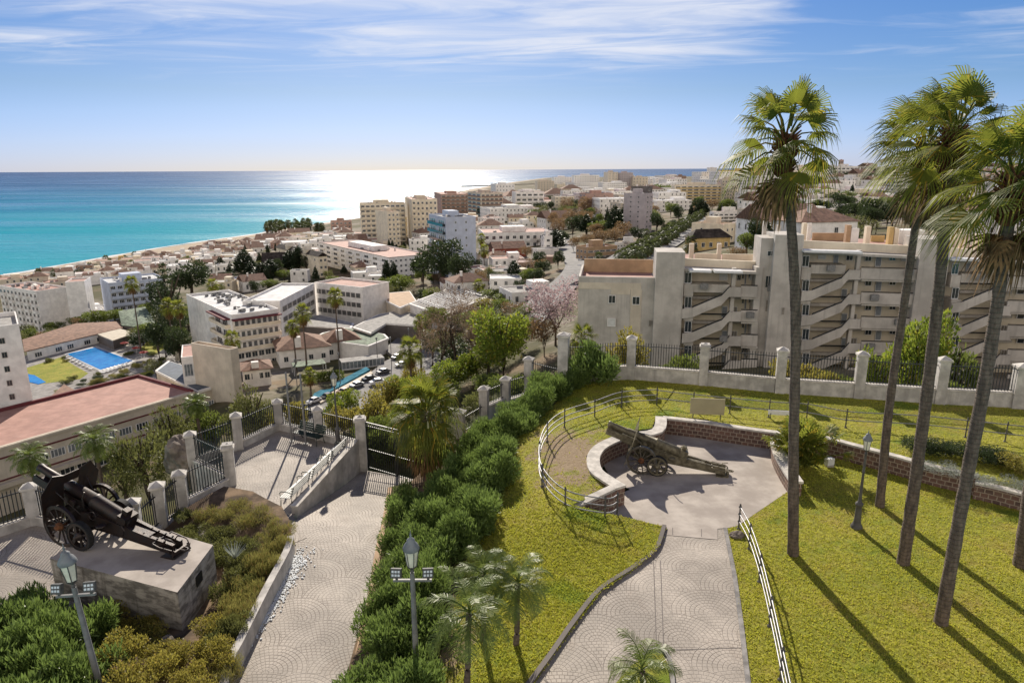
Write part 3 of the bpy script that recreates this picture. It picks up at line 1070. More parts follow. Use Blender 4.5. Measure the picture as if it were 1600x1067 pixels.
right_lawn = pg([(1136, 826), (1152, 823), (1172, 809), (1232, 768), (1240, 750), (1236, 720), (1240, 700), (1290, 697), (1340, 712), (1405, 728), (1455, 741), (1530, 760), (1720, 815), (1900, 860), (1900, 1330), (1200, 1330), (1190, 1200), (1173, 1067), (1161, 970), (1151, 900)], 0.0)
sheet('right_lawn', right_lawn, lambda x, y: .02, 'lawn_turf', .9, worn=lambda x, y: .04)
# red paved strip at the foot of the long stone wall
strip_ = pg([(1290, 697), (1345, 713), (1405, 729), (1425, 737), (1418, 741), (1340, 722), (1283, 706)], .03)
sheet('wall_foot_strip', strip_, lambda x, y: .045, 'roof_terrace', 1.0)
s2 = pg([(1436, 741), (1530, 765), (1720, 818), (1720, 824), (1530, 771), (1434, 745)], .03)
sheet('wall_foot_strip', s2, lambda x, y: .045, 'concrete_floor', 1.0)
# small grassy island in the path
isl = pg([(1018, 1019), (1034, 1020), (1043, 1035), (1047, 1067), (1052, 1200), (900, 1200), (955, 1075), (985, 1040)], .05)
sheet('path_island', isl, lambda x, y: .05, 'lawn_turf', .5)
def kerb(name, line, w, z, h, zfun=None, material='kerb'):
	mb = MB()
	A = [Vector(p[:2]) for p in line]
	B = [Vector(p) for p in off_line(line, w)]
	v, f = [], []
	for a, b in zip(A, B):
		zz = (zfun(a.x, a.y) if zfun else z)
		v += [(a.x, a.y, zz - .12), (a.x, a.y, zz + h), (b.x, b.y, zz + h), (b.x, b.y, zz - .12)]
	for i in range(len(A) - 1):
		p, q = 4 * i, 4 * i + 4
		f += [(p, q, q + 1, p + 1), (p + 1, q + 1, q + 2, p + 2), (p + 2, q + 2, q + 3, p + 3)]
	f += [(0, 1, 2, 3), (4 * len(A) - 1, 4 * len(A) - 2, 4 * len(A) - 3, 4 * len(A) - 4)]
	mb.add(v, f)
	o = mb.build(name, material)
	o['kind'] = 'structure'
	return o
kl = [(q.x, q.y) for q in smooth_line([P(*a, 0.) for a in [(700, 1310), (770, 1160), (835, 1067), (862, 1030), (900, 975), (940, 925), (985, 895), (1012, 875), (1026, 862), (1034, 848), (1041, 824)]], 4)]
kerb('path_kerb', kl, .14, 0, .11, material='plaster_dark')
kr = [(q.x, q.y) for q in [P(*a, 0.) for a in [(1136, 826), (1151, 900), (1161, 970), (1173, 1067), (1190, 1200)]]]
kerb('path_kerb', kr, -.13, 0, .05)
kerb('path_kerb', [(q.x, q.y) for q in smooth_line([P(*a, 0.) for a in [(1000, 1030), (1018, 1018), (1034, 1019), (1044, 1035), (1048, 1067), (1053, 1200)]], 3)], .1, 0, .07)
# --- planted bank between lawn and drive, drive, terrace
bank = pgl([(640, 1250, -.3), (690, 1067, -.25), (750, 850, -.2), (785, 760, .1), (812, 684, .35), (865, 632, .55), (935, 586, UP), (900, 590, .6), (880, 600, .4), (826, 620, -.1), (790, 645, -.6), (756, 660, -.9), (718, 678, -1.3), (690, 720, -1.8), (640, 765, -2.0), (604, 770, -1.7), (596, 800, -1.5), (585, 850, -1.15), (570, 950, -1.0), (538, 1067, -.97), (500, 1250, -.95)])
sheet('planted_bank', bank, lambda x, y: zleft(x, y) - .04, 'soil', .6)
drive = pgl([(330, 1330, LZ), (360, 1067, LZ), (400, 985, LZ), (440, 910, LZ), (458, 868, LZ), (456, 830, LZ), (350, 770, LZ), (290, 812, LZ), (150, 880, LZ), (0, 985, LZ), (-300, 1100, LZ), (-300, 960, LZ), (0, 840, LZ), (60, 815, LZ), (220, 848, LZ), (265, 815, LZ), (357, 752, LZ), (305, 722, LZ), (372, 695, LZ), (443, 668, LZ), (500, 682, LZ), (562, 700, LZ), (462, 806, LZ), (458, 815, LZ)][:1])
terr = pg([(-420, 1130), (-420, 900), (0, 822), (57, 806), (140, 826), (215, 838), (262, 806), (290, 792), (357, 747), (300, 730), (372, 693), (443, 660), (500, 674), (560, 694), (530, 733), (480, 782), (458, 806), (480, 840), (330, 900), (150, 1000), (-100, 1130)], LZ)
sheet('terrace', terr, lambda x, y: LZ + .012, 'paving_fan', 1.2)
dr = pgl([(300, 1330, LZ), (360, 1067, LZ), (400, 985, LZ), (436, 912, LZ), (456, 868, LZ), (462, 812, LZ), (466, 803, LZ), (500, 782, -1.3), (540, 757, -1.75), (566, 731, -2.05), (660, 757, -2.05), (610, 768, -1.95), (604, 790, -1.6), (592, 850, -1.15), (576, 950, -1.0), (545, 1067, -1.0), (500, 1330, -1.0)])
sheet('brick_drive', dr, lambda x, y: zpath(x, y) + .0, 'paving_fan', 1.0)
# orange earth margin next to the drive
mg = [(q.x, q.y) for q in [P(606, 770, -1.9), P(602, 800, -1.5), P(590, 850, -1.15), P(583, 880, -1.0), P(572, 950, -1.0), P(545, 1067, -1.0)]]
kerb('drive_kerb', mg, .22, 0, .05, zfun=lambda x, y: zpath(x, y), material='plaster_orange')
# planted bed on the left of the drive
BEDZ = -.55
bed = pg([(40, 830), (130, 870), (215, 836), (290, 790), (350, 758), (390, 765), (440, 790), (462, 830), (455, 862), (410, 930), (362, 1040), (345, 1090), (300, 1330), (-500, 1330), (-420, 1010), (0, 912), (60, 885), (150, 850)], BEDZ)
bed = pg([(175, 855), (230, 828), (290, 792), (350, 762), (395, 768), (440, 790), (457, 822), (452, 858), (410, 925), (362, 1036), (345, 1090), (300, 1330), (-500, 1330), (-420, 1100), (0, 955), (60, 915)], BEDZ)
_pc = P(225, 880, -.3)
def zbed(x, y):
	t = max(0, min(1, (math.hypot(x - _pc.x, y - _pc.y) - 3.1) / 1.8))
	return -.98 + .42 * t * t * (3 - 2 * t) + .08 * math.sin(x * .9) * math.cos(y * .7)
sheet('planting_bed', bed, zbed, 'soil', .7)
bw = [(q.x, q.y) for q in smooth_line([P(*a, -.4) for a in [(300, 1280), (363, 1042), (380, 1003), (420, 922), (452, 862), (459, 838)]], 3)]
wall_strip('white_wall', bw, .2, -1.15, -.38, 'wall_stucco', 'low white rendered wall holding the shrub bed beside the drive', 'wall', cap=(.015, .03), capmat='wall_stucco')
mb = MB()
# white stones spread at the foot of the wall
rr = random.Random(8)
for i in range(1500):
	t = rr.random()
	px = 458 - 70 * t - (t > .55) * (t - .55) * 20 + rr.gauss(0, 1) * 10 * (1 - .7 * t) + 14 * (1 - t)
	py = 862 + 150 * t + rr.gauss(0, 5)
	q = P(px, py, LZ + .02)
	r = rr.uniform(.012, .035)
	mb.box(q, (r * 1.6, r * 1.3, r), rr.random() * 3, 0)
o = mb.build('gravel', 'led'); tag(o, 'white pebbles scattered along the foot of the white wall', 'gravel', kind='stuff')
MATS['led'] = MATS['led']
# ------------------------------------------------------------------ perimeter wall with pillars and iron railings
def pillar_mesh(h, w=.46, big=False):
	mb = MB()
	mb.boxb(-w / 2, -w / 2, -1.5, w / 2, w / 2, h - .16)
	for k in range(int(h / .42)):      # shallow stone courses
		z = .3 + k * .42
		if z < h - .3:
			mb.boxb(-w / 2 - .008, -w / 2 - .008, z, w / 2 + .008, w / 2 + .008, z + .39)
	cap = MB()
	w2 = w + .14
	cap.boxb(-w2 / 2, -w2 / 2, h - .16, w2 / 2, w2 / 2, h - .06)
	a = w2 / 2 - .02
	cap.add([(-a, -a, h - .06), (a, -a, h - .06), (a, a, h - .06), (-a, a, h - .06), (0, 0, h + .12)], [(0, 1, 4), (1, 2, 4), (2, 3, 4), (3, 0, 4)])
	return mb, cap
def pillar(loc, h, label, w=.46, yaw=0.0, group='white pillars of the garden wall'):
	e = empty('pillar', loc, label, 'pillar', group, yaw)
	a, b = pillar_mesh(h, w)
	a.build('shaft', 'wall_stucco', e)
	b.build('capital', 'wall_cap', e)
	return e
def iron_fence(a, b, h0, h1, label, group='iron railing panels', spacing=.14, spikes=True, post=False, za=None, zb=None):
	"""railing panel between two points; a, b carry the base level"""
	a, b = Vector(a), Vector(b)
	L = (b.xy - a.xy).length
	yaw = math.atan2(b.y - a.y, b.x - a.x)
	e = empty('iron_railing', a, label, 'railing', group, yaw)
	dz = b.z - a.z
	n = max(3, int(L / spacing))
	bars = MB()
	for i in range(1, n):
		x = L * i / n
		z = dz * i / n
		bars.box((x, 0, z + (h0 + h1) / 2), (.03, .03, h1 - h0))
		if spikes:
			bars.add([(x - .022, 0, z + h1), (x, -.022, z + h1), (x + .022, 0, z + h1), (x, .022, z + h1), (x, 0, z + h1 + .11)], [(0, 1, 4), (1, 2, 4), (2, 3, 4), (3, 0, 4)])
	bars.build('bars', 'metal_dark', e)
	for zz in (h0 + .06, h1 - .12):
		r = MB()
		r.add([(0, -.02, zz - .02), (L, -.02, zz - .02 + dz), (L, .02, zz - .02 + dz), (0, .02, zz - .02),
			   (0, -.02, zz + .02), (L, -.02, zz + .02 + dz), (L, .02, zz + .02 + dz), (0, .02, zz + .02)],
			  [(0, 3, 2, 1), (4, 5, 6, 7), (0, 1, 5, 4), (1, 2, 6, 5), (2, 3, 7, 6), (3, 0, 4, 7)])
		r.build('rail', 'metal_dark', e)
	return e
def low_wall(a, b, h, w, label, group='low white walls under the railings', base=-1.5, caph=.06):
	"""a, b with base levels; wall h above them"""
	a, b = Vector(a), Vector(b)
	L = (b.xy - a.xy).length
	yaw = math.atan2(b.y - a.y, b.x - a.x)
	dz = b.z - a.z
	e = empty('boundary_wall', a, label, 'wall', group, yaw)
	m1 = MB()
	def slab(m_, z0, z1, ww):
		m_.add([(0, -ww / 2, z0), (L, -ww / 2, z0 + dz), (L, ww / 2, z0 + dz), (0, ww / 2, z0), (0, -ww / 2, z1), (L, -ww / 2, z1 + dz), (L, ww / 2, z1 + dz), (0, ww / 2, z1)],
			   [(0, 3, 2, 1), (4, 5, 6, 7), (0, 1, 5, 4), (1, 2, 6, 5), (2, 3, 7, 6), (3, 0, 4, 7)])
	slab(m1, base, h - caph, w)
	m1.build('wall_body', 'wall_stucco', e)
	m2 = MB()
	slab(m2, h - caph + .001, h, w + .07)
	m2.build('coping', 'wall_cap', e)
	return e
RP = [(1588, 636, 562, .62), (1466, 630, 551, .46), (1340, 621, 543, .46), (1217, 613, 537, .46), (1098, 601, 531, .46), (985, 592, 519, .46), (880, 596, 514, .56)]
names = ['widest white pillar at the right edge of the frame', 'white pillar behind the third tall palm', 'white pillar left of the second tall palm', 'white pillar just left of the first tall palm trunk', 'white pillar directly above the blank beige board',
		 'white pillar beside the leafy corner shrub', 'tallest white pillar at the corner of the garden wall']
rp = []
for (x, yb, yt, w_), nm in zip(RP, names):
	q = P(x, yb, UP)
	r = ray(x, yt)
	d = proj(q)[2]
	top = CZ + r.z * d
	rp.append((q, top - UP, w_))
ydir = math.atan2(rp[0][0].y - rp[5][0].y, rp[0][0].x - rp[5][0].x)
for (q, h, w_), nm in zip(rp, names):
	pillar(q, h - .1, nm, w_, ydir)
ext = [P(1720, 645, UP), P(1860, 655, UP)]
pillar(ext[0], 2.4, 'white pillar beyond the right edge', .46, ydir)
seq = [ext[1], ext[0]] + [r_[0] for r_ in rp]
desc = ['outside the frame', 'past the widest pillar', 'between the widest pillar and the third palm', 'behind the second tall palm', 'behind the first tall palm', 'right above the blank beige board', 'behind the railing left of the board', 'beside the tallest corner pillar']
for i in range(len(seq) - 1):
	a, b = seq[i], seq[i + 1]
	d = (b - a).normalized() * .24
	low_wall(a + d, b - d, .80, .3, 'low pale wall ' + desc[i], base=-3)
	iron_fence(a + d, b - d, .82, 2.12, 'black spiked railing panel ' + desc[i])
# wall stepping down to the left
LP = [(826, 617, 556, 40.5), (790, 645, 587, 39.5), (756, 655, 602, 38), (718, 680, 638, 36.0)]
nm2 = ['white pillar one step below the tall corner pillar', 'white pillar third from the corner, with creepers on the railing', 'white pillar holding the open side gate', 'lowest white pillar half hidden by the fan palm']
lp = []
for (x, yb, yt, d), nm in zip(LP, nm2):
	t = Pd(x, yt, d)
	b_ = Pd(x, yb, d)
	h = t.z - b_.z
	base = Vector((t.x, t.y, b_.z))
	lp.append((base, h))
	pillar(base, h - .1, nm, .46, ydir)
prev, ph = rp[6][0], 3.0
for i, ((q, h), ds) in enumerate(zip(lp, ['left of the tall corner pillar', 'with yellow creepers left of the stepped pillar', 'over green creepers beside the side gate', 'the open side gate leaf'])):
	a = Vector((prev.x, prev.y, q.z + (.5 if i < 3 else -.2)))
	b = Vector((q.x, q.y, q.z + (.5 if i < 3 else -.2)))
	d = (b - a).normalized() * .24
	d.z = 0
	if i < 3:
		low_wall(a + d, b - d, .1, .3, 'low stepped wall ' + ds, base=-3)
	iron_fence(a + d, b - d, .12, h - .75 if i < 3 else h - .3, 'black railing ' + ds)
	prev, ph = q, h
# left side: terrace fence
def pil(px, yt, yb, label, hz=None, zb=LZ):
	q = P(px, yb, zb)
	d = proj(q)[2]
	top = CZ + ray(px, yt).z * d
	h = top - zb
	pillar(q, h - .1, label, .42, R_(20), 'white pillars of the terrace fence')
	return q, h
TP = {}
for k, px, yt, yb, lb, zb in [('a', 57, 745, 818, 'white pillar behind the black cannon, near the left edge', LZ), ('b', 217, 767, 858, 'white pillar right of the black cannon breech', LZ), ('c', 254, 743, 822, 'white pillar on the left of the small foot gate', LZ),
							  ('d', 287, 726, 795, 'white pillar on the right of the small foot gate', LZ), ('e', 362, 685, 757, 'white pillar at the terrace corner next to the dry shrubs', LZ), ('f', 303, 667, 728, 'outermost white pillar beside the big boulder', LZ),
							  ('g', 374, 638, 701, 'white pillar left of the back corner of the terrace', LZ), ('h', 437, 618, 671, 'white pillar at the back corner of the terrace', LZ), ('i', 499, 629, 686, 'white pillar behind the dark bench', LZ)]:
	TP[k] = pil(px, yt, yb, lb, zb=zb)
gq = P(567, 733, -2.05)
top = CZ + ray(564, 641).z * proj(gq)[2]
pillar(gq, top + 2.05 - .1, 'tall white pillar carrying the big iron gate', .46, R_(10), 'white pillars of the terrace fence')
TP['j'] = (gq, top + 2.05)
def panel(k1, k2, label_w, label_r, hw=.42, hr=1.62, zz=LZ):
	a, b = TP[k1][0].copy(), TP[k2][0].copy()
	a.z = b.z = zz
	d = (b - a).normalized() * .21
	low_wall(a + d, b - d, hw, .24, label_w, 'low white walls of the terrace', base=-1.5)
	iron_fence(a + d, b - d, hw, hr, label_r, 'black iron railings of the terrace', spacing=.13)
panel('d', 'e', 'low white wall below the dry shrub edge of the terrace', 'black railing between foot gate and terrace corner')
panel('e', 'f', 'low white wall running back from the terrace corner', 'black railing running back to the boulder')
panel('f', 'g', 'low white wall beside the boulder', 'black railing above the orange soil outside the terrace')
panel('g', 'h', 'low white wall left of the back corner', 'black railing left of the back corner pillar')
panel('h', 'i', 'low white wall behind the dark bench', 'black railing behind the two flagpoles')
panel('i', 'j', 'low white wall behind the tall lamp on the terrace', 'black railing between dark bench and the big gate')
panel('b', 'c', 'low white wall behind the cannon breech', 'black railing left of the foot gate', .2, 1.5)
panel('a', 'b', 'low white wall hidden behind the black cannon', 'black railing seen through the cannon wheels', .42)
TP['z'] = (P(-190, 900, LZ), 1.9)
panel('z', 'a', 'low white wall curving to the left edge', 'black railing at the left edge above the street')
# foot gate
a, b = TP['c'][0], TP['d'][0]
iron_fence(a + (b - a).normalized() * .22, b - (b - a).normalized() * .22, .05, 1.5, 'small black foot gate between two white pillars', 'garden gates', .11)
# big gate leaves
ga = gq + Vector((.28, .0, 0))
gb = P(668, 760, -2.05)
gd = (gb - ga)
m_ = ga + gd * .5
for (a, b, lb) in ((ga, m_, 'tall black iron gate leaf next to the white gate pillar'), (m_ + gd.normalized() * .04, gb, 'tall black iron gate leaf behind the fan palm')):
	e = iron_fence(a, b, .06, 2.45, lb, 'garden gates', .12, spikes=False)
	fr = MB()
	L = (b - a).length
	for x in (0.03, L - .03):
		fr.box((x, 0, 1.27), (.06, .05, 2.5))
	fr.box((L / 2, 0, 2.5), (L, .05, .06))
	fr.box((L / 2, 0, 1.1), (L, .045, .05))
	fr.build('gate_frame', 'metal_dark', e)
# sloping wall between terrace and drive
A0 = P(461, 803, LZ)
B0 = Vector((gq.x - .2, gq.y - .25, 0))
L = (B0.xy - A0.xy).length
yaw = math.atan2(B0.y - A0.y, B0.x - A0.x)
e = empty('ramp_wall', A0, 'white rendered wall growing taller beside the sloping drive, benches behind', 'wall', None, yaw)
mb = MB()
h0, h1 = .32, .62
mb.add([(0, -.13, -1.6), (L, -.13, -1.6), (L, .13, -1.6), (0, .13, -1.6), (0, -.13, h0), (L, -.13, h1), (L, .13, h1), (0, .13, h0)], [(0, 3, 2, 1), (4, 5, 6, 7), (0, 1, 5, 4), (1, 2, 6, 5), (2, 3, 7, 6), (3, 0, 4, 7)])
mb.build('wall_body', 'wall_stucco', e)
mb = MB()
mb.add([(-.02, -.16, h0 + .002), (L, -.16, h1 + .002), (L, .16, h1 + .002), (-.02, .16, h0 + .002), (-.02, -.16, h0 + .05), (L, -.16, h1 + .05), (L, .16, h1 + .05), (-.02, .16, h0 + .05)], [(0, 3, 2, 1), (4, 5, 6, 7), (0, 1, 5, 4), (1, 2, 6, 5), (2, 3, 7, 6), (3, 0, 4, 7)])
mb.build('coping', 'wall_cap', e)
RAMP = (A0, B0, yaw, L)
# boulder outside the terrace
def boulder(loc, sz, label, seed=1, name='boulder', group=None, cat='rock'):
	me = bpy.data.meshes.new(name)
	bm = bmesh.new()
	bmesh.ops.create_icosphere(bm, subdivisions=4, radius=1)
	rs = random.Random(seed)
	o = Vector((rs.random() * 9, rs.random() * 9, 0))
	from mathutils import noise as mn
	for v in bm.verts:
		k = 1 + .35 * mn.noise(v.co * 1.3 + o) + .18 * mn.noise(v.co * 3.5 + o) + .06 * mn.noise(v.co * 9 + o)
		v.co = Vector((v.co.x * sz[0] * k, v.co.y * sz[1] * k, v.co.z * sz[2] * k))
	bm.to_mesh(me)
	bm.free()
	me.materials.append(M['rock'])
	ob = bpy.data.objects.new(name, me)
	COL.objects.link(ob)
	ob.location = loc
	return tag(ob, label, cat, group)
q = P(283, 722, -1.2)
boulder(Vector((q.x - .4, q.y + 1.3, -1.7)), (1.0, .8, 1.25), 'big weathered grey boulder outside the terrace railing', 3)
for i, (px, py, s, lb) in enumerate([(262, 1008, .32, 'grey stone at the foot of the concrete plinth'), (275, 1030, .22, 'smaller stone just below the first one by the plinth'), (1152, 838, .26, 'tan stone at the base of the path railing')]):
	q = P(px, py, 0 if px > 1000 else BEDZ)
	boulder(q, (s, s * .8, s * .7), lb, 5 + i, 'stone')
# ------------------------------------------------------------------ pipe railings in the garden
def pipe_rail(name, posts, heights, label, levels, r=.024, closed_end=None, pm='rail_paint'):
	"""posts: list of base points; rails follow them at the given levels"""
	e = empty(name, posts[0], label, 'railing', 'tube railings in the garden')
	o = posts[0]
	for p in posts:
		mb = MB()
		h = heights
		mb.cyl(p - o + Vector((0, 0, -.1)), p - o + Vector((0, 0, h)), .030, .026, 8)
		mb.lathe(p - o + Vector((0, 0, 0)), [(.07, 0), (.07, .02), (.035, .05)], 8)
		for lv in levels:
			mb.lathe(p - o + Vector((0, 0, lv - .05)), [(.02, 0), (.05, .025), (.058, .05), (.05, .075), (.02, .1)], 8)
		mb.lathe(p - o + Vector((0, 0, h - .01)), [(.02, 0), (.036, .02), (.03, .05), (.005, .075)], 8)
		mb.build('post', 'lamp_paint', e)
	for lv in levels:
		line = smooth_line([q - o + Vector((0, 0, lv)) for q in posts], 5)
		mb = MB()
		mb.tube(line, r, 6)
		mb.build('rail', pm, e)
	return e
c1 = [P(a, b, zz) for a, b, zz in [(964, 806, .3), (945, 812, .3), (883, 798, .42), (847, 760, .55), (843, 722, .62), (855, 690, .68), (882, 668, .72), (929, 652, UP), (971, 637, UP), (1026, 633, UP)]]
pipe_rail('tube_railing', c1, .9, 'curved tube railing sweeping round the worn earth beside the green cannon', (.28, .56, .84))
c2 = [P(a, b, UP) for a, b in [(1026, 633), (1083, 640), (1140, 646), (1201, 652), (1260, 656), (1321, 668), (1384, 672), (1446, 676), (1508, 683), (1570, 690), (1640, 698), (1720, 706)]]
pipe_rail('tube_railing', c2[:], .88, 'long straight tube railing across the upper lawn behind the palm trunks', (.38, .80))
c3 = [P(a, b, .02) for a, b in [(1154, 826), (1170, 858), (1186, 909), (1202, 978), (1219, 1062), (1240, 1170), (1262, 1300)]]
pipe_rail('tube_railing', c3, .92, 'shiny tube railing running down the right side of the paved path', (.30, .58, .86), pm='rail_paint')
# blank board standing by the railing, white plate further along
q = P(1104, 656, UP)
e = empty('notice_board', q, 'blank beige board standing in front of the long railing', 'sign')
e.rotation_euler = (0, 0, R_(-8))
d = proj(q)[2]
wbd = 52 / F * d
top = CZ + ray(1104, 619).z * d
mb = MB(); mb.box((0, 0, top - q.z - .42), (wbd, .05, .80), 0)
mb.build('board', 'plaque_board', e)
for sx_ in (-1, 1):
	mb = MB(); mb.cyl((sx_ * wbd * .4, .05, -.1), (sx_ * wbd * .4, .05, top - q.z - .1), .025, n=6)
	mb.build('leg', 'lamp_paint', e)
q = P(1218, 654, UP)
e = empty('white_sign', q, 'small plain white plate fixed low on the long railing', 'sign')
mb = MB(); mb.box((0, -.06, .32), (1.15, .03, .22), R_(-9)); mb.build('plate', 'white_metal', e)
for sx_ in (-.45, .45):
	mb = MB(); mb.cyl((sx_, -.02, -.05), (sx_, -.02, .3), .018, n=6); mb.build('leg', 'lamp_paint', e)
# small floodlight in the grass
q = P(1295, 728, .02)
e = empty('ground_floodlight', q, 'small pale floodlight on the lawn beside the bushy low palm', 'floodlight')
mb = MB(); mb.box((0, 0, .22), (.36, .22, .3), R_(20)); mb.build('housing', 'white_metal', e)
mb = MB(); mb.box((0, 0, .04), (.3, .3, .08)); mb.build('base', 'concrete', e)
# round white light on the stone wall
q = P(1082, 669, .45)
# ------------------------------------------------------------------ lamp posts
def lantern(e, z, s=1.0):
	"""six-sided street lantern on top of a post, as parts of e"""
	mb = MB()
	mb.lathe((0, 0, z), [(.03 * s, 0), (.055 * s, .03 * s), (.035 * s, .08 * s), (.07 * s, .12 * s), (.115 * s, .15 * s), (.12 * s, .17 * s)], 6, smooth=False)
	mb.build('lantern_base', 'lamp_paint', e)
	g = MB()
	g.lathe((0, 0, z), [(.105 * s, .18 * s), (.165 * s, .60 * s)], 6, smooth=False)
	g.build('lantern_glass', 'lamp_glass', e)
	fr = MB()
	for i in range(6):
		a = 2 * math.pi * i / 6
		fr.cyl((.11 * s * math.cos(a), .11 * s * math.sin(a), z + .17 * s), (.172 * s * math.cos(a), .172 * s * math.sin(a), z + .61 * s), .011 * s, n=4)
	fr.build('lantern_frame', 'lamp_paint', e)
	h = MB()
	h.lathe((0, 0, z), [(.19 * s, .60 * s), (.20 * s, .64 * s), (.155 * s, .74 * s), (.10 * s, .80 * s), (.095 * s, .86 * s), (.05 * s, .90 * s), (.015 * s, .93 * s), (.03 * s, .97 * s), (.012 * s, 1.02 * s), (.004 * s, 1.10 * s)], 12)
	h.build('lantern_hat', 'lamp_hat', e)
def lamp_post(loc, h, label, s=1.0, flood=False, tilt=(0, 0), ornate=True, group='garden lamp posts'):
	e = empty('lamp_post', loc, label, 'lamp post', group)
	e.rotation_euler = (tilt[0], tilt[1], 0)
	zt = h - 1.1 * s
	mb = MB()
	if ornate:
		mb.lathe((0, 0, 0), [(.20, -.1), (.20, .08), (.16, .14), (.13, .22), (.115, .30), (.10, .78), (.10, .84), (.135, .88), (.135, .95), (.09, 1.0), (.055, 1.05), (.05, 1.3), (.042, zt * .75), (.055, zt * .75 + .03), (.042, zt * .75 + .06), (.034, zt - .05), (.05, zt)], 12)
	else:
		mb.lathe((0, 0, 0), [(.12, -.2), (.12, .4), (.08, .5), (.06, zt - .1), (.055, zt)], 10)
	mb.build('post', 'lamp_paint' if ornate else 'galvanised', e)
	lantern(e, zt, s)
	if flood:
		zb = zt - .22
		b = MB()
		b.box((0, 0, zb), (.98, .06, .06), 0)
		b.build('crossbar', 'galvanised', e)
		for sx_ in (-1, 1):
			f = MB()
			rm = Matrix.Rotation(R_(-18), 4, 'X') @ Matrix.Rotation(R_(sx_ * 8), 4, 'Z')
			f.box((sx_ * .40, -.02, zb + .22), (.27, .10, .24), mat4=rm)
			f.box((sx_ * .40, 0, zb + .06), (.06, .05, .12))
			fl = f.build('floodlight', 'lamp_paint', e)
			k = MB()
			for i in range(3):
				for j in range(2):
					c_ = Vector((sx_ * .40, -.02, zb + .22)) + (rm @ Vector(((i - 1) * .078, -.053, (j - .5) * .09)))
					k.box(c_, (.055, .012, .055), mat4=rm)
			k.build('lens', 'led', fl)
	return e
q = P(1338, 824, .02)
d = proj(q)[2]
lamp_post(q, (CZ + ray(1362, 655).z * d) - q.z, 'green-grey lantern post on the lawn between the first and second palm', .82)
t = Pd(641, 828, 17.0)
lamp_post(Vector((t.x, t.y, -.62)), t.z + .62, 'tall lantern post with two floodlights in front of the hedge', 1.08, True, ornate=False)
t = Pd(97, 848, 16.3)
tl = R_(-4.0)
lamp_post(Vector((t.x + .33, t.y, -.75)), t.z + .75, 'leaning lantern post with two floodlights in front of the black cannon', 1.08, True, tilt=(0, tl), ornate=False)
q = P(529, 697, LZ)
d = proj(q)[2]
lamp_post(q, (CZ + ray(523, 568).z * d) - q.z, 'dark lantern post beside the dark bench on the terrace', .9)
for (px, yb, yt, lb) in ((456, 690, 575, 'left one of two bare grey poles behind the terrace bench'), (478, 694, 577, 'right one of two bare grey poles behind the terrace bench')):
	q = P(px, yb, LZ)
	d = proj(q)[2]
	h = (CZ + ray(px, yt).z * d) - q.z
	e = empty('flagpole', q, lb, 'pole', 'bare poles on the terrace')
	mb = MB(); mb.cyl((0, 0, 0), (0, 0, h), .055, .045, 10); mb.build('pole', 'galvanised', e)
	mb = MB(); mb.box((0, 0, .02), (.26, .26, .04)); mb.lathe((0, 0, h), [(.05, 0), (.055, .03), (.01, .06)], 8); mb.build('base_plate', 'galvanised', e)
# lamp seen below the wall, behind cannon wheel
# ------------------------------------------------------------------ benches
def bench(loc, yaw, label, slat='bench_dark', L=1.8, plaque=False):
	e = empty('bench', loc, label, 'bench', 'park benches on the terrace', yaw)
	mb = MB()
	for i in range(5):
		mb.box((0, -.20 + i * .095, .45), (L, .07, .03))
	mb.build('seat', slat, e)
	mb = MB()
	for i in range(4):
		mb.box((0, .25 + i * .03, .56 + i * .11), (L, .03, .085), mat4=Matrix.Rotation(R_(-14), 4, 'X'))
	mb.build('backrest', slat, e)
	for sx_ in (-1, 1):
		x = sx_ * (L / 2 - .12)
		mb = MB()
		mb.tube([(x, -.27, 0), (x, -.25, .25), (x, -.24, .42), (x, -.28, .6), (x, -.20, .67), (x, .05, .66), (x, .24, .62)], .02, 6)
		mb.tube([(x, .30, 0), (x, .22, .25), (x, .22, .45), (x, .30, .7), (x, .37, .93)], .02, 6)
		mb.tube([(x, -.24, .42), (x, 0, .41), (x, .22, .43)], .02, 6)
		mb.build('leg', 'bench_dark', e)
	return e
a, b = TP['h'][0], TP['j'][0]
dy = math.atan2(b.y - a.y, b.x - a.x)
q = P(487, 688, LZ)
bench(q + Vector((-.05, -.25, 0)), dy, 'dark slatted bench against the back railing of the terrace')
A0, B0, yaw, L = RAMP
dv = Vector((math.cos(yaw), math.sin(yaw), 0))
nv = Vector((-dv.y, dv.x, 0))
for k, lb in ((.20, 'white bench at the low end of the sloping wall'), (.50, 'white bench halfway along the sloping wall'), (.80, 'white bench near the tall gate pillar end of the sloping wall')):
	p = A0 + dv * (L * k) + nv * .62
	bench(Vector((p.x, p.y, LZ)), yaw + math.pi, lb, 'bench_white', 1.75)
# ------------------------------------------------------------------ plinth and guns
pz = .42
cn = [P(78, 872, pz), P(277, 925, pz), P(333, 851, pz), P(178, 806, pz)]
pc = [(q.x, q.y) for q in cn]
cx = sum(p[0] for p in pc) / 4
cy = sum(p[1] for p in pc) / 4
ang = math.atan2(pc[1][1] - pc[0][1], pc[1][0] - pc[0][0])
e = empty('plinth', (cx, cy, LZ), 'big board-marked concrete plinth carrying the black cannon', 'plinth')
mb = MB()
mb.prism(pc, LZ - .3, pz - .0, 0, 1)
mb.build('plinth_block', ['board_concrete', 'concrete_floor'], e, origin=(cx, cy, LZ))
q0 = Vector(pc[1]).lerp(Vector(pc[2]), .52)
n2 = Vector((pc[2][0] - pc[1][0], pc[2][1] - pc[1][1])).normalized()
mb = MB(); mb.box((q0.x + n2.y * .02, q0.y - n2.x * .02, -.02), (.42, .03, .34), math.atan2(n2.y, n2.x))
mb.build('plaque', 'plaque_dark', e, origin=(cx, cy, LZ))
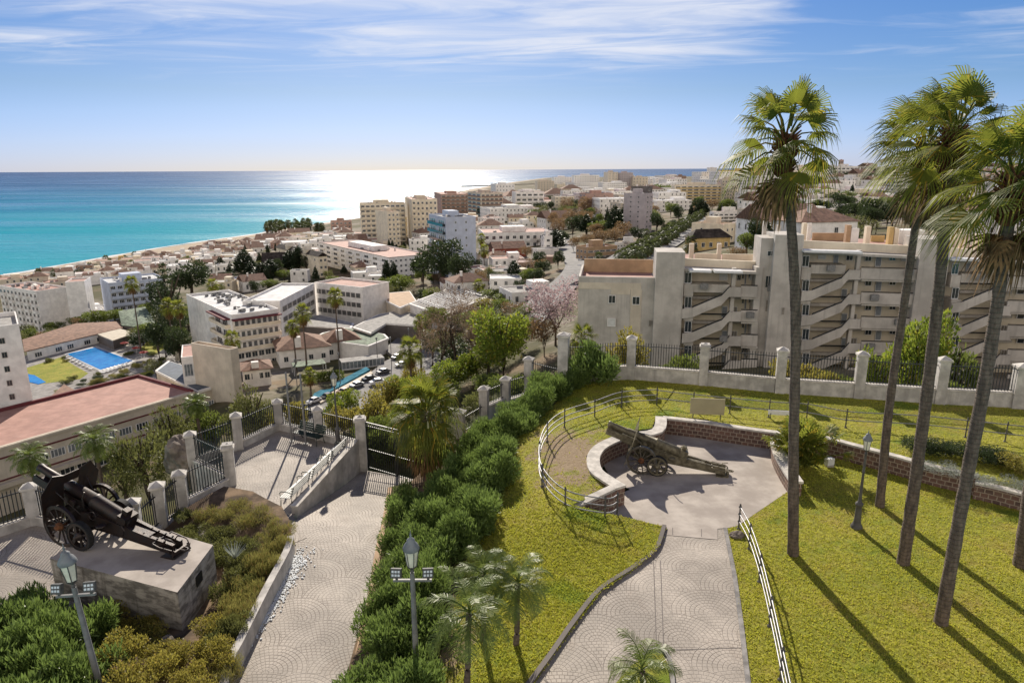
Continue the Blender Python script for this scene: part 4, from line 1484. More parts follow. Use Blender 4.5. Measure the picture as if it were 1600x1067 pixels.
def wheel(parent, c, r, w, body, hub='rust', spokes=12, tyre='steel_worn', name='wheel', solid=False):
	"""spoked gun wheel turning about the local Y axis: wheel > rim, spokes, hub, tyre"""
	o = empty(name, c)
	o.parent = parent
	m4 = Matrix.Rotation(math.pi / 2, 4, 'X')
	def ring(ro, ri, w_):
		n = 36
		mb = MB()
		vs, fs = [], []
		for i in range(n):
			a = 2 * math.pi * i / n
			for rr_, y in ((ro, -w_), (ro, w_), (ri, w_), (ri, -w_)):
				vs.append((rr_ * math.cos(a), y, rr_ * math.sin(a)))
		for i in range(n):
			j = (i + 1) % n
			for k in range(4):
				fs.append((4 * i + k, 4 * i + (k + 1) % 4, 4 * j + (k + 1) % 4, 4 * j + k))
		mb.add(vs, fs, 0, False)
		return mb
	ring(r, r - .035, w / 2).build('tyre', tyre, o)
	ring(r - .034, r - .105, w * .42).build('rim', body, o)
	mb = MB()
	for i in range(spokes):
		a = 2 * math.pi * (i + .3) / spokes
		d = Vector((math.cos(a), 0, math.sin(a)))
		if solid:
			mb.cyl(d * .06, d * (r - .09), .035, .05, 6)
		else:
			mb.cyl(d * .07 + Vector((0, 0.0, 0)), d * (r - .09), .030, .024, 6)
	mb.build('spokes', body, o)
	mb = MB()
	mb.lathe((0, 0, 0), [(.03, -.17), (.065, -.16), (.075, -.09), (.12, -.08), (.125, .08), (.075, .09), (.065, .16), (.03, .17)], 14, mat4=m4)
	mb.build('hub', hub, o)
	return o
def prof_tube(mb, a, b, prof, n=16, m=0):
	"""lathe a profile [(radius, distance along)] along a->b"""
	a, b = Vector(a), Vector(b)
	q = (b - a).to_track_quat('Z', 'Y').to_matrix().to_4x4()
	mb.lathe(a, prof, n, m, mat4=q)
def cannon(name, loc, yaw, s, body, label, hub='rust', elev=17.0, tyre='steel_worn', big_r=.64, front_box=False):
	e = empty(name, loc, label, 'cannon', 'old field guns', yaw)
	e.scale = (s, s, s)
	AX = big_r + .02
	hw = .72
	# carriage wheels
	for sy_ in (-1, 1):
		wheel(e, (0, sy_ * hw, AX - .02), big_r, .085, body if body == 'gun_black' else 'wood_weathered', hub, tyre=tyre)
	# rubber-tyred travelling wheels behind
	for sy_ in (-1, 1):
		wheel(e, (.66, sy_ * (hw - .02) - .0, .44), .44, .16, body, body, 7, 'rubber', name='travelling_wheel', solid=True)
	mb = MB()
	mb.cyl((0, -hw - .12, AX - .02), (0, hw + .12, AX - .02), .05, n=10)
	mb.cyl((.66, -hw, .44), (.66, hw, .44), .04, n=10)
	mb.box((.33, hw - .22, .6), (.78, .05, .10), mat4=Matrix.Rotation(R_(18), 4, 'Y'))
	mb.box((.33, -hw + .22, .6), (.78, .05, .10), mat4=Matrix.Rotation(R_(18), 4, 'Y'))
	mb.build('axle', body, e)
	# trail: two riveted cheeks converging to the spade
	L = 3.45
	tr = MB()
	for sy_ in (-1, 1):
		p = [(-.30, .26), (1.2, .23), (2.55, .17), (L, .13)]
		zt = [AX + .34, AX + .14, .50, .34]
		zb = [AX - .14, AX - .26, .20, .06]
		for i in range(3):
			x0, y0 = p[i]
			x1, y1 = p[i + 1]
			y0 *= sy_
			y1 *= sy_
			t_ = .03
			vs = [(x0, y0 - t_, zb[i]), (x1, y1 - t_, zb[i + 1]), (x1, y1 + t_, zb[i + 1]), (x0, y0 + t_, zb[i]), (x0, y0 - t_, zt[i]), (x1, y1 - t_, zt[i + 1]), (x1, y1 + t_, zt[i + 1]), (x0, y0 + t_, zt[i])]
			tr.add(vs, [(0, 3, 2, 1), (4, 5, 6, 7), (0, 1, 5, 4), (1, 2, 6, 5), (2, 3, 7, 6), (3, 0, 4, 7)])
		# flanges
		for i in range(3):
			x0, y0 = p[i]
			x1, y1 = p[i + 1]
			for zz in (zt, zb):
				vs = [(x0, sy_ * y0 - .05, zz[i] - .012), (x1, sy_ * y1 - .05, zz[i + 1] - .012), (x1, sy_ * y1 + .05, zz[i + 1] - .012), (x0, sy_ * y0 + .05, zz[i] - .012),
					  (x0, sy_ * y0 - .05, zz[i] + .014), (x1, sy_ * y1 - .05, zz[i + 1] + .014), (x1, sy_ * y1 + .05, zz[i + 1] + .014), (x0, sy_ * y0 + .05, zz[i] + .014)]
				tr.add(vs, [(0, 3, 2, 1), (4, 5, 6, 7), (0, 1, 5, 4), (1, 2, 6, 5), (2, 3, 7, 6), (3, 0, 4, 7)])
	for x, z, w_, h_ in ((1.35, .62, .42, .05), (1.9, .50, .38, .05), (2.4, .42, .34, .05), (2.95, .36, .3, .04)):
		tr.box((x, 0, z), (.28, w_, h_), mat4=Matrix.Rotation(R_(12), 4, 'Y'))
	# top cover plate of the rear half
	tr.add([(1.55, -.2, .66), (2.6, -.16, .48), (2.6, .16, .48), (1.55, .2, .66)], [(0, 1, 2, 3)])
	for k in range(7):
		x = 1.7 + .24 * k
		for sy_ in (-1, 1):
			tr.box((x, sy_ * .15, .66 - (x - 1.55) * .17 + .02), (.04, .04, .04))
	tr.build('trail', body, e)
	# trail end: spade, eye, handspikes and clutter
	sp = MB()
	sp.box((L - .12, 0, .02), (.5, .62, .05), mat4=Matrix.Rotation(R_(-6), 4, 'Y'))
	sp.box((L + .08, 0, .10), (.05, .62, .26), mat4=Matrix.Rotation(R_(14), 4, 'Y'))
	sp.box((L - .35, 0, .25), (.06, .55, .08))
	sp.cyl((L - .55, -.34, .40), (L - .55, .34, .40), .025, n=8)
	for sy_ in (-1, 1):
		sp.tube([(L - .55, sy_ * .34, .40), (L - .3, sy_ * .36, .34), (L, sy_ * .33, .30), (L + .12, sy_ * .26, .24)], .02, 6)
		sp.box((L - .25, sy_ * .22, .22), (.34, .05, .16))
	sp.tube([(L + .1, -.08, .2), (L + .28, -.06, .19), (L + .33, 0, .19), (L + .28, .06, .19), (L + .1, .08, .2)], .028, 8)
	sp.build('spade', body, e)
	hs = MB()
	hs.tube([(L - .2, .1, .36), (L - .1, .12, .48), (L + .1, .1, .50)], .018, 6)
	hs.tube([(L - .3, -.14, .38), (L - .25, -.16, .52), (L - .05, -.16, .5), (L, -.1, .38)], .018, 6)
	hs.build('handspike', body, e)
	# cradle, recuperator, barrel
	al = R_(elev)
	dr_ = Vector((-math.cos(al), 0, math.sin(al)))      # towards the muzzle
	up_ = Vector((math.sin(al), 0, math.cos(al)))
	C0 = Vector((.02, 0, AX + .60))
	rm = Matrix((( -dr_.x, 0, up_.x), (-dr_.y, 1, up_.y), (-dr_.z, 0, up_.z))).to_4x4()    # local x backwards along barrel
	ba = MB()
	br = C0 + dr_ * -1.62 + up_ * .10
	prof_tube(ba, br, br + dr_, [(.20, 0), (.215, .04), (.215, 1.0), (.225, 1.02), (.225, 1.10), (.195, 1.12), (.18, 1.75), (.165, 1.80), (.155, 2.35), (.125, 2.4), (.11, 3.1), (.125, 3.14), (.125, 3.24), (.085, 3.25), (.085, 3.1)], 20)
	ba.build('barrel', body, e)
	bc = MB()
	bc.box(C0 + dr_ * -1.73 + up_ * .10, (.30, .46, .44), mat4=rm)
	bc.box(C0 + dr_ * -1.69 + up_ * .38, (.18, .20, .18), mat4=rm)
	bc.cyl(C0 + dr_ * -1.87 + up_ * .10, C0 + dr_ * -1.93 + up_ * .10, .16, n=14)
	bc.tube([C0 + dr_ * -1.82 + up_ * .1 + Vector((0, -.26, 0)), C0 + dr_ * -1.97 + up_ * .05 + Vector((0, -.3, 0)), C0 + dr_ * -1.97 + up_ * -.12 + Vector((0, -.3, 0))], .025, 6)
	bc.build('breech', 'plaster_beige' if False else body, e)
	cr = MB()
	cr.box(C0 + dr_ * -.35 + up_ * -.22, (2.5, .36, .26), mat4=rm)
	for sy_ in (-1, 1):
		cr.box(C0 + dr_ * -.35 + up_ * -.07 + Vector((0, sy_ * .2, 0)), (2.5, .04, .09), mat4=rm)
	cr.cyl(C0 + dr_ * -1.5 + up_ * -.38, C0 + dr_ * .8 + up_ * -.38, .07, n=10)
	cr.build('cradle', body, e)
	rc = MB()
	f0 = C0 + dr_ * 1.0
	for sy_ in (-1, 1):
		rc.box(f0 + up_ * -.18 + Vector((0, sy_ * .19, 0)), (1.15, .05, .26), mat4=rm)
	rc.box(f0 + up_ * -.30, (1.15, .40, .04), mat4=rm)
	rc.build('slide', body, e)
	# side brackets and wheels of the laying gear
	ly = MB()
	for sy_ in (-1, 1):
		ly.add([(-.35, sy_ * .30, AX - .05), (.75, sy_ * .30, AX - .1), (.42, sy_ * .30, AX + .62), (-.05, sy_ * .30, AX + .72)], [(0, 1, 2, 3), (3, 2, 1, 0)])
		ly.box((.1, sy_ * .31, AX + .3), (.6, .04, .06), mat4=Matrix.Rotation(R_(-35), 4, 'Y'))
		ly.cyl((.1, sy_ * .24, AX + .52), (.1, sy_ * .38, AX + .52), .11, n=12)
		ly.box((.55, sy_ * .34, AX + .2), (.3, .08, .22))
	ly.tube([(.85, -.34, .95), (.98, -.36, 1.02), (1.02, -.46, 1.0)], .016, 6)
	ly.tube([(.6, -.40, 1.15), (.62, -.42, 1.45), (.66, -.36, 1.62)], .022, 6)
	for k in range(10):
		a = 2 * math.pi * k / 10
		b_ = 2 * math.pi * (k + 1) / 10
		ly.cyl((.9 + .13 * math.cos(a), -.42, .95 + .13 * math.sin(a)), (.9 + .13 * math.cos(b_), -.42, .95 + .13 * math.sin(b_)), .014, n=5)
	ly.build('laying_gear', body, e)
	for sy_ in (-1, 1):
		st = MB()
		st.lathe((1.25, sy_ * .48, .74), [(.02, -.05), (.13, -.03), (.15, 0), (.12, .02)], 12)
		st.tube([(1.25, sy_ * .48, .7), (1.2, sy_ * .4, .6), (1.1, sy_ * .26, .58)], .02, 6)
		st.build('seat', body, e)
	# shield: two wings either side of the barrel, raked back, bent at the middle
	sh = MB()
	def plate(pts, t=.012):
		pts = [Vector(p) for p in pts]
		n = (pts[1] - pts[0]).cross(pts[2] - pts[0]).normalized() * t
		k = len(pts)
		sh.add([p - n for p in pts] + [p + n for p in pts], [tuple(range(k - 1, -1, -1)), tuple(range(k, 2 * k))] + [(i, (i + 1) % k, (i + 1) % k + k, i + k) for i in range(k)])
	for sy_ in (-1, 1):
		plate([(-.50, sy_ * .24, AX - .02), (-.56, sy_ * .80, AX + .06), (-.30, sy_ * .92, AX + .95), (-.16, sy_ * .60, AX + 1.42), (-.20, sy_ * .24, AX + 1.30)])
		plate([(-.52, sy_ * .30, AX - .04), (-.58, sy_ * .78, AX + .02), (-.72, sy_ * .66, AX - .42), (-.70, sy_ * .36, AX - .44)])
	plate([(-.20, -.24, AX + 1.30), (-.20, .24, AX + 1.30), (-.30, .24, AX + 1.02), (-.30, -.24, AX + 1.02)])
	for sy_ in (-1, 1):
		sh.cyl((-.3, sy_ * .5, AX + .9), (.3, sy_ * .32, AX + .2), .018, n=6)
	sh.build('shield', body, e)
	return e
# green gun in its court
wn = P(1001, 741, .012)
y1 = R_(-13)
axd = Vector((-math.sin(y1), math.cos(y1), 0))
s1 = 1.0
c0 = Vector((wn.x, wn.y, .012)) + axd * .72
cannon('cannon', c0, y1, s1, 'gun_green', 'khaki-green field cannon standing in the sunken concrete court', elev=19.5)
# black gun on the plinth
wn = P(101, 853, pz)
y2 = R_(-19)
axd = Vector((-math.sin(y2), math.cos(y2), 0))
s2 = 1.16
c0 = Vector((wn.x, wn.y, pz + .0)) + axd * (.72 * s2)
cannon('cannon', c0, y2, s2, 'gun_black', 'black field cannon with rusty hubs on top of the concrete plinth', elev=21.0, tyre='gun_black')
# ------------------------------------------------------------------ vegetation
def leaf_mesh(name, material, blobs, n, size, aspect=.45, seed=0, upness=.3, fill=.45, bend=.25, extra=None, droop=0.0):
	"""cloud of small leaf faces spread through lumps; blobs: (centre, radii)"""
	rg = np.random.default_rng(seed)
	vol = np.array([b[1][0] * b[1][1] * b[1][2] for b in blobs]) ** .66
	idx = rg.choice(len(blobs), n, p=vol / vol.sum())
	C = np.array([b[0] for b in blobs])[idx]
	Rr = np.array([b[1] for b in blobs])[idx]
	d = rg.normal(size=(n, 3))
	d /= np.linalg.norm(d, axis=1)[:, None]
	# lumps inside the lump
	lump = 1 + .16 * np.sin(d[:, 0] * 7 + idx * 1.7) * np.cos(d[:, 1] * 6 + idx) + .12 * np.sin(d[:, 2] * 9 + idx * .6)
	rad = (fill + (1 - fill) * rg.random(n) ** .5) * lump
	p = C + d * Rr * rad[:, None]
	ax = d + rg.normal(size=(n, 3)) * .7 + np.array([0, 0, upness * 2]) - np.array([0, 0, droop])
	ax /= np.linalg.norm(ax, axis=1)[:, None]
	sd = np.cross(ax, rg.normal(size=(n, 3)))
	sd /= np.linalg.norm(sd, axis=1)[:, None] + 1e-9
	L = size * (.6 + .8 * rg.random(n))[:, None]
	W = L * aspect * .5
	nrm = np.cross(ax, sd)
	a = p
	b = p + ax * L * .5 + sd * W + nrm * L * bend * .2
	c = p + ax * L - nrm * L * bend * .3
	e = p + ax * L * .5 - sd * W + nrm * L * bend * .2
	V = np.stack([a, b, c, e], 1).reshape(-1, 3)
	me = bpy.data.meshes.new(name)
	me.vertices.add(len(V))
	me.vertices.foreach_set('co', V.astype(np.float32).ravel())
	me.loops.add(len(V))
	me.loops.foreach_set('vertex_index', np.arange(len(V), dtype=np.int32))
	me.polygons.add(n)
	me.polygons.foreach_set('loop_start', np.arange(0, len(V), 4, dtype=np.int32))
	me.polygons.foreach_set('loop_total', np.full(n, 4, dtype=np.int32))
	me.materials.append(M[material])
	me.update(calc_edges=True)
	return me
def blobs_round(seed, k=9, flat=.8, r=.5):
	rs = random.Random(seed)
	out = [((0, 0, 0), (.62, .62, .62 * flat))]
	for i in range(k):
		a = rs.random() * 6.28
		z = rs.uniform(-.45, .6)
		q = (1 - z * z * .8) ** .5 * rs.uniform(.45, .68)
		rr_ = rs.uniform(.26, .46)
		out.append(((q * math.cos(a), q * math.sin(a), z * flat), (rr_, rr_, rr_ * .85)))
	return out
def branch_mesh(name, material, seed, depth=5, spread=.55, r0=.03, up=.35, n0=3, L0=.36, twig=.0018):
	"""unit-height leafless branching, rooted at the origin"""
	rs = random.Random(seed)
	mb = MB()
	def go(p, d, L, r, k):
		q = p + d * L
		mid = p.lerp(q, .5) + Vector((rs.uniform(-1, 1), rs.uniform(-1, 1), 0)) * L * .06
		mb.tube([p, mid, q], r, 4 if k > 1 else 3, radii=[r, r * .85, r * .68])
		if k <= 0:
			return
		for i in range(n0 if k > 1 else 4):
			v = Vector((rs.gauss(0, 1), rs.gauss(0, 1), rs.gauss(0, .6))) * spread
			nd = (d + v + Vector((0, 0, up))).normalized()
			go(p.lerp(q, rs.uniform(.55, 1)), nd, L * rs.uniform(.6, .85), max(twig, r * .58), k - 1)
	go(Vector((0, 0, 0)), Vector((0, 0, 1)), L0, r0, depth)
	return mb.mesh(name, [material])
def trunk_mesh(name, seed, forks=4):
	rs = random.Random(seed)
	mb = MB()
	mb.tube([(0, 0, -.1), (.02, .01, .25), (-.02, .02, .5), (0, 0, .8)], .05, 7, radii=[.075, .055, .042, .02])
	for i in range(forks):
		a = rs.random() * 6.28
		z = rs.uniform(.3, .5)
		mb.tube([(0, 0, z), (.14 * math.cos(a), .14 * math.sin(a), z + .16), (.28 * math.cos(a), .28 * math.sin(a), z + .36)], .02, 5, radii=[.03, .02, .008])
	return mb.mesh(name, ['trunk_bark'])
TM = {}
def crownset(kind):
	if kind in TM:
		return TM[kind]
	out = []
	def r(material, n, size, **kw):
		for s in range(3):
			out.append(leaf_mesh('crown', material, blobs_round(s * 7 + hash_(kind)), n, size, seed=s + hash_(kind), **kw))
	if kind == 'broad':
		r('leaf_green', 2600, .13)
	elif kind == 'dark':
		r('leaf_dark', 2800, .12)
	elif kind == 'olive':
		r('leaf_olive', 2200, .12, aspect=.3)
	elif kind == 'lime':
		r('leaf_lime', 4600, .10)
	elif kind == 'yellow':
		r('leaf_yellowgreen', 3000, .11)
	elif kind == 'autumn':
		r('leaf_autumn', 1700, .11)
	elif kind == 'twiggy':
		for s in range(3):
			out.append(leaf_mesh('crown', 'leaf_twig', blobs_round(s + 40), 1500, .10, aspect=.12, seed=s, fill=.2))
	elif kind == 'cypress':
		for s in range(3):
			bl_ = [((0, 0, -.75 + .17 * i), (.20 * (1 - (i / 10.5) ** 1.6) + .03, .20 * (1 - (i / 10.5) ** 1.6) + .03, .16)) for i in range(11)]
			out.append(leaf_mesh('crown', 'leaf_cypress', bl_, 1900, .09, aspect=.5, seed=s, upness=1.5, fill=.6))
	elif kind == 'pine':
		for s in range(3):
			rs = random.Random(s + 9)
			bl_ = [((rs.uniform(-.65, .65), rs.uniform(-.65, .65), rs.uniform(-.1, .45)), (rs.uniform(.25, .42), rs.uniform(.25, .42), rs.uniform(.14, .24))) for i in range(12)]
			out.append(leaf_mesh('crown', 'leaf_dark', bl_, 2800, .10, aspect=.35, seed=s, upness=.6))
	elif kind == 'norfolk':
		bl_ = []
		for i in range(11):
			w_ = .46 * (1 - i / 11.5)
			for k in range(7):
				a = k * 6.28 / 7 + i * .4
				bl_.append(((w_ * .6 * math.cos(a), w_ * .6 * math.sin(a), -.85 + i * .165), (w_ * .42 + .02, w_ * .42 + .02, .03)))
		out.append(leaf_mesh('crown', 'leaf_dark', bl_, 3600, .07, aspect=.3, seed=3, upness=.4))
	elif kind == 'pink':
		for s in range(2):
			out.append(leaf_mesh('crown', 'leaf_pink', blobs_round(s + 21, 11), 3400, .06, aspect=.6, seed=s, fill=.35))
	TM[kind] = out
	return out
def hash_(k):
	return sum(ord(c) for c in k) % 89
TRK = []
BRM = []
def tree(kind, loc, h, w, label=None, cat='tree', group='trees of the town', desc=None, name=None, trunkfrac=.25, rz=None, seed=None):
	"""tree of total height h and crown width w"""
	nm = name or {'cypress': 'cypress_tree', 'pine': 'pine_tree', 'norfolk': 'conifer_tree', 'dark': 'evergreen_tree', 'olive': 'olive_tree', 'autumn': 'plane_tree', 'twiggy': 'bare_tree'}.get(kind, 'broadleaf_tree')
	rs = random.Random(seed if seed is not None else int(abs(loc[0] * 13 + loc[1] * 7)))
	e = empty(nm, loc, rz=rs.random() * 6.28 if rz is None else rz)
	if label:
		tag(e, label, cat, group)
	else:
		auto(e, desc, cat, group)
	me = rs.choice(crownset(kind))
	c = bpy.data.objects.new('crown', me)
	COL.objects.link(c)
	c.parent = e
	ch = h * (1 - trunkfrac)
	c.location = (0, 0, h * trunkfrac + ch * .5)
	wx = w / 2
	if kind in ('cypress',):
		c.scale = (wx / .2, wx / .2, ch / 1.95)
	elif kind == 'norfolk':
		c.scale = (wx / .46, wx / .46, ch / 1.85)
	elif kind == 'pine':
		c.scale = (wx / .95, wx / .95, ch / .95)
		c.location.z = h - ch * .45
	else:
		c.scale = (wx / .95, wx / .95, ch / 1.75)
	if not TRK:
		TRK.extend([trunk_mesh('trunk', 1), trunk_mesh('trunk', 2)])
		BRM.extend([branch_mesh('branches', 'trunk_bark', 4), branch_mesh('branches', 'trunk_bark', 9)])
	if kind in ('twiggy', 'pink', 'autumn'):
		t = bpy.data.objects.new('branches', rs.choice(BRM))
		t.scale = (w * .62, w * .62, h * .70)
	else:
		t = bpy.data.objects.new('trunk', rs.choice(TRK))
		t.scale = (h * .6, h * .6, h)
	COL.objects.link(t)
	t.parent = e
	return e
# ---- shrubs
SM = {}
def shrub_meshes(kind):
	if kind in SM:
		return SM[kind]
	o = []
	for s in range(4):
		rs = random.Random(s * 3 + hash_(kind))
		if kind == 'oleander':
			bl_ = [((rs.uniform(-.5, .5), rs.uniform(-.5, .5), rs.uniform(.35, .75)), (rs.uniform(.22, .36),) * 2 + (rs.uniform(.22, .34),)) for i in range(9)] + [((0, 0, .35), (.55, .55, .35))]
			me = leaf_mesh('shrub', 'leaf_oleander', bl_, 3600, .145, aspect=.22, seed=s, upness=.55, fill=.5)
		elif kind == 'round':
			me = leaf_mesh('shrub', 'leaf_yellowgreen', [((q[0][0], q[0][1], .5 + q[0][2] * .5), (q[1][0], q[1][1], q[1][2] * .6)) for q in blobs_round(s + 3, 8)], 3800, .075, aspect=.55, seed=s, fill=.6)
		elif kind == 'green':
			me = leaf_mesh('shrub', 'leaf_green', [((q[0][0], q[0][1], .5 + q[0][2] * .5), (q[1][0], q[1][1], q[1][2] * .6)) for q in blobs_round(s + 13, 8)], 3200, .09, aspect=.5, seed=s, fill=.55)
		elif kind == 'dry':
			bl_ = [((rs.uniform(-.6, .6), rs.uniform(-.6, .6), rs.uniform(.1, .4)), (rs.uniform(.2, .4),) * 2 + (rs.uniform(.2, .35),)) for i in range(9)]
			me = leaf_mesh('shrub', 'leaf_dry', bl_, 3400, .16, aspect=.09, seed=s, upness=1.1, fill=.3)
		elif kind == 'mixed':
			bl_ = [((rs.uniform(-.6, .6), rs.uniform(-.6, .6), rs.uniform(.15, .5)), (rs.uniform(.25, .4),) * 2 + (rs.uniform(.2, .3),)) for i in range(9)]
			me = leaf_mesh('shrub', 'leaf_olive', bl_, 3800, .10, aspect=.3, seed=s, upness=.5, fill=.45)
		elif kind == 'boxhedge':
			me = leaf_mesh('shrub', 'leaf_dark', [((q[0][0] * .8, q[0][1] * .8, .5 + q[0][2] * .35), (q[1][0], q[1][1], q[1][2] * .55)) for q in blobs_round(s + 30, 10)], 4000, .06, aspect=.6, seed=s, fill=.75)
		elif kind == 'silver':
			me = leaf_mesh('shrub', 'leaf_silver', [((rs.uniform(-.8, .8), rs.uniform(-.4, .4), .25), (.3, .25, .25)) for i in range(7)], 1400, .10, aspect=.18, seed=s, upness=.7)
		o.append(me)
	SM[kind] = o
	return o
def shrub(kind, loc, w, h, desc=None, label=None, group='shrubs', name='shrub', rs=random):
	me = shrub_meshes(kind)[rs.randrange(4)]
	o = bpy.data.objects.new(name, me)
	COL.objects.link(o)
	o.location = loc
	o.rotation_euler = (0, 0, rs.random() * 6.28 if kind != 'silver' else 0)
	o.scale = (w / 1.6, w / 1.6, h)
	if label:
		tag(o, label, 'shrub', group)
	else:
		auto(o, desc, 'shrub', group)
	return o
# ---- palms
def fan_frond(mb, base, az, el, pet, R, rs, m=0, wind=Vector((0, 0, 0)), droop=.5, segs=30):
	"""one fan leaf: stalk, then a pleated fan whose tips hang"""
	d = Vector((math.cos(az) * math.cos(el), math.sin(az) * math.cos(el), math.sin(el)))
	mid = base + d * pet * .5 + Vector((0, 0, .05 * pet))
	tip = base + d * pet + wind * .15 - Vector((0, 0, .12 * pet * droop * 2))
	mb.tube([base, mid, tip], .022, 4, m, radii=[.035, .022, .016])
	fd = (tip - mid).normalized()
	side = fd.cross(Vector((0, 0, 1)))
	if side.length < .1:
		side = Vector((1, 0, 0))
	side.normalize()
	nrm = side.cross(fd).normalized()
	# cup and roll the blade a little
	roll = rs.uniform(-.5, .5)
	side, nrm = side * math.cos(roll) + nrm * math.sin(roll), nrm * math.cos(roll) - side * math.sin(roll)
	dr = Vector((0, 0, -1)) * droop
	n = segs
	span = R_(215)
	for i in range(n):
		a0 = -span / 2 + span * i / n
		a1 = -span / 2 + span * (i + 1) / n
		am = (a0 + a1) / 2
		L = R * (1 - .22 * (abs(am) / (span / 2)) ** 2) * rs.uniform(.86, 1.08)
		def pt(a, r_, drop, lift):
			v = fd * math.cos(a) + side * math.sin(a)
			q = tip + v * (L * r_) + nrm * (-.10 * L * abs(math.sin(a)) + lift)
			return q + (dr * 1.35 + wind) * (L * drop)
		mb.add([tip, pt(a0, .42, .04, 0), pt(am, .44, .03, .02 * L), pt(a1, .42, .04, 0)], [(0, 1, 2, 3)], m)
		w0 = (a1 - a0) * .42
		j = rs.uniform(-.5, .5) * (a1 - a0)
		mb.add([pt(am - w0 * .9, .42, .04, 0), pt(am - w0 * .5 + j * .4, .74, .19, 0), pt(am + j, .95, .60 + rs.uniform(-.1, .2), 0), pt(am + w0 * .5 + j * .4, .74, .19, 0), pt(am + w0 * .9, .42, .04, 0)], [(0, 1, 3, 4), (1, 2, 3)], m)
def fan_crown(seed, n=44, pet=1.05, R=1.15, wind=Vector((0, 0, 0)), dead=12, lowfr=118):
	rs = random.Random(seed)
	g, dd = MB(), MB()
	for i in range(n):
		t = i / n
		az = i * 2.39996 + rs.uniform(-.25, .25)
		el = R_(80 - lowfr * t ** 1.05 + rs.uniform(-9, 9))
		o = Vector((.12 * math.cos(az), .12 * math.sin(az), .35 - .75 * t))
		fan_frond(g, o, az, el, pet * rs.uniform(.85, 1.15), R * rs.uniform(.85, 1.1), rs, 0, wind, .35 + .55 * t)
	for i in range(dead):
		az = rs.random() * 6.28
		fan_frond(dd, Vector((.1 * math.cos(az), .1 * math.sin(az), -.35 - .3 * rs.random())), az, R_(-72 + rs.uniform(-12, 14)), pet * .9, R * .9, rs, 0, wind * .5, .7, 14)
	return g, dd
def palm_trunk(mb, pts, radii, n=14, rings=True, rs=random.Random(2)):
	line = smooth_line(pts, 10)
	k = len(line)
	rr_ = []
	for i in range(k):
		t = i / (k - 1) * (len(radii) - 1)
		a = int(min(t, len(radii) - 2))
		rr_.append(radii[a] + (radii[a + 1] - radii[a]) * (t - a))
	mb.tube(line, .1, n, radii=[r * (1 + (.035 * math.sin(i * 2.1) if rings else 0) + rs.uniform(-.02, .02)) for i, r in enumerate(rr_)])
def above(base, px, py):
	"""point over/under the pixel in the upright plane through base that faces the camera"""
	r = ray(px, py)
	return CAMLOC + r * (base.y / r.y)
def tall_palm(bpx, mids, tpx, seed, label, wind, R=1.15, rad=.23, n=44, pet=1.05, dead=9, low=105):
	base = P(*bpx, .02)
	top = above(base, *tpx)
	e = empty('fan_palm', base, label, 'palm tree', 'tall fan palms on the lawn')
	pts = [Vector((0, 0, -.2)), Vector((0, 0, .25))]
	for m_ in mids:
		q = above(base, *m_)
		pts.append(q - base)
	pts.append(top - base)
	mb = MB()
	palm_trunk(mb, pts, [rad * 1.35, rad * 1.05] + [rad * .93 - .05 * i * rad for i in range(len(mids))] + [rad * .72], 16)
	mb.build('trunk', 'trunk_palm', e)
	# swollen head of old leaf bases
	hb = MB()
	rs = random.Random(seed)
	t0 = top - base
	for i in range(90):
		a = i * 2.4
		z = -.75 + 1.15 * i / 90
		r = rad * (1.25 - abs(z + .1) * .55)
		c = t0 + Vector((r * math.cos(a), r * math.sin(a), z))
		o = Vector((math.cos(a), math.sin(a), .9)).normalized()
		hb.cyl(c - o * .05, c + o * rs.uniform(.16, .34), .055, .02, 5)
	hb.cyl(t0 + Vector((0, 0, -.8)), t0 + Vector((0, 0, .4)), rad * .9, rad * .8, 12)
	hb.build('leaf_bases', 'rust', e)
	g, dd = fan_crown(seed, n, pet, R, wind, dead, low)
	c = g.build('crown', 'leaf_palm', e)
	c.location = t0 + Vector((0, 0, .25))
	c = dd.build('dead_fronds', 'dead_frond', e)
	c.location = t0 + Vector((0, 0, .25))
	return e
W1 = Vector((-.12, 0, 0))
W2 = Vector((-.42, 0, .02))
tall_palm((1238, 866), [(1240, 700), (1243, 520), (1238, 380)], (1226, 232), 11, 'first tall fan palm, standing alone left of the others', W1, .98, .17, 24, .80, 6, 100)
tall_palm((1374, 791), [(1389, 640), (1412, 480)], (1446, 243), 12, 'second tall fan palm, thinner trunk rising behind the lantern post', W2, 1.0, .155, 30, .9)
tall_palm((1411, 880), [(1437, 700), (1462, 500)], (1488, 226), 13, 'third tall fan palm with its trunk between second and fourth palm', W2, .95, .185, 26, .85)
tall_palm((1470, 973), [(1508, 760), (1545, 560)], (1583, 300), 14, 'fourth tall fan palm with the trunk nearest the camera', W2 * .8, .98, .172, 27, .88)
tall_palm((1596, 884), [(1620, 700), (1640, 500)], (1668, 240), 15, 'fan palm trunk cut by the right edge of the frame', W2, 1.0, .24, 34, .9)
# short fan palm by the gate
q = P(672, 757, -1.75)
e = empty('fan_palm', q, 'short bushy fan palm beside the big iron gate', 'palm tree')
topq = above(q, 666, 645)
mb = MB()
palm_trunk(mb, [Vector((0, 0, -.2)), Vector((0, 0, .6)), (topq - q) * .6, topq - q], [.34, .32, .30, .26], 12)
mb.build('trunk', 'trunk_palm', e)
g, dd = fan_crown(31, 40, .9, 1.15, Vector((0, 0, 0)), 26, 112)
c = g.build('crown', 'leaf_palm', e); c.location = topq - q
c = dd.build('dead_fronds', 'dead_frond', e); c.location = topq - q + Vector((0, 0, -.2))
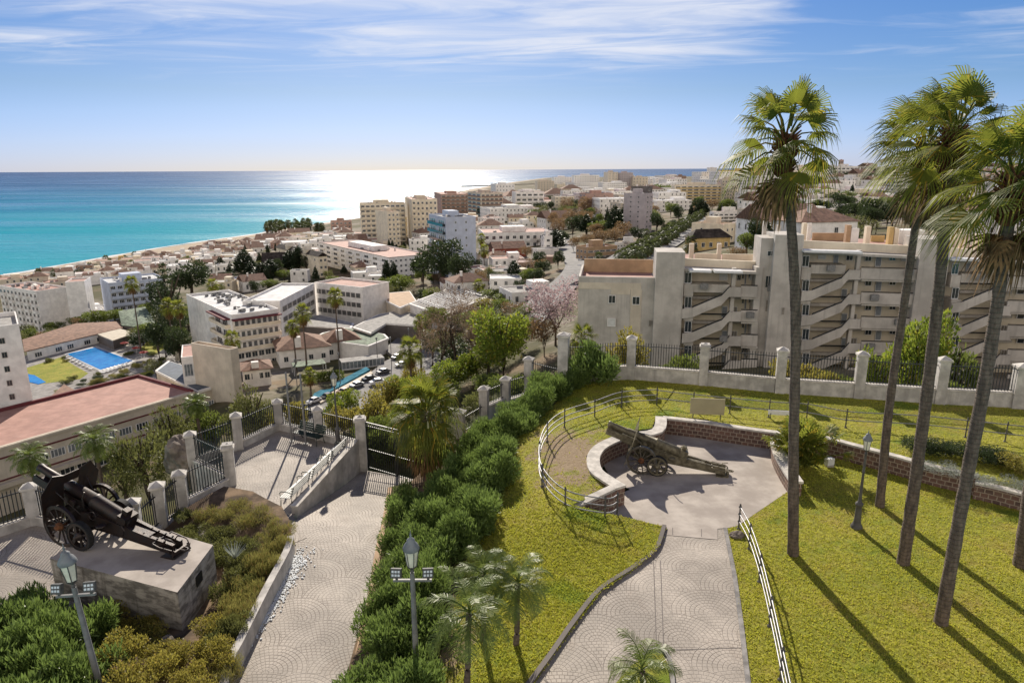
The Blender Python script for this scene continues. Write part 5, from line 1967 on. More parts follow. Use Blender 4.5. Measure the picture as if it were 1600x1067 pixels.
# bushy low palm next to the court
q = P(1250, 728, .02)
e = empty('dwarf_palm', q, 'bushy low palm clump between court and long stone wall', 'palm tree')
g = MB()
rs = random.Random(5)
for i in range(70):
	az = rs.random() * 6.28
	fan_frond(g, Vector((rs.uniform(-.35, .35), rs.uniform(-.35, .35), .1)), az, R_(rs.uniform(25, 85)), rs.uniform(.7, 1.5), rs.uniform(.5, .75), rs, 0, Vector((0, 0, 0)), .3, 14)
c = g.build('crown', 'leaf_palm', e)
c.scale = (1, 1, 1.3)
# ---- feather palms
def feather_frond(mb, base, az, el, L, rs, arch=.9, leaf=.32, n=22, m=0, width=.035):
	d = Vector((math.cos(az), math.sin(az), 0))
	pts = []
	p = base.copy()
	a = el
	st = L / 9
	for i in range(10):
		pts.append(p.copy())
		p = p + (d * math.cos(a) + Vector((0, 0, math.sin(a)))) * st
		a -= arch * 2.2 / 9 * (0.5 + i / 9)
	mb.tube(pts, .012, 3, m, radii=[.02 - .0017 * i for i in range(10)])
	sv = Vector((-d.y, d.x, 0))
	for i in range(n):
		t = .16 + .84 * i / (n - 1)
		k = t * 8.99
		j = int(k)
		q = pts[j].lerp(pts[min(9, j + 1)], k - j)
		td = (pts[min(9, j + 1)] - pts[j]).normalized() if j < 9 else d
		ll = leaf * math.sin(math.pi * (.12 + .84 * t)) * rs.uniform(.85, 1.15) + .03
		for s_ in (-1, 1):
			o = (sv * s_ + td * .75 + Vector((0, 0, .28 - .5 * rs.random()))).normalized()
			w_ = td * width
			e1 = q + o * ll * .55 - Vector((0, 0, ll * .06))
			e2 = q + o * ll - Vector((0, 0, ll * .38))
			mb.add([q - w_ * .5, q + w_ * .5, e1 + w_ * .5, e2, e1 - w_ * .5], [(0, 1, 2, 4), (4, 2, 3)], m)
FP = {}
def feather_crown(seed, n, L, leaf, nl, width=.035, lo=-35, arch=.9):
	key = (seed, n, L)
	if key not in FP:
		rs = random.Random(seed)
		mb = MB()
		for i in range(n):
			t = i / n
			feather_frond(mb, Vector((0, 0, .1 - .2 * t)), i * 2.4 + rs.uniform(-.2, .2), R_(82 + (lo - 82) * t ** .9 + rs.uniform(-8, 8)), L * rs.uniform(.85, 1.1), rs, arch, leaf, nl, 0, width)
		FP[key] = mb.mesh('crown', ['leaf_feather'])
	return FP[key]
def feather_palm(loc, top, label=None, L=1.2, n=34, leaf=.34, nl=26, rad=.07, seed=1, desc=None, group='small feather palms', width=.03, lo=-35, shaft='trunk_palm'):
	e = empty('feather_palm', loc)
	if label:
		tag(e, label, 'palm tree', group)
	else:
		auto(e, desc, 'palm tree', group)
	mb = MB()
	t = top - Vector(loc)
	palm_trunk(mb, [Vector((0, 0, -.2)), t * .3 + Vector((rad * .4, 0, 0)), t * .7, t], [rad * 1.3, rad, rad * .95, rad * 1.1], 8, False)
	mb.build('trunk', shaft, e)
	c = bpy.data.objects.new('crown', feather_crown(seed, n, L, leaf, nl, width, lo))
	COL.objects.link(c)
	c.parent = e
	c.location = t
	return e
for bx, by, tx, ty, lb, sd, L in ((727, 1085, 733, 958, 'largest small feather palm, in front of the other two', 1, 1.22), (753, 1000, 757, 898, 'small feather palm furthest left behind its neighbour', 2, .9), (805, 1012, 809, 912, 'small feather palm with a bare curved trunk and long shadow', 3, 1.0)):
	b = P(bx, by, -.12)
	feather_palm(b, above(b, tx, ty), lb, L * 1.12, 21, .38, 30, .075, sd, width=.020, group='three small feather palms on the left lawn')
b = P(1008, 1090, .05)
feather_palm(b, above(b, 1003, 1048), 'small feather palm on the grassy island in the path', 1.1, 18, .36, 26, .08, 4, width=.02)
# ------------------------------------------------------------------ hedge of oleanders on the bank
def in_poly(p, lp):
	c = False
	j = len(lp) - 1
	for i in range(len(lp)):
		if (lp[i][1] > p[1]) != (lp[j][1] > p[1]) and p[0] < (lp[j][0] - lp[i][0]) * (p[1] - lp[i][1]) / (lp[j][1] - lp[i][1]) + lp[i][0]:
			c = not c
		j = i
	return c
hedge_poly = pgl([(660, 1180, -.2), (672, 1067, -.2), (728, 870, -.1), (768, 775, .2), (796, 700, .4), (850, 642, .6), (930, 596, .8), (938, 590, .8), (900, 600, .4), (850, 625, .1), (800, 665, -.4), (745, 700, -1.0), (715, 735, -1.2), (700, 780, -1.3), (628, 800, -1.2), (612, 880, -1.0), (598, 960, -.9), (570, 1067, -.9), (545, 1180, -.9)])
mark('big iron gate', 610, 700)
mark('curved tube railing', 850, 700)
mark('hedge lantern post', 648, 950)
mark('short bushy fan palm', 665, 700)
mark('tallest corner pillar', 880, 555)
mark('three small feather palms', 765, 960)
rs = random.Random(21)
xs = [p[0] for p in hedge_poly]; ys = [p[1] for p in hedge_poly]
y = min(ys)
row = 0
while y < max(ys):
	x = min(xs) + (row % 2) * .55
	while x < max(xs):
		q = Vector((x + rs.uniform(-.2, .2), y + rs.uniform(-.2, .2), 0))
		if in_poly(q, hedge_poly):
			z = zleft(q.x, q.y) - .08
			k = rs.uniform(.85, 1.15)
			far = min(1, max(0, (q.y - 30) / 8))
			shrub('oleander', (q.x, q.y, z), 1.75 * k, (1.3 + .2 * far) * rs.uniform(.8, 1.15), desc='oleander bush in the hedge', group='oleander hedge bushes', name='oleander_bush', rs=rs)
		x += 1.12
	y += 1.0
	row += 1
for px, py, k_ in [(590, 712, 1.9), (612, 716, 2.1), (636, 722, 2.0), (655, 728, 1.8), (575, 700, 1.8), (605, 700, 2.2), (640, 704, 2.2)]:
	q = P(px, py, -3.0)
	shrub('green', (q.x, q.y + .6, -3.4), 2.3, k_, desc='green gate-side bush', group='bushes outside the gate', rs=rs)
q = P(930, 600, UP)
shrub('oleander', (q.x, q.y + .3, .6), 3.0, 2.3, label='tall leafy shrub at the corner of the garden wall', group='oleander hedge bushes', name='oleander_bush')
# left planting bed
mark('concrete plinth', 240, 900)
mark('low white wall', 420, 940)
mark('leaning lantern post', 120, 960)
mark('black cannon', 150, 800)
mark('drive', 500, 1000)
mark('terrace corner pillar', 360, 730)
def sb(kind, px, py, w, h, desc, z=BEDZ):
	q = P(px, py, z)
	shrub(kind, (q.x, q.y, zbed(q.x, q.y) - .08), w, h, desc=desc, group='shrubs of the left planting bed', rs=rs)
for px, py, w, h in [(10, 1000, 2.0, 1.5), (60, 990, 2.0, 1.6), (105, 1010, 1.9, 1.5), (150, 1000, 1.7, 1.3), (20, 1060, 2.0, 1.5), (80, 1070, 1.9, 1.5), (130, 1080, 1.8, 1.3), (45, 1120, 1.8, 1.4), (100, 1140, 1.8, 1.4), (0, 1150, 1.8, 1.4), (45, 955, 1.6, 1.2), (-40, 1020, 2, 1.5), (-50, 1100, 2, 1.5)]:
	sb('oleander', px, py, w, h, 'dark leafy shrub')
for px, py, w, h in [(185, 1040, 1.3, 1.05), (230, 1080, 1.35, 1.1), (160, 985, 1.2, .8), (190, 1120, 1.4, 1.1), (345, 1040, 1.0, .8), (330, 1110, 1.1, .9), (300, 1075, .9, .8), (255, 1030, 1.1, .7), (240, 1000, 1.0, .6), (300, 1030, 1.0, .7), (325, 990, .9, .7), (215, 975, 1.0, .6), (170, 955, 1.1, .7)]:
	sb('round', px, py, w, h, 'round yellow-green shrub')
for px, py, w, h in [(250, 848, 1.3, .7), (285, 840, 1.5, .8), (325, 850, 1.6, .85), (360, 862, 1.5, .8), (300, 815, 1.3, .65), (345, 830, 1.4, .75), (385, 845, 1.5, .85), (215, 840, 1.1, .55), (380, 880, 1.3, .8)]:
	sb('mixed', px, py, w, h, 'low olive-green shrub')
for px, py, w, h in [(330, 800, 1.2, .6), (365, 795, 1.3, .6), (405, 810, 1.4, .75), (430, 835, 1.2, .75), (415, 865, 1.3, .85), (400, 895, 1.3, .95), (385, 925, 1.2, .9), (370, 950, 1.2, .9), (358, 980, 1.1, .85), (355, 915, 1.2, 1.0), (345, 1000, 1.1, .8), (372, 985, .8, .8), (440, 850, .9, .7), (290, 800, 1.0, .5), (420, 885, .9, .9), (350, 1060, .9, .7), (170, 870, .9, .5), (40, 940, 1.2, .6)]:
	i_ = int(px + py) % 3
	sb(('dry', 'mixed', 'dry')[i_], px, py, w * 1.1, h, ('dry reddish-green tuft', 'low olive-green shrub', 'dry reddish-green tuft')[i_])
for px, py in ((366, 868),):
	q = P(px, py, 0)
	g = MB()
	for i in range(26):
		a = i * 2.4
		el_2 = R_(35 + 40 * random.random())
		d = Vector((math.cos(a) * math.cos(el_2), math.sin(a) * math.cos(el_2), math.sin(el_2)))
		s_ = Vector((-d.y, d.x, 0)).normalized() * .03
		g.add([-s_, s_, d * .3 + s_ * .9, d * .62], [(0, 1, 2), (0, 2, 3)])
	o = g.build('agave', 'leaf_silver', origin=None)
	o.location = (q.x, q.y, q.z - .1)
	tag(o, 'pale silvery spiky plant among the dry shrubs', 'plant')
# planters above the long wall on the right
mark('long stone wall', 1450, 720)
for px, py, w, h, k in [(1432, 705, 1.5, .75, 'boxhedge'), (1462, 708, 1.5, .75, 'boxhedge'), (1495, 712, 1.5, .75, 'boxhedge'), (1528, 722, 1.5, .8, 'boxhedge'), (1560, 725, 1.5, .8, 'boxhedge'), (1595, 738, 1.4, .8, 'round'), (1640, 745, 1.4, .8, 'boxhedge')]:
	q = P(px, py, UP)
	shrub(k, (q.x, q.y, UP - .05), w, h, desc='clipped dark hedge bush', group='clipped bushes above the stone wall', rs=rs)
for px, py in [(1455, 727), (1485, 735), (1515, 741), (1550, 750), (1590, 760), (1630, 770)]:
	q = P(px, py, UP)
	shrub('silver', (q.x, q.y, UP - .02), 1.5, .35, desc='low silvery edging plant', group='silvery edging plants', name='edging_plant', rs=rs)
# ------------------------------------------------------------------ slope below the garden
mark('open side gate', 735, 640)
mark('boulder', 285, 715)
mark('foot gate', 270, 780)
mark('back corner pillar', 437, 640)
mark('two bare poles', 465, 620)
mark('grey apartment block', 1000, 500)
def tr_at(kind, px, pyb, hpx, wpx, desc, group, label=None, ter=True, z=None, **kw):
	"""tree whose base shows at the pixel; sizes in photo pixels"""
	q = T(px, pyb) if z is None else P(px, pyb, z)
	d = proj(q)[2]
	k = d / F
	q.z -= .3
	return tree(kind, q, hpx * k * 1.04, wpx * k, label=label, desc=desc, group=group, **kw)
G1 = 'trees on the slope below the garden'
for a in [('lime', 786, 592, 112, 104, 'round bright green pine-like tree'), ('lime', 640, 700, 100, 80, 'yellow-green tree'), ('yellow', 590, 700, 90, 80, 'yellow-green tree'), ('yellow', 560, 690, 60, 60, 'yellow-green tree'), ('lime', 705, 618, 62, 80, 'leafy lime bush'), ('lime', 745, 600, 60, 60, 'leafy lime bush'),
		  ('broad', 760, 625, 50, 50, 'green bush'), ('broad', 690, 640, 60, 60, 'green bush'), ('yellow', 615, 640, 50, 60, 'yellow-green tree'),
		  ('olive', 235, 800, 150, 110, 'olive-coloured feathery tree'), ('olive', 275, 740, 120, 80, 'olive-coloured feathery tree'), ('olive', 200, 800, 100, 60, 'olive-coloured feathery tree'), ('olive', 400, 700, 105, 70, 'olive-coloured feathery tree'), ('olive', 370, 700, 75, 60, 'olive-coloured feathery tree'),
		  ('yellow', 465, 680, 60, 50, 'yellow-green bush'), ('yellow', 525, 690, 60, 50, 'yellow-green bush'), ('lime', 540, 668, 60, 56, 'yellow-green tree'), ('yellow', 600, 655, 70, 60, 'yellow-green tree'), ('lime', 632, 640, 60, 56, 'yellow-green tree'), ('yellow', 655, 620, 56, 50, 'yellow-green tree'), ('yellow', 420, 690, 60, 50, 'yellow-green bush'), ('broad', 335, 700, 70, 60, 'green bush')]:
	tr_at(a[0], *a[1:5], a[5], G1, trunkfrac=.12)
for px, py, hpx, w in [(712, 585, 150, 130), (690, 590, 120, 90), (745, 580, 110, 80)]:
	tr_at('twiggy', px, py, hpx, w, 'leafless brown tree', G1, name='bare_tree', trunkfrac=.15)
tr_at('pink', 868, 540, 112, 106, None, 'trees of the town', label='pink-flowering bare-branched tree left of the grey apartment block', name='blossom_tree', trunkfrac=.2)
# bushes just outside the right wall, seen through the railings
for i, px in enumerate(range(930, 1640, 34)):
	q = P(px + rs.uniform(-8, 8), 600, -1.5)
	y_ = rp[3][0].y + rs.uniform(2.5, 6)
	q = Vector((q.x * y_ / q.y, y_, TZ(q.x * y_ / q.y, y_) - .2))
	shrub(rs.choice(['round', 'round', 'mixed', 'green']), q, rs.uniform(2, 3), rs.uniform(1.6, 3.6), desc='bush behind the black railing', group='bushes outside the garden wall', rs=rs)
for px, yt, w, lb, kind in [(990, 500, 3.4, 'yellow-orange young conifer outside the railing', 'yellow'), (1440, 475, 5.2, 'big yellow-green bushy tree behind the second and third palms', 'lime'), (1505, 520, 4.0, 'darker green tree right of the big yellow-green one', 'broad'), (1375, 540, 3.0, 'smaller yellow-green bush left of the big yellow-green tree', 'lime')]:
	d = 50
	t = Pd(px, yt, d)
	z0 = TZ(t.x, t.y)
	tree(kind, Vector((t.x, t.y, z0 - .2)), t.z - z0, w, label=lb, group='trees outside the garden wall', trunkfrac=.08)
# short palm outside the corner
def small_fan(px, pyc, d, s, label=None, desc=None, seed=50, trunk=True, group='fan palms of the town', zbase=None, leaf='leaf_palm', wind=Vector((0, 0, 0))):
	s = s * .55
	t = Pd(px, pyc, d)
	z0 = TZ(t.x, t.y) if zbase is None else zbase
	key = 'fan%d%s' % (seed, leaf)
	e = empty('fan_palm', Vector((t.x, t.y, z0)))
	if label:
		tag(e, label, 'palm tree', group)
	else:
		auto(e, desc, 'palm tree', group)
	if key not in TM:
		g, dd = fan_crown(seed, 30, .9, 1.0, wind, 14)
		TM[key] = (g.mesh('crown', [leaf]), dd.mesh('dead_fronds', ['dead_frond']))
	for me, nm in zip(TM[key], ('crown', 'dead_fronds')):
		c = bpy.data.objects.new(nm, me)
		COL.objects.link(c)
		c.parent = e
		c.location = (0, 0, t.z - z0)
		c.scale = (s, s, s)
	mb = MB()
	h = t.z - z0
	palm_trunk(mb, [Vector((0, 0, -.3)), Vector((.1, 0, h * .4)), Vector((0, .1, h * .7)), Vector((0, 0, h))], [.3, .2, .17, .17], 8, False)
	mb.build('trunk', 'trunk_palm', e)
	return e
small_fan(911, 528, 52, 1.25, label='fan palm peeping over the railing at the wall corner', seed=51)
mark('long pink flat roof', 150, 640)
mark('swimming pool', 155, 560)
mark('cream hotel', 400, 500)
mark('leafless brown tree', 715, 520)
for i, (px, py, d, s, lb) in enumerate([(523, 462, 185, 2.6, 'tall palm in front of the long white hotel wing'), (472, 488, 170, 2.6, 'tall palm right of its shorter neighbour beside the cream hotel'), (457, 510, 172, 2.2, 'shorter palm of the pair beside the cream hotel'), (205, 442, 215, 2.6, 'lone slender palm behind the swimming pool'),
									 (262, 478, 205, 2.8, 'shaggy fan palm beside the dark conifer'), (278, 480, 200, 2.6, 'second shaggy fan palm beside the dark conifer'), (640, 545, 110, 2.4, 'fan palm beside the street with parked cars'), (483, 585, 150, 1.9, 'short palm by the clipped green hedge'), (332, 445, 225, 2.4, 'fan palm right of the huge dark tree'),
									 (362, 528, 150, 2.0, 'palm growing against the cream hotel balconies'), (655, 500, 160, 1.6, 'small palm at the hotel forecourt'), (748, 445, 240, 2.6, 'palm left of the blue-trimmed house'), (756, 390, 300, 2.8, 'palm before the white block right of the blue-white tower'), (752, 372, 330, 2.6, 'upper palm before the white block')]):
	small_fan(px, py, d, s, label=lb, seed=52 + i % 3)
for px, py, ty, s, lb in [(47, 760, 715, 2.6, 'feather palm at the left end below the pink roof'), (148, 745, 690, 2.9, 'feather palm in the middle of the pink-roofed building'), (306, 672, 632, 2.2, 'feather palm at the right end of the pink-roofed building')]:
	d = 100 if px < 200 else 118
	t = Pd(px, ty, d)
	z0 = TZ(t.x, t.y)
	e = feather_palm(Vector((t.x, t.y, z0)), t, lb, 3.0 * s / 2.4, 34, .9, 22, .28, 7, group='feather palms below the terrace', width=.10)
# ------------------------------------------------------------------ buildings
UM = {}
def unit(kind):
	"""shared unit meshes for windows, balconies and the like (scaled per use)"""
	if kind in UM:
		return UM[kind]
	mb = MB()
	if kind.startswith('win'):
		# win:<frame>:<pane>:<mullions>
		_, fm, pm, mu = kind.split(':')
		t = .06
		mb.boxb(-.5, -.05, 0, .5, .02, 1, 1)
		for a in ((-.5, -.09, 0, -.5 + t, 0.0, 1), (.5 - t, -.09, 0, .5, 0.0, 1), (-.5 + t, -.09, 0, .5 - t, 0.0, t), (-.5 + t, -.09, 1 - t, .5 - t, 0.0, 1)):
			mb.boxb(*a, 0)
		for i in range(int(mu)):
			x = -.5 + (i + 1) / (int(mu) + 1)
			mb.boxb(x - .02, -.08, t, x + .02, -.051, 1 - t, 0)
		me = mb.mesh('window', [fm, pm])
	elif kind.startswith('bal'):
		# bal:<parapet mat>:<slab mat>  unit width, unit depth, 1 high
		_, a, b = kind.split(':')
		mb.boxb(-.5, -1, -.16, .5, 0, 0, 1)
		if a == 'metal_dark':
			mb.boxb(-.5, -1, .93, .5, -.96, 1, 0)
			for i in range(24):
				x = -.495 + i / 23 * .99
				mb.boxb(x - .004, -.99, 0.001, x + .004, -.97, .93, 0)
			mb.boxb(-.5, -1, .0, .5, -.985, .35, 1)
		else:
			mb.boxb(-.5, -1, 0.001, .5, -.92, 1, 0)
			mb.boxb(-.5, -.92, 0.001, -.48, 0, 1, 0)
			mb.boxb(.48, -.92, 0.001, .5, 0, 1, 0)
		me = mb.mesh('balcony', [a, b])
	elif kind.startswith('awn'):
		_, a = kind.split(':')
		mb.add([(-.5, 0, 0), (.5, 0, 0), (.5, -1, -.45), (-.5, -1, -.45), (-.5, 0, -.02), (.5, 0, -.02), (.5, -1, -.48), (-.5, -1, -.48)], [(0, 3, 2, 1), (4, 5, 6, 7), (2, 3, 7, 6)])
		me = mb.mesh('awning', [a])
	elif kind.startswith('chim'):
		_, a = kind.split(':')
		mb.boxb(-.5, -.5, 0, .5, .5, .86, 0)
		mb.boxb(-.62, -.62, .86, .62, .62, .9, 0)
		mb.boxb(-.35, -.35, .9, .35, .35, .97, 0)
		mb.boxb(-.6, -.6, .97, .6, .6, 1, 0)
		me = mb.mesh('chimney', [a])
	elif kind == 'tank':
		mb.cyl((-.5, 0, .3), (.5, 0, .3), .28, n=10)
		mb.boxb(-.45, -.3, 0, .45, .3, .06)
		mb.add([(-.5, -.9, .05), (.5, -.9, .05), (.5, -.2, .5), (-.5, -.2, .5)], [(0, 1, 2, 3)])
		me = mb.mesh('solar_heater', ['galvanised'])
	elif kind == 'ac':
		mb.boxb(-.5, -.4, 0.05, .5, .4, .9)
		mb.cyl((0, -.1, .9), (0, -.1, .98), .3, n=10)
		mb.boxb(-.4, -.35, 0, -.3, .35, .06)
		mb.boxb(.3, -.35, 0, .4, .35, .06)
		me = mb.mesh('air_conditioner', ['galvanised'])
	UM[kind] = me
	return me
def inst(kind, name, parent, loc, sc=(1, 1, 1), rz=0.0):
	o = bpy.data.objects.new(name, unit(kind))
	COL.objects.link(o)
	o.parent = parent
	o.location = loc
	o.scale = sc
	o.rotation_euler = (0, 0, rz)
	return o
def vol(root, x0, y0, x1, y1, z0, z1, wall, name='wall', parapet=.0, roofmat='roof_terrace', pt=.25):
	mb = MB()
	mb.boxb(x0, y0, z0, x1, y1, z1 if not parapet else z1 - parapet, 0)
	if parapet:
		zt = z1 - parapet
		for a in ((x0, y0, x1, y0 + pt), (x0, y1 - pt, x1, y1), (x0, y0 + pt, x0 + pt, y1 - pt), (x1 - pt, y0 + pt, x1, y1 - pt)):
			mb.boxb(a[0], a[1], zt + .001, a[2], a[3], z1, 0)
	o = mb.build(name, [wall], root)
	if parapet:
		r = MB()
		r.boxb(x0 + pt + .003, y0 + pt + .003, zt + .004, x1 - pt - .003, y1 - pt - .003, zt + .08)
		r.build('roof', roofmat, root)
	return o
def winrow(root, face, s0, s1, n, z, w, h, kind, off, name='window', skip=()):
	"""row of windows on face 'y' (local y=off, along x) or 'x' (local x=off, along y)"""
	for i in range(n):
		if i in skip:
			continue
		s = s0 + (s1 - s0) * (i + .5) / n
		if face == 'y':
			inst(kind, name, root, (s, off, z), (w, 1, h), 0)
		else:
			inst(kind, name, root, (off, s, z), (w, 1, h), -math.pi / 2)
def balc(root, face, s0, s1, z, off, depth=1.2, kind='bal:plaster_white:plaster_white', h=1.0):
	s = (s0 + s1) / 2
	if face == 'y':
		inst(kind, 'balcony', root, (s, off, z), (abs(s1 - s0), depth, h), 0)
	else:
		inst(kind, 'balcony', root, (off, s, z), (abs(s1 - s0), depth, h), -math.pi / 2)
def corner(xl, xn, xr, yb, yt, yaw, z=None, d=None, dflt=(12, 12)):
	"""frame of a block from its visible corners. returns N, L(right face), W(left face), H"""
	if d is not None:
		N = Pd(xn, yb, d)
	elif z is not None:
		N = P(xn, yb, z)
	else:
		N = T(xn, yb)
	dd = proj(N)[2]
	a = R_(yaw)
	def solve(px, dirv):
		lo, hi = 0.0, 400.0
		r = ray(px, (yb + yt) / 2)
		# intersection in plan: N + t*dir = s*r
		det = dirv[0] * (-r.y) - dirv[1] * (-r.x)
		if abs(det) < 1e-6:
			return None
		t = (-N.x * -r.y + N.y * -r.x) / det
		return t
	L = solve(xr, (math.cos(a), math.sin(a))) if xr > xn + 1 else None
	W = solve(xl, (-math.sin(a), math.cos(a))) if xl < xn - 1 else None
	L = L if L and 0 < L < 200 else dflt[0]
	W = W if W and 0 < W < 200 else dflt[1]
	H = (CZ + ray(xn, yt).z * dd) - N.z
	return N, L, W, H
def roof_clutter(root, L, W, H, n, rs, mat_='plaster_white'):
	for i in range(n):
		x, y = rs.uniform(.15, .85) * L, rs.uniform(.2, .85) * W
		k = rs.random()
		if k < .45:
			inst('chim:' + mat_, 'chimney', root, (x, y, H), (.7, .7, rs.uniform(1.0, 1.8)))
		elif k < .7:
			inst('tank', 'solar_heater', root, (x, y, H), (1.8, 1.6, 1.6), rs.uniform(-.5, .5))
		else:
			inst('ac', 'air_conditioner', root, (x, y, H), (1.1, 1.1, 1.1))
def block(xl, xn, xr, yb, yt, yaw, floors, wall, label=None, name='apartment_building', roof='roof_terrace', style=('bal', 'win'), bays=(None, None), z=None, d=None,
		  dflt=(12, 12), cat='apartment block', group='buildings of the town', desc=None, top=True, fz=None, pane='glass_dark', balmat=None, seed=1, stripe=None, clutter=4, floor_h=None):
	N, L, W, H = corner(xl, xn, xr, yb, yt, yaw, z, d, dflt)
	e = empty(name, N, rz=R_(yaw))
	if label:
		tag(e, label, cat, group)
	else:
		auto(e, desc, cat, group)
	rs = random.Random(seed + int(xn))
	vol(e, 0, 0, L, W, -6, H, wall, parapet=.7, roofmat=roof)
	fh = (H - .8) / floors
	balmat = balmat or wall
	for fi, (face, S, st, nb) in enumerate((('y', L, style[1], bays[1]), ('x', W, style[0], bays[0]))):
		if S < 1.5 or st is None:
			continue
		nb = nb or max(1, min(7, int(S / 3.6)))
		for k in range(floors):
			z0 = k * fh
			if st == 'win':
				winrow(e, face, 0, S, nb, z0 + fh * .32, min(1.5, S / nb * .45), fh * .42, 'win:plaster_white:%s:1' % pane, 0)
			elif st == 'few':
				winrow(e, face, S * .15, S * .85, min(nb, 2), z0 + fh * .38, .9, fh * .32, 'win:plaster_white:%s:0' % pane, 0)
			elif st == 'bal':
				winrow(e, face, 0, S, nb, z0 + fh * .04, S / nb * .72, fh * .74, 'win:plaster_white:%s:2' % pane, 0)
				balc(e, face, S * .03, S * .97, z0 + .02, 0, 1.3, 'bal:%s:%s' % (balmat, wall), fh * .36)
			elif st == 'mix':
				h_ = nb // 2
				winrow(e, face, 0, S, nb, z0 + fh * .22, S / nb * .5, fh * .52, 'win:plaster_white:%s:1' % pane, 0)
				for q in range(0, nb, 2):
					balc(e, face, S * q / nb + .2, S * (q + 1) / nb - .2, z0 + .02, 0, 1.2, 'bal:%s:%s' % (balmat, wall), fh * .35)
			elif st == 'ribbon':
				winrow(e, face, S * .02, S * .98, nb, z0 + fh * .36, S / nb * .86, fh * .38, 'win:plaster_white:%s:3' % pane, 0)
	if top:
		w_, l_ = W * .35, L * .35
		vol(e, L * .3, W * .35, L * .3 + l_, W * .35 + w_, H - .68, H + 2.2, wall, name='stair_house')
	roof_clutter(e, L, W, H - .62, clutter, rs, wall if wall in ('plaster_white', 'plaster_cream', 'plaster_beige') else 'plaster_white')
	if stripe:
		m_ = MB()
		m_.boxb(-.12, -.12, H - .35, L + .12, -.003, H - .1)
		m_.boxb(-.12, -.003, H - .35, -.003, W + .12, H - .1)
		m_.build('cornice', stripe, e)
	mark_at(e)
	return e, L, W, H
def mark_at(e):
	pass
def gable_roof(root, x0, y0, x1, y1, z, rise, m='roof_tile', axis='x', over=.4, name='roof', hip=False):
	mb = MB()
	x0 -= over; y0 -= over; x1 += over; y1 += over
	t = .12
	if axis == 'x':
		ym = (y0 + y1) / 2
		hx = (y1 - y0) / 2 if hip else 0
		a, b = (x0 + hx, ym, z + rise), (x1 - hx, ym, z + rise)
		v = [(x0, y0, z), (x1, y0, z), (x1, y1, z), (x0, y1, z), a, b]
		f = [(0, 1, 5, 4), (2, 3, 4, 5), (3, 0, 4), (1, 2, 5)]
	else:
		xm = (x0 + x1) / 2
		hy = (x1 - x0) / 2 if hip else 0
		a, b = (xm, y0 + hy, z + rise), (xm, y1 - hy, z + rise)
		v = [(x0, y0, z), (x1, y0, z), (x1, y1, z), (x0, y1, z), a, b]
		f = [(1, 2, 5, 4), (3, 0, 4, 5), (0, 1, 4), (2, 3, 5)]
	k = len(v)
	mb.add(v + [(p[0], p[1], p[2] + t) for p in v], [tuple(reversed(q)) for q in f] + [tuple(i + k for i in q) for q in f] + [(0, 1, 1 + k, k), (1, 2, 2 + k, 1 + k), (2, 3, 3 + k, 2 + k), (3, 0, k, 3 + k)])
	o = mb.build(name, [m], root)
	return o
def house(q, w, dpt, h, yaw, wall='plaster_white', roof='flat', label=None, desc=None, group='small houses of the town', floors=None, cat='house', rs=random, roofmat=None, name='house', win=True):
	e = empty(name, q, rz=yaw)
	if label:
		tag(e, label, cat, group)
	else:
		auto(e, desc, cat, group)
	floors = floors or max(1, int(h / 3))
	if roof == 'flat':
		vol(e, 0, 0, w, dpt, -4, h, wall, parapet=.5, roofmat=roofmat or 'roof_terrace', pt=.2)
		if rs.random() < .6:
			vol(e, w * .55, dpt * .4, w * .9, dpt * .9, h - .48, h + 1.9, wall, name='stair_house')
		roof_clutter(e, w, dpt, h - .45, rs.randrange(0, 3), rs)
	else:
		vol(e, 0, 0, w, dpt, -4, h, wall)
		gable_roof(e, 0, 0, w, dpt, h, min(w, dpt) * .26, roofmat or 'roof_tile', 'x' if w > dpt else 'y', .4, hip=(roof == 'hip'))
		inst('chim:plaster_white', 'chimney', e, (w * .3, dpt * .35, h + .3), (.7, .7, min(w, dpt) * .26 + .8))
	if win:
		fh = h / floors
		nb = max(1, int(w / 3.2))
		for k in range(floors):
			winrow(e, 'y', 0, w, nb, k * fh + fh * .28, 1.1, fh * .45, 'win:plaster_white:glass_dark:1', 0, skip=(rs.randrange(0, 4),))
			winrow(e, 'x', 0, dpt, max(1, int(dpt / 4)), k * fh + fh * .28, 1.0, fh * .42, 'win:plaster_white:glass_dark:0', 0)
	return e
def slabhouse(pts, z1, z0, m, lb, roofm='roof_gravel', name='pavilion', cat='pavilion', th=.0, group='buildings of the town'):
	w_ = [P(a_, b_, z1) for a_, b_ in pts]
	cx_ = sum(q.x for q in w_) / len(w_); cy_ = sum(q.y for q in w_) / len(w_)
	e_ = empty(name, (cx_, cy_, z0), lb, cat, group)
	poly = [(q.x - cx_, q.y - cy_) for q in w_]
	m_ = MB(); m_.prism(poly, -2, z1 - z0 - .5); m_.build('wall', m, e_)
	big = [(x * 1.03, y * 1.03) for x, y in poly]
	m_ = MB(); m_.prism(big, z1 - z0 - .498, z1 - z0); m_.build('roof_slab', 'plaster_white', e_)
	sm = [(x * .96, y * .96) for x, y in poly]
	m_ = MB(); m_.prism(sm, z1 - z0 + .002, z1 - z0 + .06); m_.build('roof', roofm, e_)
	return e_, poly
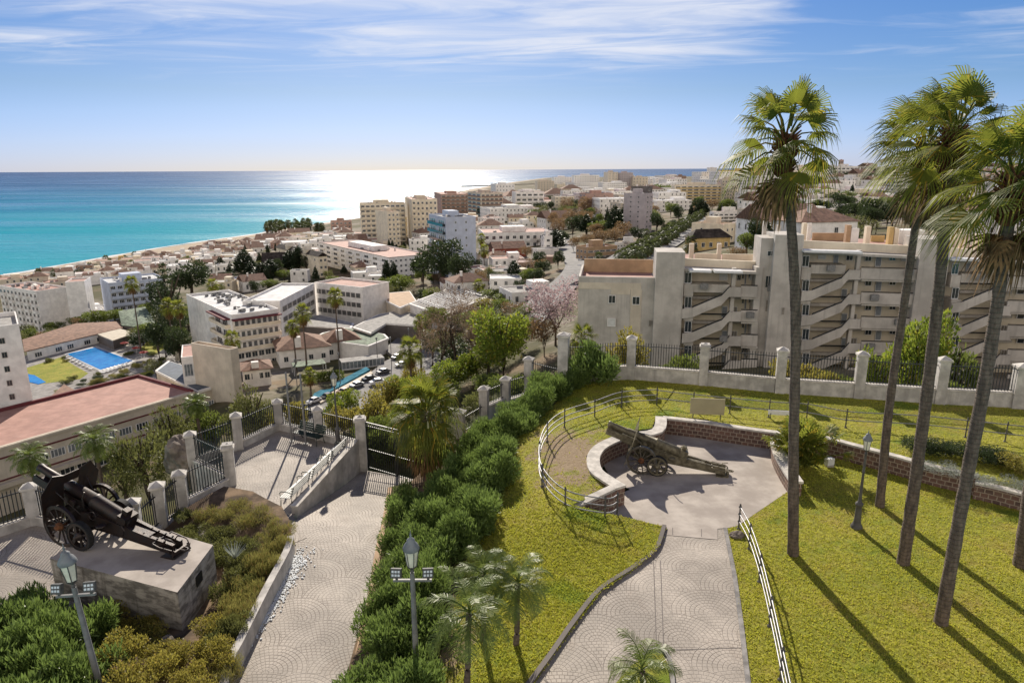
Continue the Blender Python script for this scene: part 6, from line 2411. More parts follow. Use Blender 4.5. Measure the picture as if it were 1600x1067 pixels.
# ================= the long grey apartment block on the right (facade in its own plane)
FA = Pd(904, 520, 88.0)
FB = Pd(1600, 520, 80.5)
FD = Vector((FB.x - FA.x, FB.y - FA.y, 0)).normalized()
FN = Vector((FD.y, -FD.x, 0))        # towards the camera
gyaw = math.atan2(FD.y, FD.x)
FO = Vector((FA.x, FA.y, -18.0))
gr = empty('apartment_building', FO, 'long grey apartment block with diagonal outside stairs beyond the black railing', 'apartment block', 'buildings of the town', gyaw)
mark('grey apartment block', 1250, 480)
def fp(px, py, depth=0.0):
	"""pixel -> local (x along facade, z) on the facade plane moved forward by depth"""
	r = ray(px, py)
	o = FO + FN * depth
	t = (o - CAMLOC).dot(FN) / r.dot(FN)
	q = CAMLOC + r * t - FO
	return q.dot(FD), q.z
def fbox(x0, y0, x1, y1, d0, d1, m, name='wall', parent=None, ref=None):
	"""box whose front face (at depth d1 towards us) fills the pixel rect"""
	a, zt = fp(x0, y0, d1)
	b, _ = fp(x1, y0, d1)
	_, zb = fp((x0 + x1) / 2, y1, d1)
	a, b = min(a, b), max(a, b)
	mb = MB()
	mb.boxb(a, -d1, zb, b, -d0, zt)
	return mb.build(name, [m], parent or gr)
def fwin(x0, y0, x1, y1, dep, pane='glass_dark', frame='plaster_white', mu=1, name='window'):
	a, zt = fp(x0, y0, dep)
	b, _ = fp(x1, y0, dep)
	_, zb = fp(x0, y1, dep)
	inst('win:%s:%s:%d' % (frame, pane, mu), name, gr, ((a + b) / 2, -dep, zb), (b - a, 1, zt - zb))
def fband(pts_top, thick, d0, d1, m, name):
	"""parapet band following pixel points (top edge), constant pixel thickness"""
	mb = MB()
	P_ = [fp(x, y, d1) for x, y in pts_top]
	Q_ = [fp(x, y + thick, d1) for x, y in pts_top]
	k = len(P_)
	v = []
	for (a, z), (b, zz) in zip(P_, Q_):
		v += [(a, -d1, z), (a, -d1, zz), (a, -d0, zz), (a, -d0, z)]
	f = []
	for i in range(k - 1):
		for j in range(4):
			f.append((4 * i + j, 4 * i + (j + 1) % 4, 4 * i + 4 + (j + 1) % 4, 4 * i + 4 + j))
	f += [(3, 2, 1, 0), (4 * k - 4, 4 * k - 3, 4 * k - 2, 4 * k - 1)]
	mb.add(v, f)
	return mb.build(name, [m], gr)
GM = 'plaster_grey'
GY = 'plaster_cream'
# back volume
fbox(1060, 424, 1190, 640, -10, -1.9, GY, 'wall')
fbox(1248, 394, 1440, 660, -10, -1.9, GY, 'wall')
fbox(1484, 404, 1800, 680, -10, -1.9, GY, 'wall')
# left block with terrace
a0, zt = fp(904, 432, 0)
a1, _ = fp(1028, 432, 0)
mb = MB()
mb.boxb(a0, 0, 0, a1, 11, zt - 1.0)
for q in ((a0, 0, a1, .25), (a0, 10.75, a1, 11), (a0, .25, a0 + .25, 10.75)):
	mb.boxb(q[0], q[1], zt - .999, q[2], q[3], zt)
mb.build('wall', [GM], gr)
m2 = MB(); m2.boxb(a0 + .25, .26, zt - .99, a1 - .2, 10.7, zt - .9); m2.build('roof', 'roof_terrace', gr)
m2 = MB(); m2.boxb(a0 + .3, 10.4, zt - .9, a1, 10.74, zt + .9); m2.build('terrace_wall', 'plaster_orange', gr)
fbox(904, 441, 1002, 452, -.01, .05, 'plaster_beige', 'paint_patch'); fbox(986, 452, 1003, 600, -.01, .06, 'plaster_beige', 'paint_patch'); fbox(955, 452, 985, 460, -.01, .055, 'plaster_beige', 'paint_patch')
for q in ((951, 461, 962, 474), (988, 463, 1000, 476)):
	fwin(*q, .06)
fwin(949, 497, 962, 510, .06, 'shutter', 'plaster_white', 0)
fwin(1014, 500, 1021, 510, .06, 'louver', 'plaster_grey', 0)
# towers
fbox(1026, 394, 1071, 660, -4, .9, GM, 'stair_tower')
fbox(1212, 367, 1257, 660, -4, 1.0, GM, 'stair_tower')
fbox(1441, 374, 1488, 680, -4, 1.0, GM, 'stair_tower')
fbox(1182, 418, 1192, 650, -4, .35, GM, 'pier')
fbox(1190, 372, 1213, 650, -4, .1, GM, 'wall')
for i in range(6):
	yy = 430 + 37.6 * i
	fwin(1196, yy, 1211, yy + 20, .1, 'louver' if i % 2 else 'glass_dark', 'plaster_grey', 2)
fwin(1199, 392, 1211, 400, .1)
fwin(1222, 480, 1226, 492, 1.0, 'louver', 'plaster_grey', 0)
# roofs / fascia / parapets
def sec(x0, x1, yr, slope, dark_left=True):
	"""one bay with stairs: x0 left edge after tower, x1 right edge, yr roof fascia y at x0"""
	W_ = x1 - x0
	fb = lambda a, b, c, d_, e_, f_, m, n='wall': fbox(x0 + a, yr + b + slope * a, x0 + c, yr + d_ + slope * a, e_, f_, m, n)
	# slab/fascia and parapet wall behind
	fband([(x0, yr + 1), (x1, yr + 1 + slope * W_)], 4, -2.1, .5, GM, 'roof_slab')
	fband([(x0, yr - 15), (x1, yr - 15 + slope * W_)], 15, -2.6, -2.1, GY, 'parapet')
for (x0, x1, yr, sl) in ((1070, 1186, 419, .045), (1256, 1442, 391, .05), (1487, 1800, 403, .05)):
	sec(x0, x1, yr, sl)
def canopy(x0, x1, y):
	fband([(x0, y), (x1, y + (x1 - x0) * .03)], 3.5, .5, 2.1, 'white_metal', 'canopy')
canopy(1078, 1112, 422); canopy(1117, 1161, 423)
canopy(1257, 1348, 391); canopy(1488, 1580, 404)
def stairs(xs_, y0_, n, dx=(0, 16, 56, 92), right=None, pitch=38.3, th=15, lev0=0):
	"""stacked diagonal stair flights. y0_: top of the lowest-left end of the uppermost flight"""
	for k in range(n):
		y = y0_ + pitch * k
		rise = 34
		pts = [(xs_, y), (xs_ + dx[1], y - 2), (xs_ + dx[2], y - rise * .55), (xs_ + dx[2] + 6, y - rise * .55 - 2), (xs_ + dx[3] - 18, y - rise), (xs_ + dx[3], y - rise)]
		fband(pts, th, .75, .95, GM, 'stair_parapet')
		# landing slabs behind and soffit
		fband([(xs_, y + th - 2), (xs_ + dx[1], y + th - 4), (xs_ + dx[3] - 18, y + th - rise - 2), (xs_ + dx[3], y + th - rise - 2)], 2.5, -1.2, .75, GM, 'stair_flight')
		# dark handrail just above the parapet
		fband([(p[0], p[1] - 2.5) for p in pts[1:-1]], 2.2, .8, .86, 'metal_dark', 'handrail')
		# rear balustrade of the gallery
		fband([(xs_ + 12, y - 32), (xs_ + dx[3], y - 32 + 1)], 2, -1.3, -1.2, 'metal_dark', 'handrail')
		fband([(xs_ + 12, y - 20), (xs_ + dx[3] + 2, y - 19)], 4, -1.9, -1.2, GM, 'gallery_slab')
for (xs_, yy, n) in ((1066, 483, 5), (1253, 456, 6), (1488, 474, 6)):
	stairs(xs_, yy, n)
# upper-left balcony walls above the first flight
fbox(1082, 444, 1140, 457, -1.9, .5, GM, 'balcony'); fbox(1268, 414, 1322, 428, -1.9, .5, GM, 'balcony'); fbox(1503, 428, 1548, 442, -1.9, .5, GM, 'balcony')
# window column next to each tower (bay window with white posts)
for (xa, y0_, n) in ((1070, 425, 5), (1254, 399, 6), (1482 + 6, 411, 6)):
	for k in range(n):
		yy = y0_ + 38.0 * k
		fbox(xa - 1, yy + 19, xa + 14, yy + 38, -1.9, .6, GM, 'bay_wall')
		fwin(xa, yy, xa + 11, yy + 18, .2, 'glass_dark', 'white_metal', 1)
# post and gallery bands right of the stairs, with doors and windows behind
def gallery(x0, x1, y0_, n, posts=()):
	for k in range(n):
		yy = y0_ + 38.3 * k
		fband([(x0, yy), (x1, yy + (x1 - x0) * .03)], 17, .5, .7, GM, 'gallery_parapet')
		fband([(x0, yy + 17.2), (x1, yy + 17.2 + (x1 - x0) * .03)], 3, -1.9, .5, GM, 'gallery_slab')
		fband([(x0, yy - 2.2), (x1, yy - 2.2 + (x1 - x0) * .03)], 1.3, .56, .62, 'metal_dark', 'handrail')
		# behind: door, windows
		w_ = x1 - x0
		b0 = yy - 22 + 1
		for (t, kind, ww, hh, dy_) in ((.06, 'w', .11, 8, 2), (.24, 'd', .10, 19, 0), (.46, 'w', .11, 8, 1), (.66, 's', .12, 8, 2), (.84, 'l', .13, 12, 0)):
			xa, xb = x0 + w_ * t, x0 + w_ * (t + ww)
			pane = {'w': 'glass_dark', 'd': 'door_grey', 's': 'shutter', 'l': 'louver'}[kind]
			fwin(xa, b0 + dy_, xb, b0 + dy_ + hh, -1.85, pane, 'plaster_white', 1 if kind == 'w' else 0, 'door' if kind == 'd' else 'window')
	for p in posts:
		fbox(p, y0_ - 28, p + 6, y0_ + 38.3 * n, -.2, .45, GM, 'post')
gallery(1346, 1441, 419, 6, (1341,))
gallery(1575, 1800, 432, 6, (1568,))
gallery(1158, 1184, 447, 5, (1145,))
# top-floor openings above the flights
for x0, y0_, w_, h_, p_ in ((1124, 428, 13, 10, 'shutter'), (1152, 429, 6, 9, 'glass_dark'), (1171, 431, 12, 7, 'shutter'), (1278, 398, 13, 7, 'shutter'), (1303, 397, 8, 18, 'door_grey'), (1322, 399, 11, 8, 'glass_dark'), (1510, 410, 9, 17, 'door_grey'), (1530, 411, 12, 9, 'shutter')):
	fwin(x0, y0_, x0 + w_, y0_ + h_, -1.85, p_, 'plaster_white', 1 if p_ == 'glass_dark' else 0)
# doors/windows deep under the flights
for xs_, y0_, n in ((1066, 483, 5), (1253, 456, 6), (1488, 474, 6)):
	for k in range(n):
		yy = y0_ + 38 * k - 2
		fwin(xs_ + 62, yy - 3, xs_ + 71, yy + 15, -1.85, 'door_grey', 'plaster_white', 0, 'door')
		fwin(xs_ + 76, yy - 2, xs_ + 86, yy + 7, -1.85, 'louver', 'plaster_white', 1)
for k, (px_, py_) in enumerate([(1100, 452), (1172, 497), (1366, 470), (1404, 508), (1298, 424), (1420, 431), (1360, 546), (1130, 534), (1530, 437), (1205, 455), (1205, 528)]):
	a_, z_ = fp(px_, py_, 1.0 if px_ != 1205 else .2)
	inst('ac', 'air_conditioner', gr, (a_, -1.0 if px_ != 1205 else -.35, z_), (.9, .5, .8))
# roof terraces behind the parapets
rs = random.Random(6)
rf = MB()
for (x0, x1, yr) in ((1070, 1190, 419), (1256, 1442, 391), (1487, 1800, 403)):
	a, z = fp(x0, yr - 4, -3)
	b, _ = fp(x1, yr - 4, -3)
	rf.boxb(a, 3.6, z - .6, b, 16, z - .1)
rf.build('roof', 'roof_terrace', gr)
def rooftop(px0, px1, pyt, pyb, dep, m, name, thick=2.0):
	fbox(px0, pyt, px1, pyb + 14, -dep - thick, -dep, m, name)
for (x0, x1, yt, yb, dep, m, nm, th) in [
	(1194, 1199, 346, 372, 5, 'plaster_grey', 'chimney', .8), (1215, 1220, 352, 366, 9, 'plaster_grey', 'chimney', .8), (1078, 1085, 381, 402, 9, 'plaster_beige', 'chimney', .8), (1122, 1128, 381, 404, 9, 'plaster_beige', 'chimney', .8), (1183, 1190, 384, 404, 9, 'plaster_beige', 'chimney', .8),
	(1086, 1121, 396, 404, 9, 'plaster_cream', 'terrace_wall', .3), (1129, 1182, 397, 405, 9, 'plaster_cream', 'terrace_wall', .3),
	(1256, 1262, 349, 375, 7, 'plaster_cream', 'chimney', .8), (1263, 1269, 349, 374, 8, 'plaster_white', 'terrace_wall', .4), (1270, 1324, 364, 374, 13, 'plaster_orange', 'terrace_wall', .3), (1324, 1331, 352, 376, 8, 'plaster_orange', 'chimney', .9), (1331, 1343, 357, 377, 8, 'plaster_white', 'terrace_wall', .4),
	(1355, 1362, 354, 377, 8, 'plaster_cream', 'chimney', .9), (1362, 1383, 368, 378, 12, 'plaster_yellow', 'terrace_wall', .3), (1391, 1398, 355, 379, 8, 'plaster_yellow', 'chimney', .9), (1399, 1406, 357, 379, 8, 'plaster_cream', 'chimney', .9), (1406, 1446, 360, 380, 9, 'plaster_white', 'terrace_wall', 3),
	(1430, 1438, 354, 380, 7, 'plaster_grey', 'chimney', .9), (1459, 1466, 362, 374, 8, 'plaster_cream', 'chimney', .9), (1466, 1487, 368, 378, 8, 'plaster_white', 'terrace_wall', .4), (1495, 1501, 360, 386, 7, 'plaster_cream', 'chimney', .9), (1503, 1507, 358, 386, 8, 'plaster_cream', 'chimney', .8), (1512, 1518, 367, 388, 8, 'plaster_beige', 'chimney', .9), (1527, 1538, 366, 389, 8, 'plaster_cream', 'chimney', .9), (1538, 1558, 371, 390, 8, 'plaster_white', 'terrace_wall', .4), (1564, 1570, 372, 392, 7, 'plaster_cream', 'chimney', .9)]:
	rooftop(x0, x1, yt, yb, dep, m, nm, th)
# ================= big hand-placed buildings of the town
mark('blue-white tower', 710, 390)
mark('big cream seafront hotel', 615, 340)
mark('pair of brown hotels', 735, 315)
mark('tall grey-pink tower', 995, 325)
mark('ochre slatted building', 935, 385)
mark('long white balcony block', 590, 405)
mark('row of gabled cream houses', 470, 405)
mark('yellow villa', 1115, 370)
mark('yellow-striped apartments', 1100, 300)
mark('hilltop hotel', 1350, 253)
mark('white tower on the hill', 1405, 290)
mark('big seafront hotel', 75, 475)
mark('bluish-white hotel', 210, 460)
mark('huge dark tree', 300, 440)
mark('beach palm grove', 460, 352)
mark('pink blossom tree', 868, 470)
mark('palm avenue', 1030, 385)
mark('big pine trees', 1380, 330)
mark('white pavilion hotel', 825, 315)
block(672, 699, 744, 440, 338, 22, 8, 'plaster_blue', 'tall blue-white tower with glazed balconies on its left side', style=('bal', 'few'), bays=(2, 4), pane='glass_pale', balmat='glass_dark', roof='roof_gravel', clutter=6)
block(553, 566, 634, 380, 317, 14, 8, 'plaster_cream', 'broad cream seafront hotel with long dark balcony bands', style=('win', 'bal'), bays=(2, 9), cat='hotel', balmat='plaster_cream', clutter=12)
block(634, 646, 684, 380, 311, 14, 8, 'plaster_cream', 'cream wing with narrow vertical ribs right of the seafront hotel', style=('win', 'mix'), bays=(2, 6), cat='hotel', clutter=8)
block(588, 608, 625, 392, 330, 28, 8, 'plaster_cream', 'slim cream tower with a blank left wall before the seafront hotel', style=(None, 'mix'), bays=(2, 3), clutter=3)
block(622, 640, 670, 372, 340, 20, 3, 'plaster_yellow', 'low yellow building with pitched top beside the slim cream tower', style=('win', 'win'), clutter=4)
block(508, 518, 550, 369, 345, 15, 4, 'plaster_pink', 'small pink apartment house near the beach palms', style=('win', 'mix'), clutter=5)
block(679, 690, 734, 338, 303, 12, 6, 'plaster_pink', 'reddish balcony hotel, left one of the brown pair', style=('win', 'bal'), bays=(2, 6), cat='hotel', balmat='plaster_brown', clutter=5)
block(731, 752, 786, 340, 301, 20, 6, 'plaster_beige', 'brown hotel with jutting dark balcony bands, right one of the pair', style=('bal', 'bal'), bays=(3, 5), cat='hotel', balmat='plaster_brown', clutter=5)
block(767, 775, 804, 318, 288, 10, 5, 'plaster_white', 'grey-white block behind the brown hotels', style=('win', 'win'), bays=(2, 6), pane='glass_pale', roof='roof_gravel')
block(800, 806, 850, 332, 300, 8, 4, 'plaster_white', 'white pavilion-like hotel with shallow pyramid roof', style=('win', 'bal'), bays=(1, 5), cat='hotel', roof='roof_terrace')
block(748, 756, 862, 400, 363, 8, 3, 'plaster_white', 'long white terraced block right of the blue-white tower', style=('win', 'mix'), bays=(1, 10), clutter=10)
e_, L_, W_, H_ = block(500, 609, 674, 438, 401, 36, 4, 'plaster_white', 'long white balcony block with a red cornice running behind the gabled houses', style=('mix', 'win'), bays=(9, 9), stripe='roof_tile', clutter=10)
block(905, 914, 958, 340, 302, 10, 6, 'plaster_pink', 'square pinkish apartment block above the autumn trees', style=('bal', 'few'), bays=(2, 5), clutter=4)
block(974, 1007, 1019, 366, 302, 50, 8, 'plaster_lilac', 'tall grey-pink tower standing over the palm avenue', style=('few', 'win'), bays=(3, 2), balmat='plaster_dark', clutter=5, roof='roof_gravel')
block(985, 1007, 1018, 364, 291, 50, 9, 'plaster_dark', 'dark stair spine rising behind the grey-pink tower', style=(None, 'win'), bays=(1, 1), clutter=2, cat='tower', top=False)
block(900, 917, 964, 408, 386, 28, 2, 'plaster_orange', 'low ochre slatted building with pinkish flat roof', style=('win', 'ribbon'), bays=(3, 5), roof='roof_pinkish', cat='building', clutter=2)
block(960, 964, 1004, 392, 379, 24, 2, 'plaster_white', 'white two-storey wing behind the ochre slatted building', style=('win', 'win'), bays=(1, 9), roof='roof_pinkish', cat='building')
block(1048, 1053, 1130, 323, 289, 6, 7, 'plaster_cream', 'yellow-and-white striped apartment slab, left half', style=('win', 'bal'), bays=(1, 8), balmat='plaster_yellow', clutter=6)
block(1120, 1126, 1153, 318, 280, 10, 7, 'plaster_beige', 'beige apartment slab joined to the yellow-striped one', style=('win', 'mix'), bays=(1, 6), clutter=4)
block(1122, 1126, 1205, 292, 266, 5, 7, 'plaster_yellow', 'orange-brown apartment slab on the skyline behind the first palm', style=('win', 'win'), bays=(1, 12), clutter=5)
block(1104, 1108, 1120, 280, 262, 5, 6, 'plaster_white', 'slim white tower on the skyline left of the orange-brown slab', style=('win', 'win'), bays=(1, 2), clutter=1)
for a in [(862, 866, 893, 300, 277, 'plaster_white', 'white hotel slab on the far headland, left end', 7, 7), (893, 897, 936, 300, 274, 'plaster_white', 'longest white hotel slab on the far headland', 7, 10), (836, 840, 866, 305, 283, 'plaster_beige', 'beige hotel on the far headland nearest the jetty', 6, 6),
		  (943, 950, 965, 301, 269, 'plaster_beige', 'tan high-rise on the skyline, left of its greyer neighbour', 8, 3), (962, 966, 989, 300, 270, 'plaster_lilac', 'grey high-rise on the skyline right of the tan one', 8, 6), (985, 988, 1012, 300, 277, 'plaster_beige', 'low tan block on the skyline right of the high-rises', 5, 5),
		  (1020, 1024, 1045, 300, 281, 'plaster_white', 'far white slab left of the yellow-striped apartments', 5, 5), (1054, 1058, 1072, 290, 275, 'plaster_brown', 'small brown block on the skyline above the striped slab', 4, 3)]:
	block(a[0], a[1], a[2], a[3], a[4], 5, a[7], a[5], a[6], style=('win', 'win'), bays=(1, a[8]), pane='glass_dark', clutter=3)
block(1108, 1114, 1170, 350, 331, 12, 3, 'plaster_white', 'white building with dark balcony openings beyond the yellow villa', style=('win', 'bal'), bays=(1, 7), clutter=3)
block(1384, 1396, 1428, 316, 270, 15, 8, 'plaster_blue', 'white high-rise with curved balcony bands on the hill', style=('bal', 'bal'), bays=(2, 5), balmat='plaster_white', cat='hotel', clutter=2)
block(1310, 1313, 1390, 264, 250, 4, 4, 'plaster_pink', 'long reddish hotel crowning the hill', style=('win', 'win'), bays=(1, 14), cat='hotel', clutter=5)
block(1296, 1300, 1340, 284, 260, 5, 4, 'plaster_white', 'white stepped block on the hill below the reddish hotel', style=('win', 'bal'), bays=(1, 6), clutter=6)
block(1277, 1280, 1297, 284, 264, 5, 4, 'plaster_white', 'small white block on the hill, left of the stepped one', style=('win', 'win'), bays=(1, 3), clutter=2)
block(1333, 1338, 1368, 312, 301, 10, 2, 'plaster_white', 'flat white villa block on the hillside', style=('win', 'win'), bays=(1, 4), clutter=2)
block(1290, 1300, 1370, 350, 327, 15, 2, 'plaster_white', 'pale villa with arcade in front of the pine trees', style=('win', 'win'), bays=(1, 6), clutter=3)
block(1480, 1490, 1590, 362, 338, 8, 2, 'plaster_beige', 'wide beige house behind the third and fourth palms', style=('win', 'win'), bays=(1, 8), clutter=4)
block(1560, 1570, 1680, 392, 352, 10, 3, 'plaster_white', 'white curved house at the right edge behind the palms', style=('win', 'win'), bays=(1, 6), clutter=4, roof='roof_tile')
# yellow villas
N, L, W, H = corner(1070, 1080, 1140, 395, 372, 12)
e = empty('villa', N, 'yellow villa with a brown hipped roof', 'villa', 'buildings of the town', R_(12))
vol(e, 0, 0, L, W, -5, H, 'plaster_yellow'); gable_roof(e, 0, 0, L, W, H, 2.6, 'roof_dark', 'x', .6, hip=True)
winrow(e, 'y', 0, L, 5, H * .35, 1.2, 1.6, 'win:plaster_white:glass_dark:1', 0)
block(1080, 1128, 1150, 382, 350, 45, 2, 'plaster_cream', 'plain cream villa behind the yellow hipped one', name='villa', cat='villa', style=('few', 'few'), clutter=2)
block(1143, 1148, 1160, 378, 347, 20, 2, 'plaster_white', 'narrow white house attached right of the cream villa', name='house', cat='house', style=(None, 'few'), clutter=1)
# gabled cream houses
def gabled(xl, xn, xr, yb, ye, yaw, lb, wall='plaster_cream', roof='roof_dark', rise=None, dormers=2):
	N, L, W, H = corner(xl, xn, xr, yb, ye, yaw)
	e = empty('gabled_house', N, lb, 'house', 'gabled cream houses', R_(yaw))
	vol(e, 0, 0, L, W, -5, H, wall)
	gable_roof(e, 0, 0, L, W, H, rise or min(L, W) * .42, roof, 'y' if W > L else 'x', .5)
	fl = max(2, int(H / 3))
	for k in range(fl):
		winrow(e, 'x', 0, W, max(2, min(6, int(W / 5))), k * H / fl + .9, 1.4, 1.5, 'win:plaster_white:glass_dark:1', 0)
		winrow(e, 'y', 0, L, max(2, min(6, int(L / 4))), k * H / fl + .9, 1.4, 1.5, 'win:plaster_white:glass_dark:1', 0)
	for i in range(dormers):
		y = W * (i + .7) / (dormers + .4)
		m_ = MB(); m_.boxb(-.4, y - 1.6, H - 1, 2.5, y + 1.6, H + 2.2)
		m_.add([(-.6, y - 2, H + 2.2), (-.6, y + 2, H + 2.2), (-.6, y, H + 4.2), (3.5, y - 2, H + 2.2), (3.5, y + 2, H + 2.2), (3.5, y, H + 4.2)], [(0, 2, 1), (0, 3, 5, 2), (1, 2, 5, 4), (3, 4, 5)])
		m_.build('dormer', wall, e)
	return e
gabled(434, 500, 512, 434, 400, 40, 'tall cream house with steep dark roof and two gabled dormers', dormers=2)
gabled(398, 412, 448, 432, 410, 15, 'lower cream house with dark roof left of the tall gabled one', dormers=0)
house(T(520, 398), 26, 10, 7, R_(12), 'plaster_beige', 'gable', label='long beige house with brown tiled roof right of the gabled houses', roofmat='roof_tile')
house(T(556, 436), 18, 13, 6, R_(25), 'plaster_cream', 'hip', label='white house with brown hipped roof at the foot of the long white block')
house(T(596, 432), 12, 10, 6, R_(20), 'plaster_white', 'hip', label='smaller white house with pale hipped roof below the long white block')
# left side
block(5, 68, 112, 520, 452, 60, 6, 'plaster_white', 'big seafront hotel at the left with pink flat roof and many balconies', style=('mix', None), bays=(10, 1), roof='roof_terrace', cat='hotel', clutter=16, top=False)
block(104, 113, 137, 512, 438, 20, 1, 'plaster_white', 'blank white lift tower of the seafront hotel', name='lift_tower', style=(None, None), cat='tower', top=False, clutter=0)
block(161, 178, 262, 500, 440, 40, 5, 'plaster_blue', 'bluish-white balcony hotel behind the pool', style=(None, 'bal'), bays=(1, 8), cat='hotel', roof='roof_white', clutter=8, balmat='plaster_blue')
tl_ = Pd(-60, 650, 139); tr_ = Pd(56, 650, 139)
yw = R_(37)
LL = 26
tl_ = tr_ - Vector((math.cos(yw), math.sin(yw), 0)) * LL
tp = (CZ + ray(40, 498).z * 139)
e = empty('apartment_building', Vector((tl_.x, tl_.y, -48)), 'tall white tower block cut by the left edge', 'apartment block', 'buildings of the town', yw)
vol(e, 0, 0, LL, 16, -2, tp + 48, 'plaster_white', parapet=1.0, roofmat='roof_gravel')
for i in range(8):
	zt_ = (CZ + ray(10, 516 + 22.6 * i).z * 139) + 48
	inst('win:plaster_grey:glass_dark:1', 'window', e, (LL - 3.1 - i * .03, 0, zt_ - 1.3), (.9, 1, 1.2))
mark('tall white tower block', 20, 570)
# house at far left behind it
house(T(35, 500), 11, 10, 6, R_(15), 'plaster_white', 'hip', label='white house with dark tiled roof right of the left tower top')
# long building with pink flat roof
A = P(-40, 712, -33.0); B = P(303, 613, -33.0)
yw = math.atan2(B.y - A.y, B.x - A.x)
LL = (B - A).length
e = empty('school_building', Vector((A.x, A.y, -45)), 'long low building with a salmon-pink flat roof and maroon edging', 'building', 'buildings of the town', yw)
cbk = P(240, 583, -33.0)
WW = abs((cbk - A).dot(Vector((-math.sin(yw), math.cos(yw), 0))))
vol(e, 0, 0, LL, WW, -2, 12.0, 'plaster_beige')
m_ = MB(); m_.boxb(.6, .6, 12.003, LL - .6, WW - .6, 12.1); m_.build('roof', 'roof_terrace', e)
m_ = MB(); m_.boxb(0, WW - .6, 12.003, LL, WW, 12.7); m_.boxb(LL - .6, 0, 12.003, LL, WW - .6, 12.6); m_.build('roof_edge', 'trim_maroon', e)
m_ = MB(); m_.boxb(-.1, -.3, 11.75, LL + .1, -.002, 12.2); m_.boxb(0, 0, 12.003, LL - .6, .5, 12.25); m_.build('cornice', 'plaster_beige', e)
for zz in (8.9, 5.0):
	m_ = MB(); m_.boxb(-.1, -.16, zz + 1.2, LL + .1, -.003, zz + 1.45); m_.build('string_course', 'trim_maroon', e)
m_ = MB(); m_.boxb(-.1, -1.2, 5.2, LL * .72, -.004, 5.9); m_.build('canopy', 'plaster_beige', e)
wxs = [22, 45, 105, 130, 178, 203, 238, 264, 288]
for k, px in enumerate(range(10, 300, 26)):
	q = P(px, 690 - (px) * .28, -36.5)
	lx = (q - A).dot(Vector((math.cos(yw), math.sin(yw), 0)))
	inst('win:plaster_white:%s:3' % ('glass_pale' if k % 3 else 'glass_dark'), 'window', e, (lx, 0, 7.5 if k < 9 else 7.7), (2.5, 1, 1.5))
	if k < 8:
		inst('win:plaster_white:glass_dark:2', 'door' if k % 2 else 'window', e, (lx + 1, 0, 3.0), (2.6, 1, 2.1))
		if k % 2:
			inst('win:white_metal:glass_dark:3', 'door', e, (lx, 0, .2), (3.2, 1, 2.5))
# stair tower + blue-grey roof annex at its right end
block(304, 368, 376, 622, 541, 62, 1, 'plaster_beige', 'tall blank cream stair tower with stained walls at the end of the pink roof', name='stair_tower', d=146, style=(None, None), cat='tower', roof='roof_terrace', top=False, clutter=0)
A2 = P(303, 620, -34.5)
slabhouse([(244, 579), (264, 564), (352, 592), (355, 597), (309, 611)], -33.3, -38, 'plaster_beige', 'low annex with slate-blue flat roof below the stair tower', 'slate_roof', name='annex', cat='building')
qa, qb = P(309, 611, -33.3), P(355, 597, -33.3)
e = COL.objects.get('annex')
al = math.atan2(qb.y - qa.y, qb.x - qa.x)
qm = qa.lerp(qb, .68) * 1.0 - e.location
inst('win:plaster_dark:glass_dark:4', 'window', e, (qm.x, qm.y, 1.6), (3.6, 1.5, 2.0), al)
N, L, W, H = corner(265, 287, 320, 592, 556, 24, d=150)
e = empty('rooftop_room', N, 'small white rooftop room with a tall window left of the stair tower', 'building', 'buildings of the town', R_(24))
vol(e, 0, 0, L, W, -3, H, 'plaster_white', parapet=.3, roofmat='roof_terrace')
winrow(e, 'y', L * .05, L * .5, 1, .4, L * .4, H * .6, 'win:white_metal:glass_pale:2', 0)
winrow(e, 'y', L * .75, L * .95, 1, .2, L * .14, H * .55, 'win:white_metal:glass_dark:0', 0)
# the cream hotel, three wings
HN = P(371, 575, -38.5)
yw = R_(40)
N, L, W, H = corner(300, 371, 440, 583, 487, 40, z=-41)
e = empty('hotel', N, 'large cream L-shaped hotel with balconies and long window bands', 'hotel', 'buildings of the town', R_(40))
mark('cream hotel', 440, 500)
vol(e, 0, 0, L, W, -5, H, 'plaster_white', parapet=.8, roofmat='roof_white')
fh = (H - 1) / 5
for k in range(2, 5):
	z0 = k * fh + .1
	winrow(e, 'y', L * .03, L * .97, 8, z0, L / 8 * .62, fh * .70, 'win:plaster_white:glass_dark:2', 0)
	balc(e, 'y', L * .02, L * .98, z0 - .1, 0, 1.5, 'bal:plaster_cream:plaster_white', fh * .34)
	if k > 1:
		winrow(e, 'x', W * .06, W * .36, 2, z0, W * .11, fh * .7, 'win:plaster_white:glass_dark:2', 0)
		balc(e, 'x', W * .04, W * .38, z0 - .1, 0, 1.4, 'bal:plaster_cream:plaster_white', fh * .34)
winrow(e, 'y', L * .05, L * .9, 5, .6, 1.8, 1.9, 'win:plaster_white:glass_dark:1', 0)
winrow(e, 'y', L * .05, L * .9, 6, fh + .7, 1.6, 1.6, 'win:plaster_white:glass_dark:1', 0)
m_ = MB(); m_.boxb(-.1, -1.7, H - 1.6, L + .2, -.003, H - 1.25); m_.boxb(-1.7, W * .03, H - 1.6, -.003, W * .4, H - 1.25); m_.build('awning_slab', 'trim_maroon', e)
rs = random.Random(4)
for i in range(40):
	k = rs.uniform(.7, 1.15)
	inst('ac' if i % 4 else 'tank', 'air_conditioner', e, (rs.uniform(.3, .95) * L, rs.uniform(.1, .9) * W, H - .7), (k, k, k), rs.random())
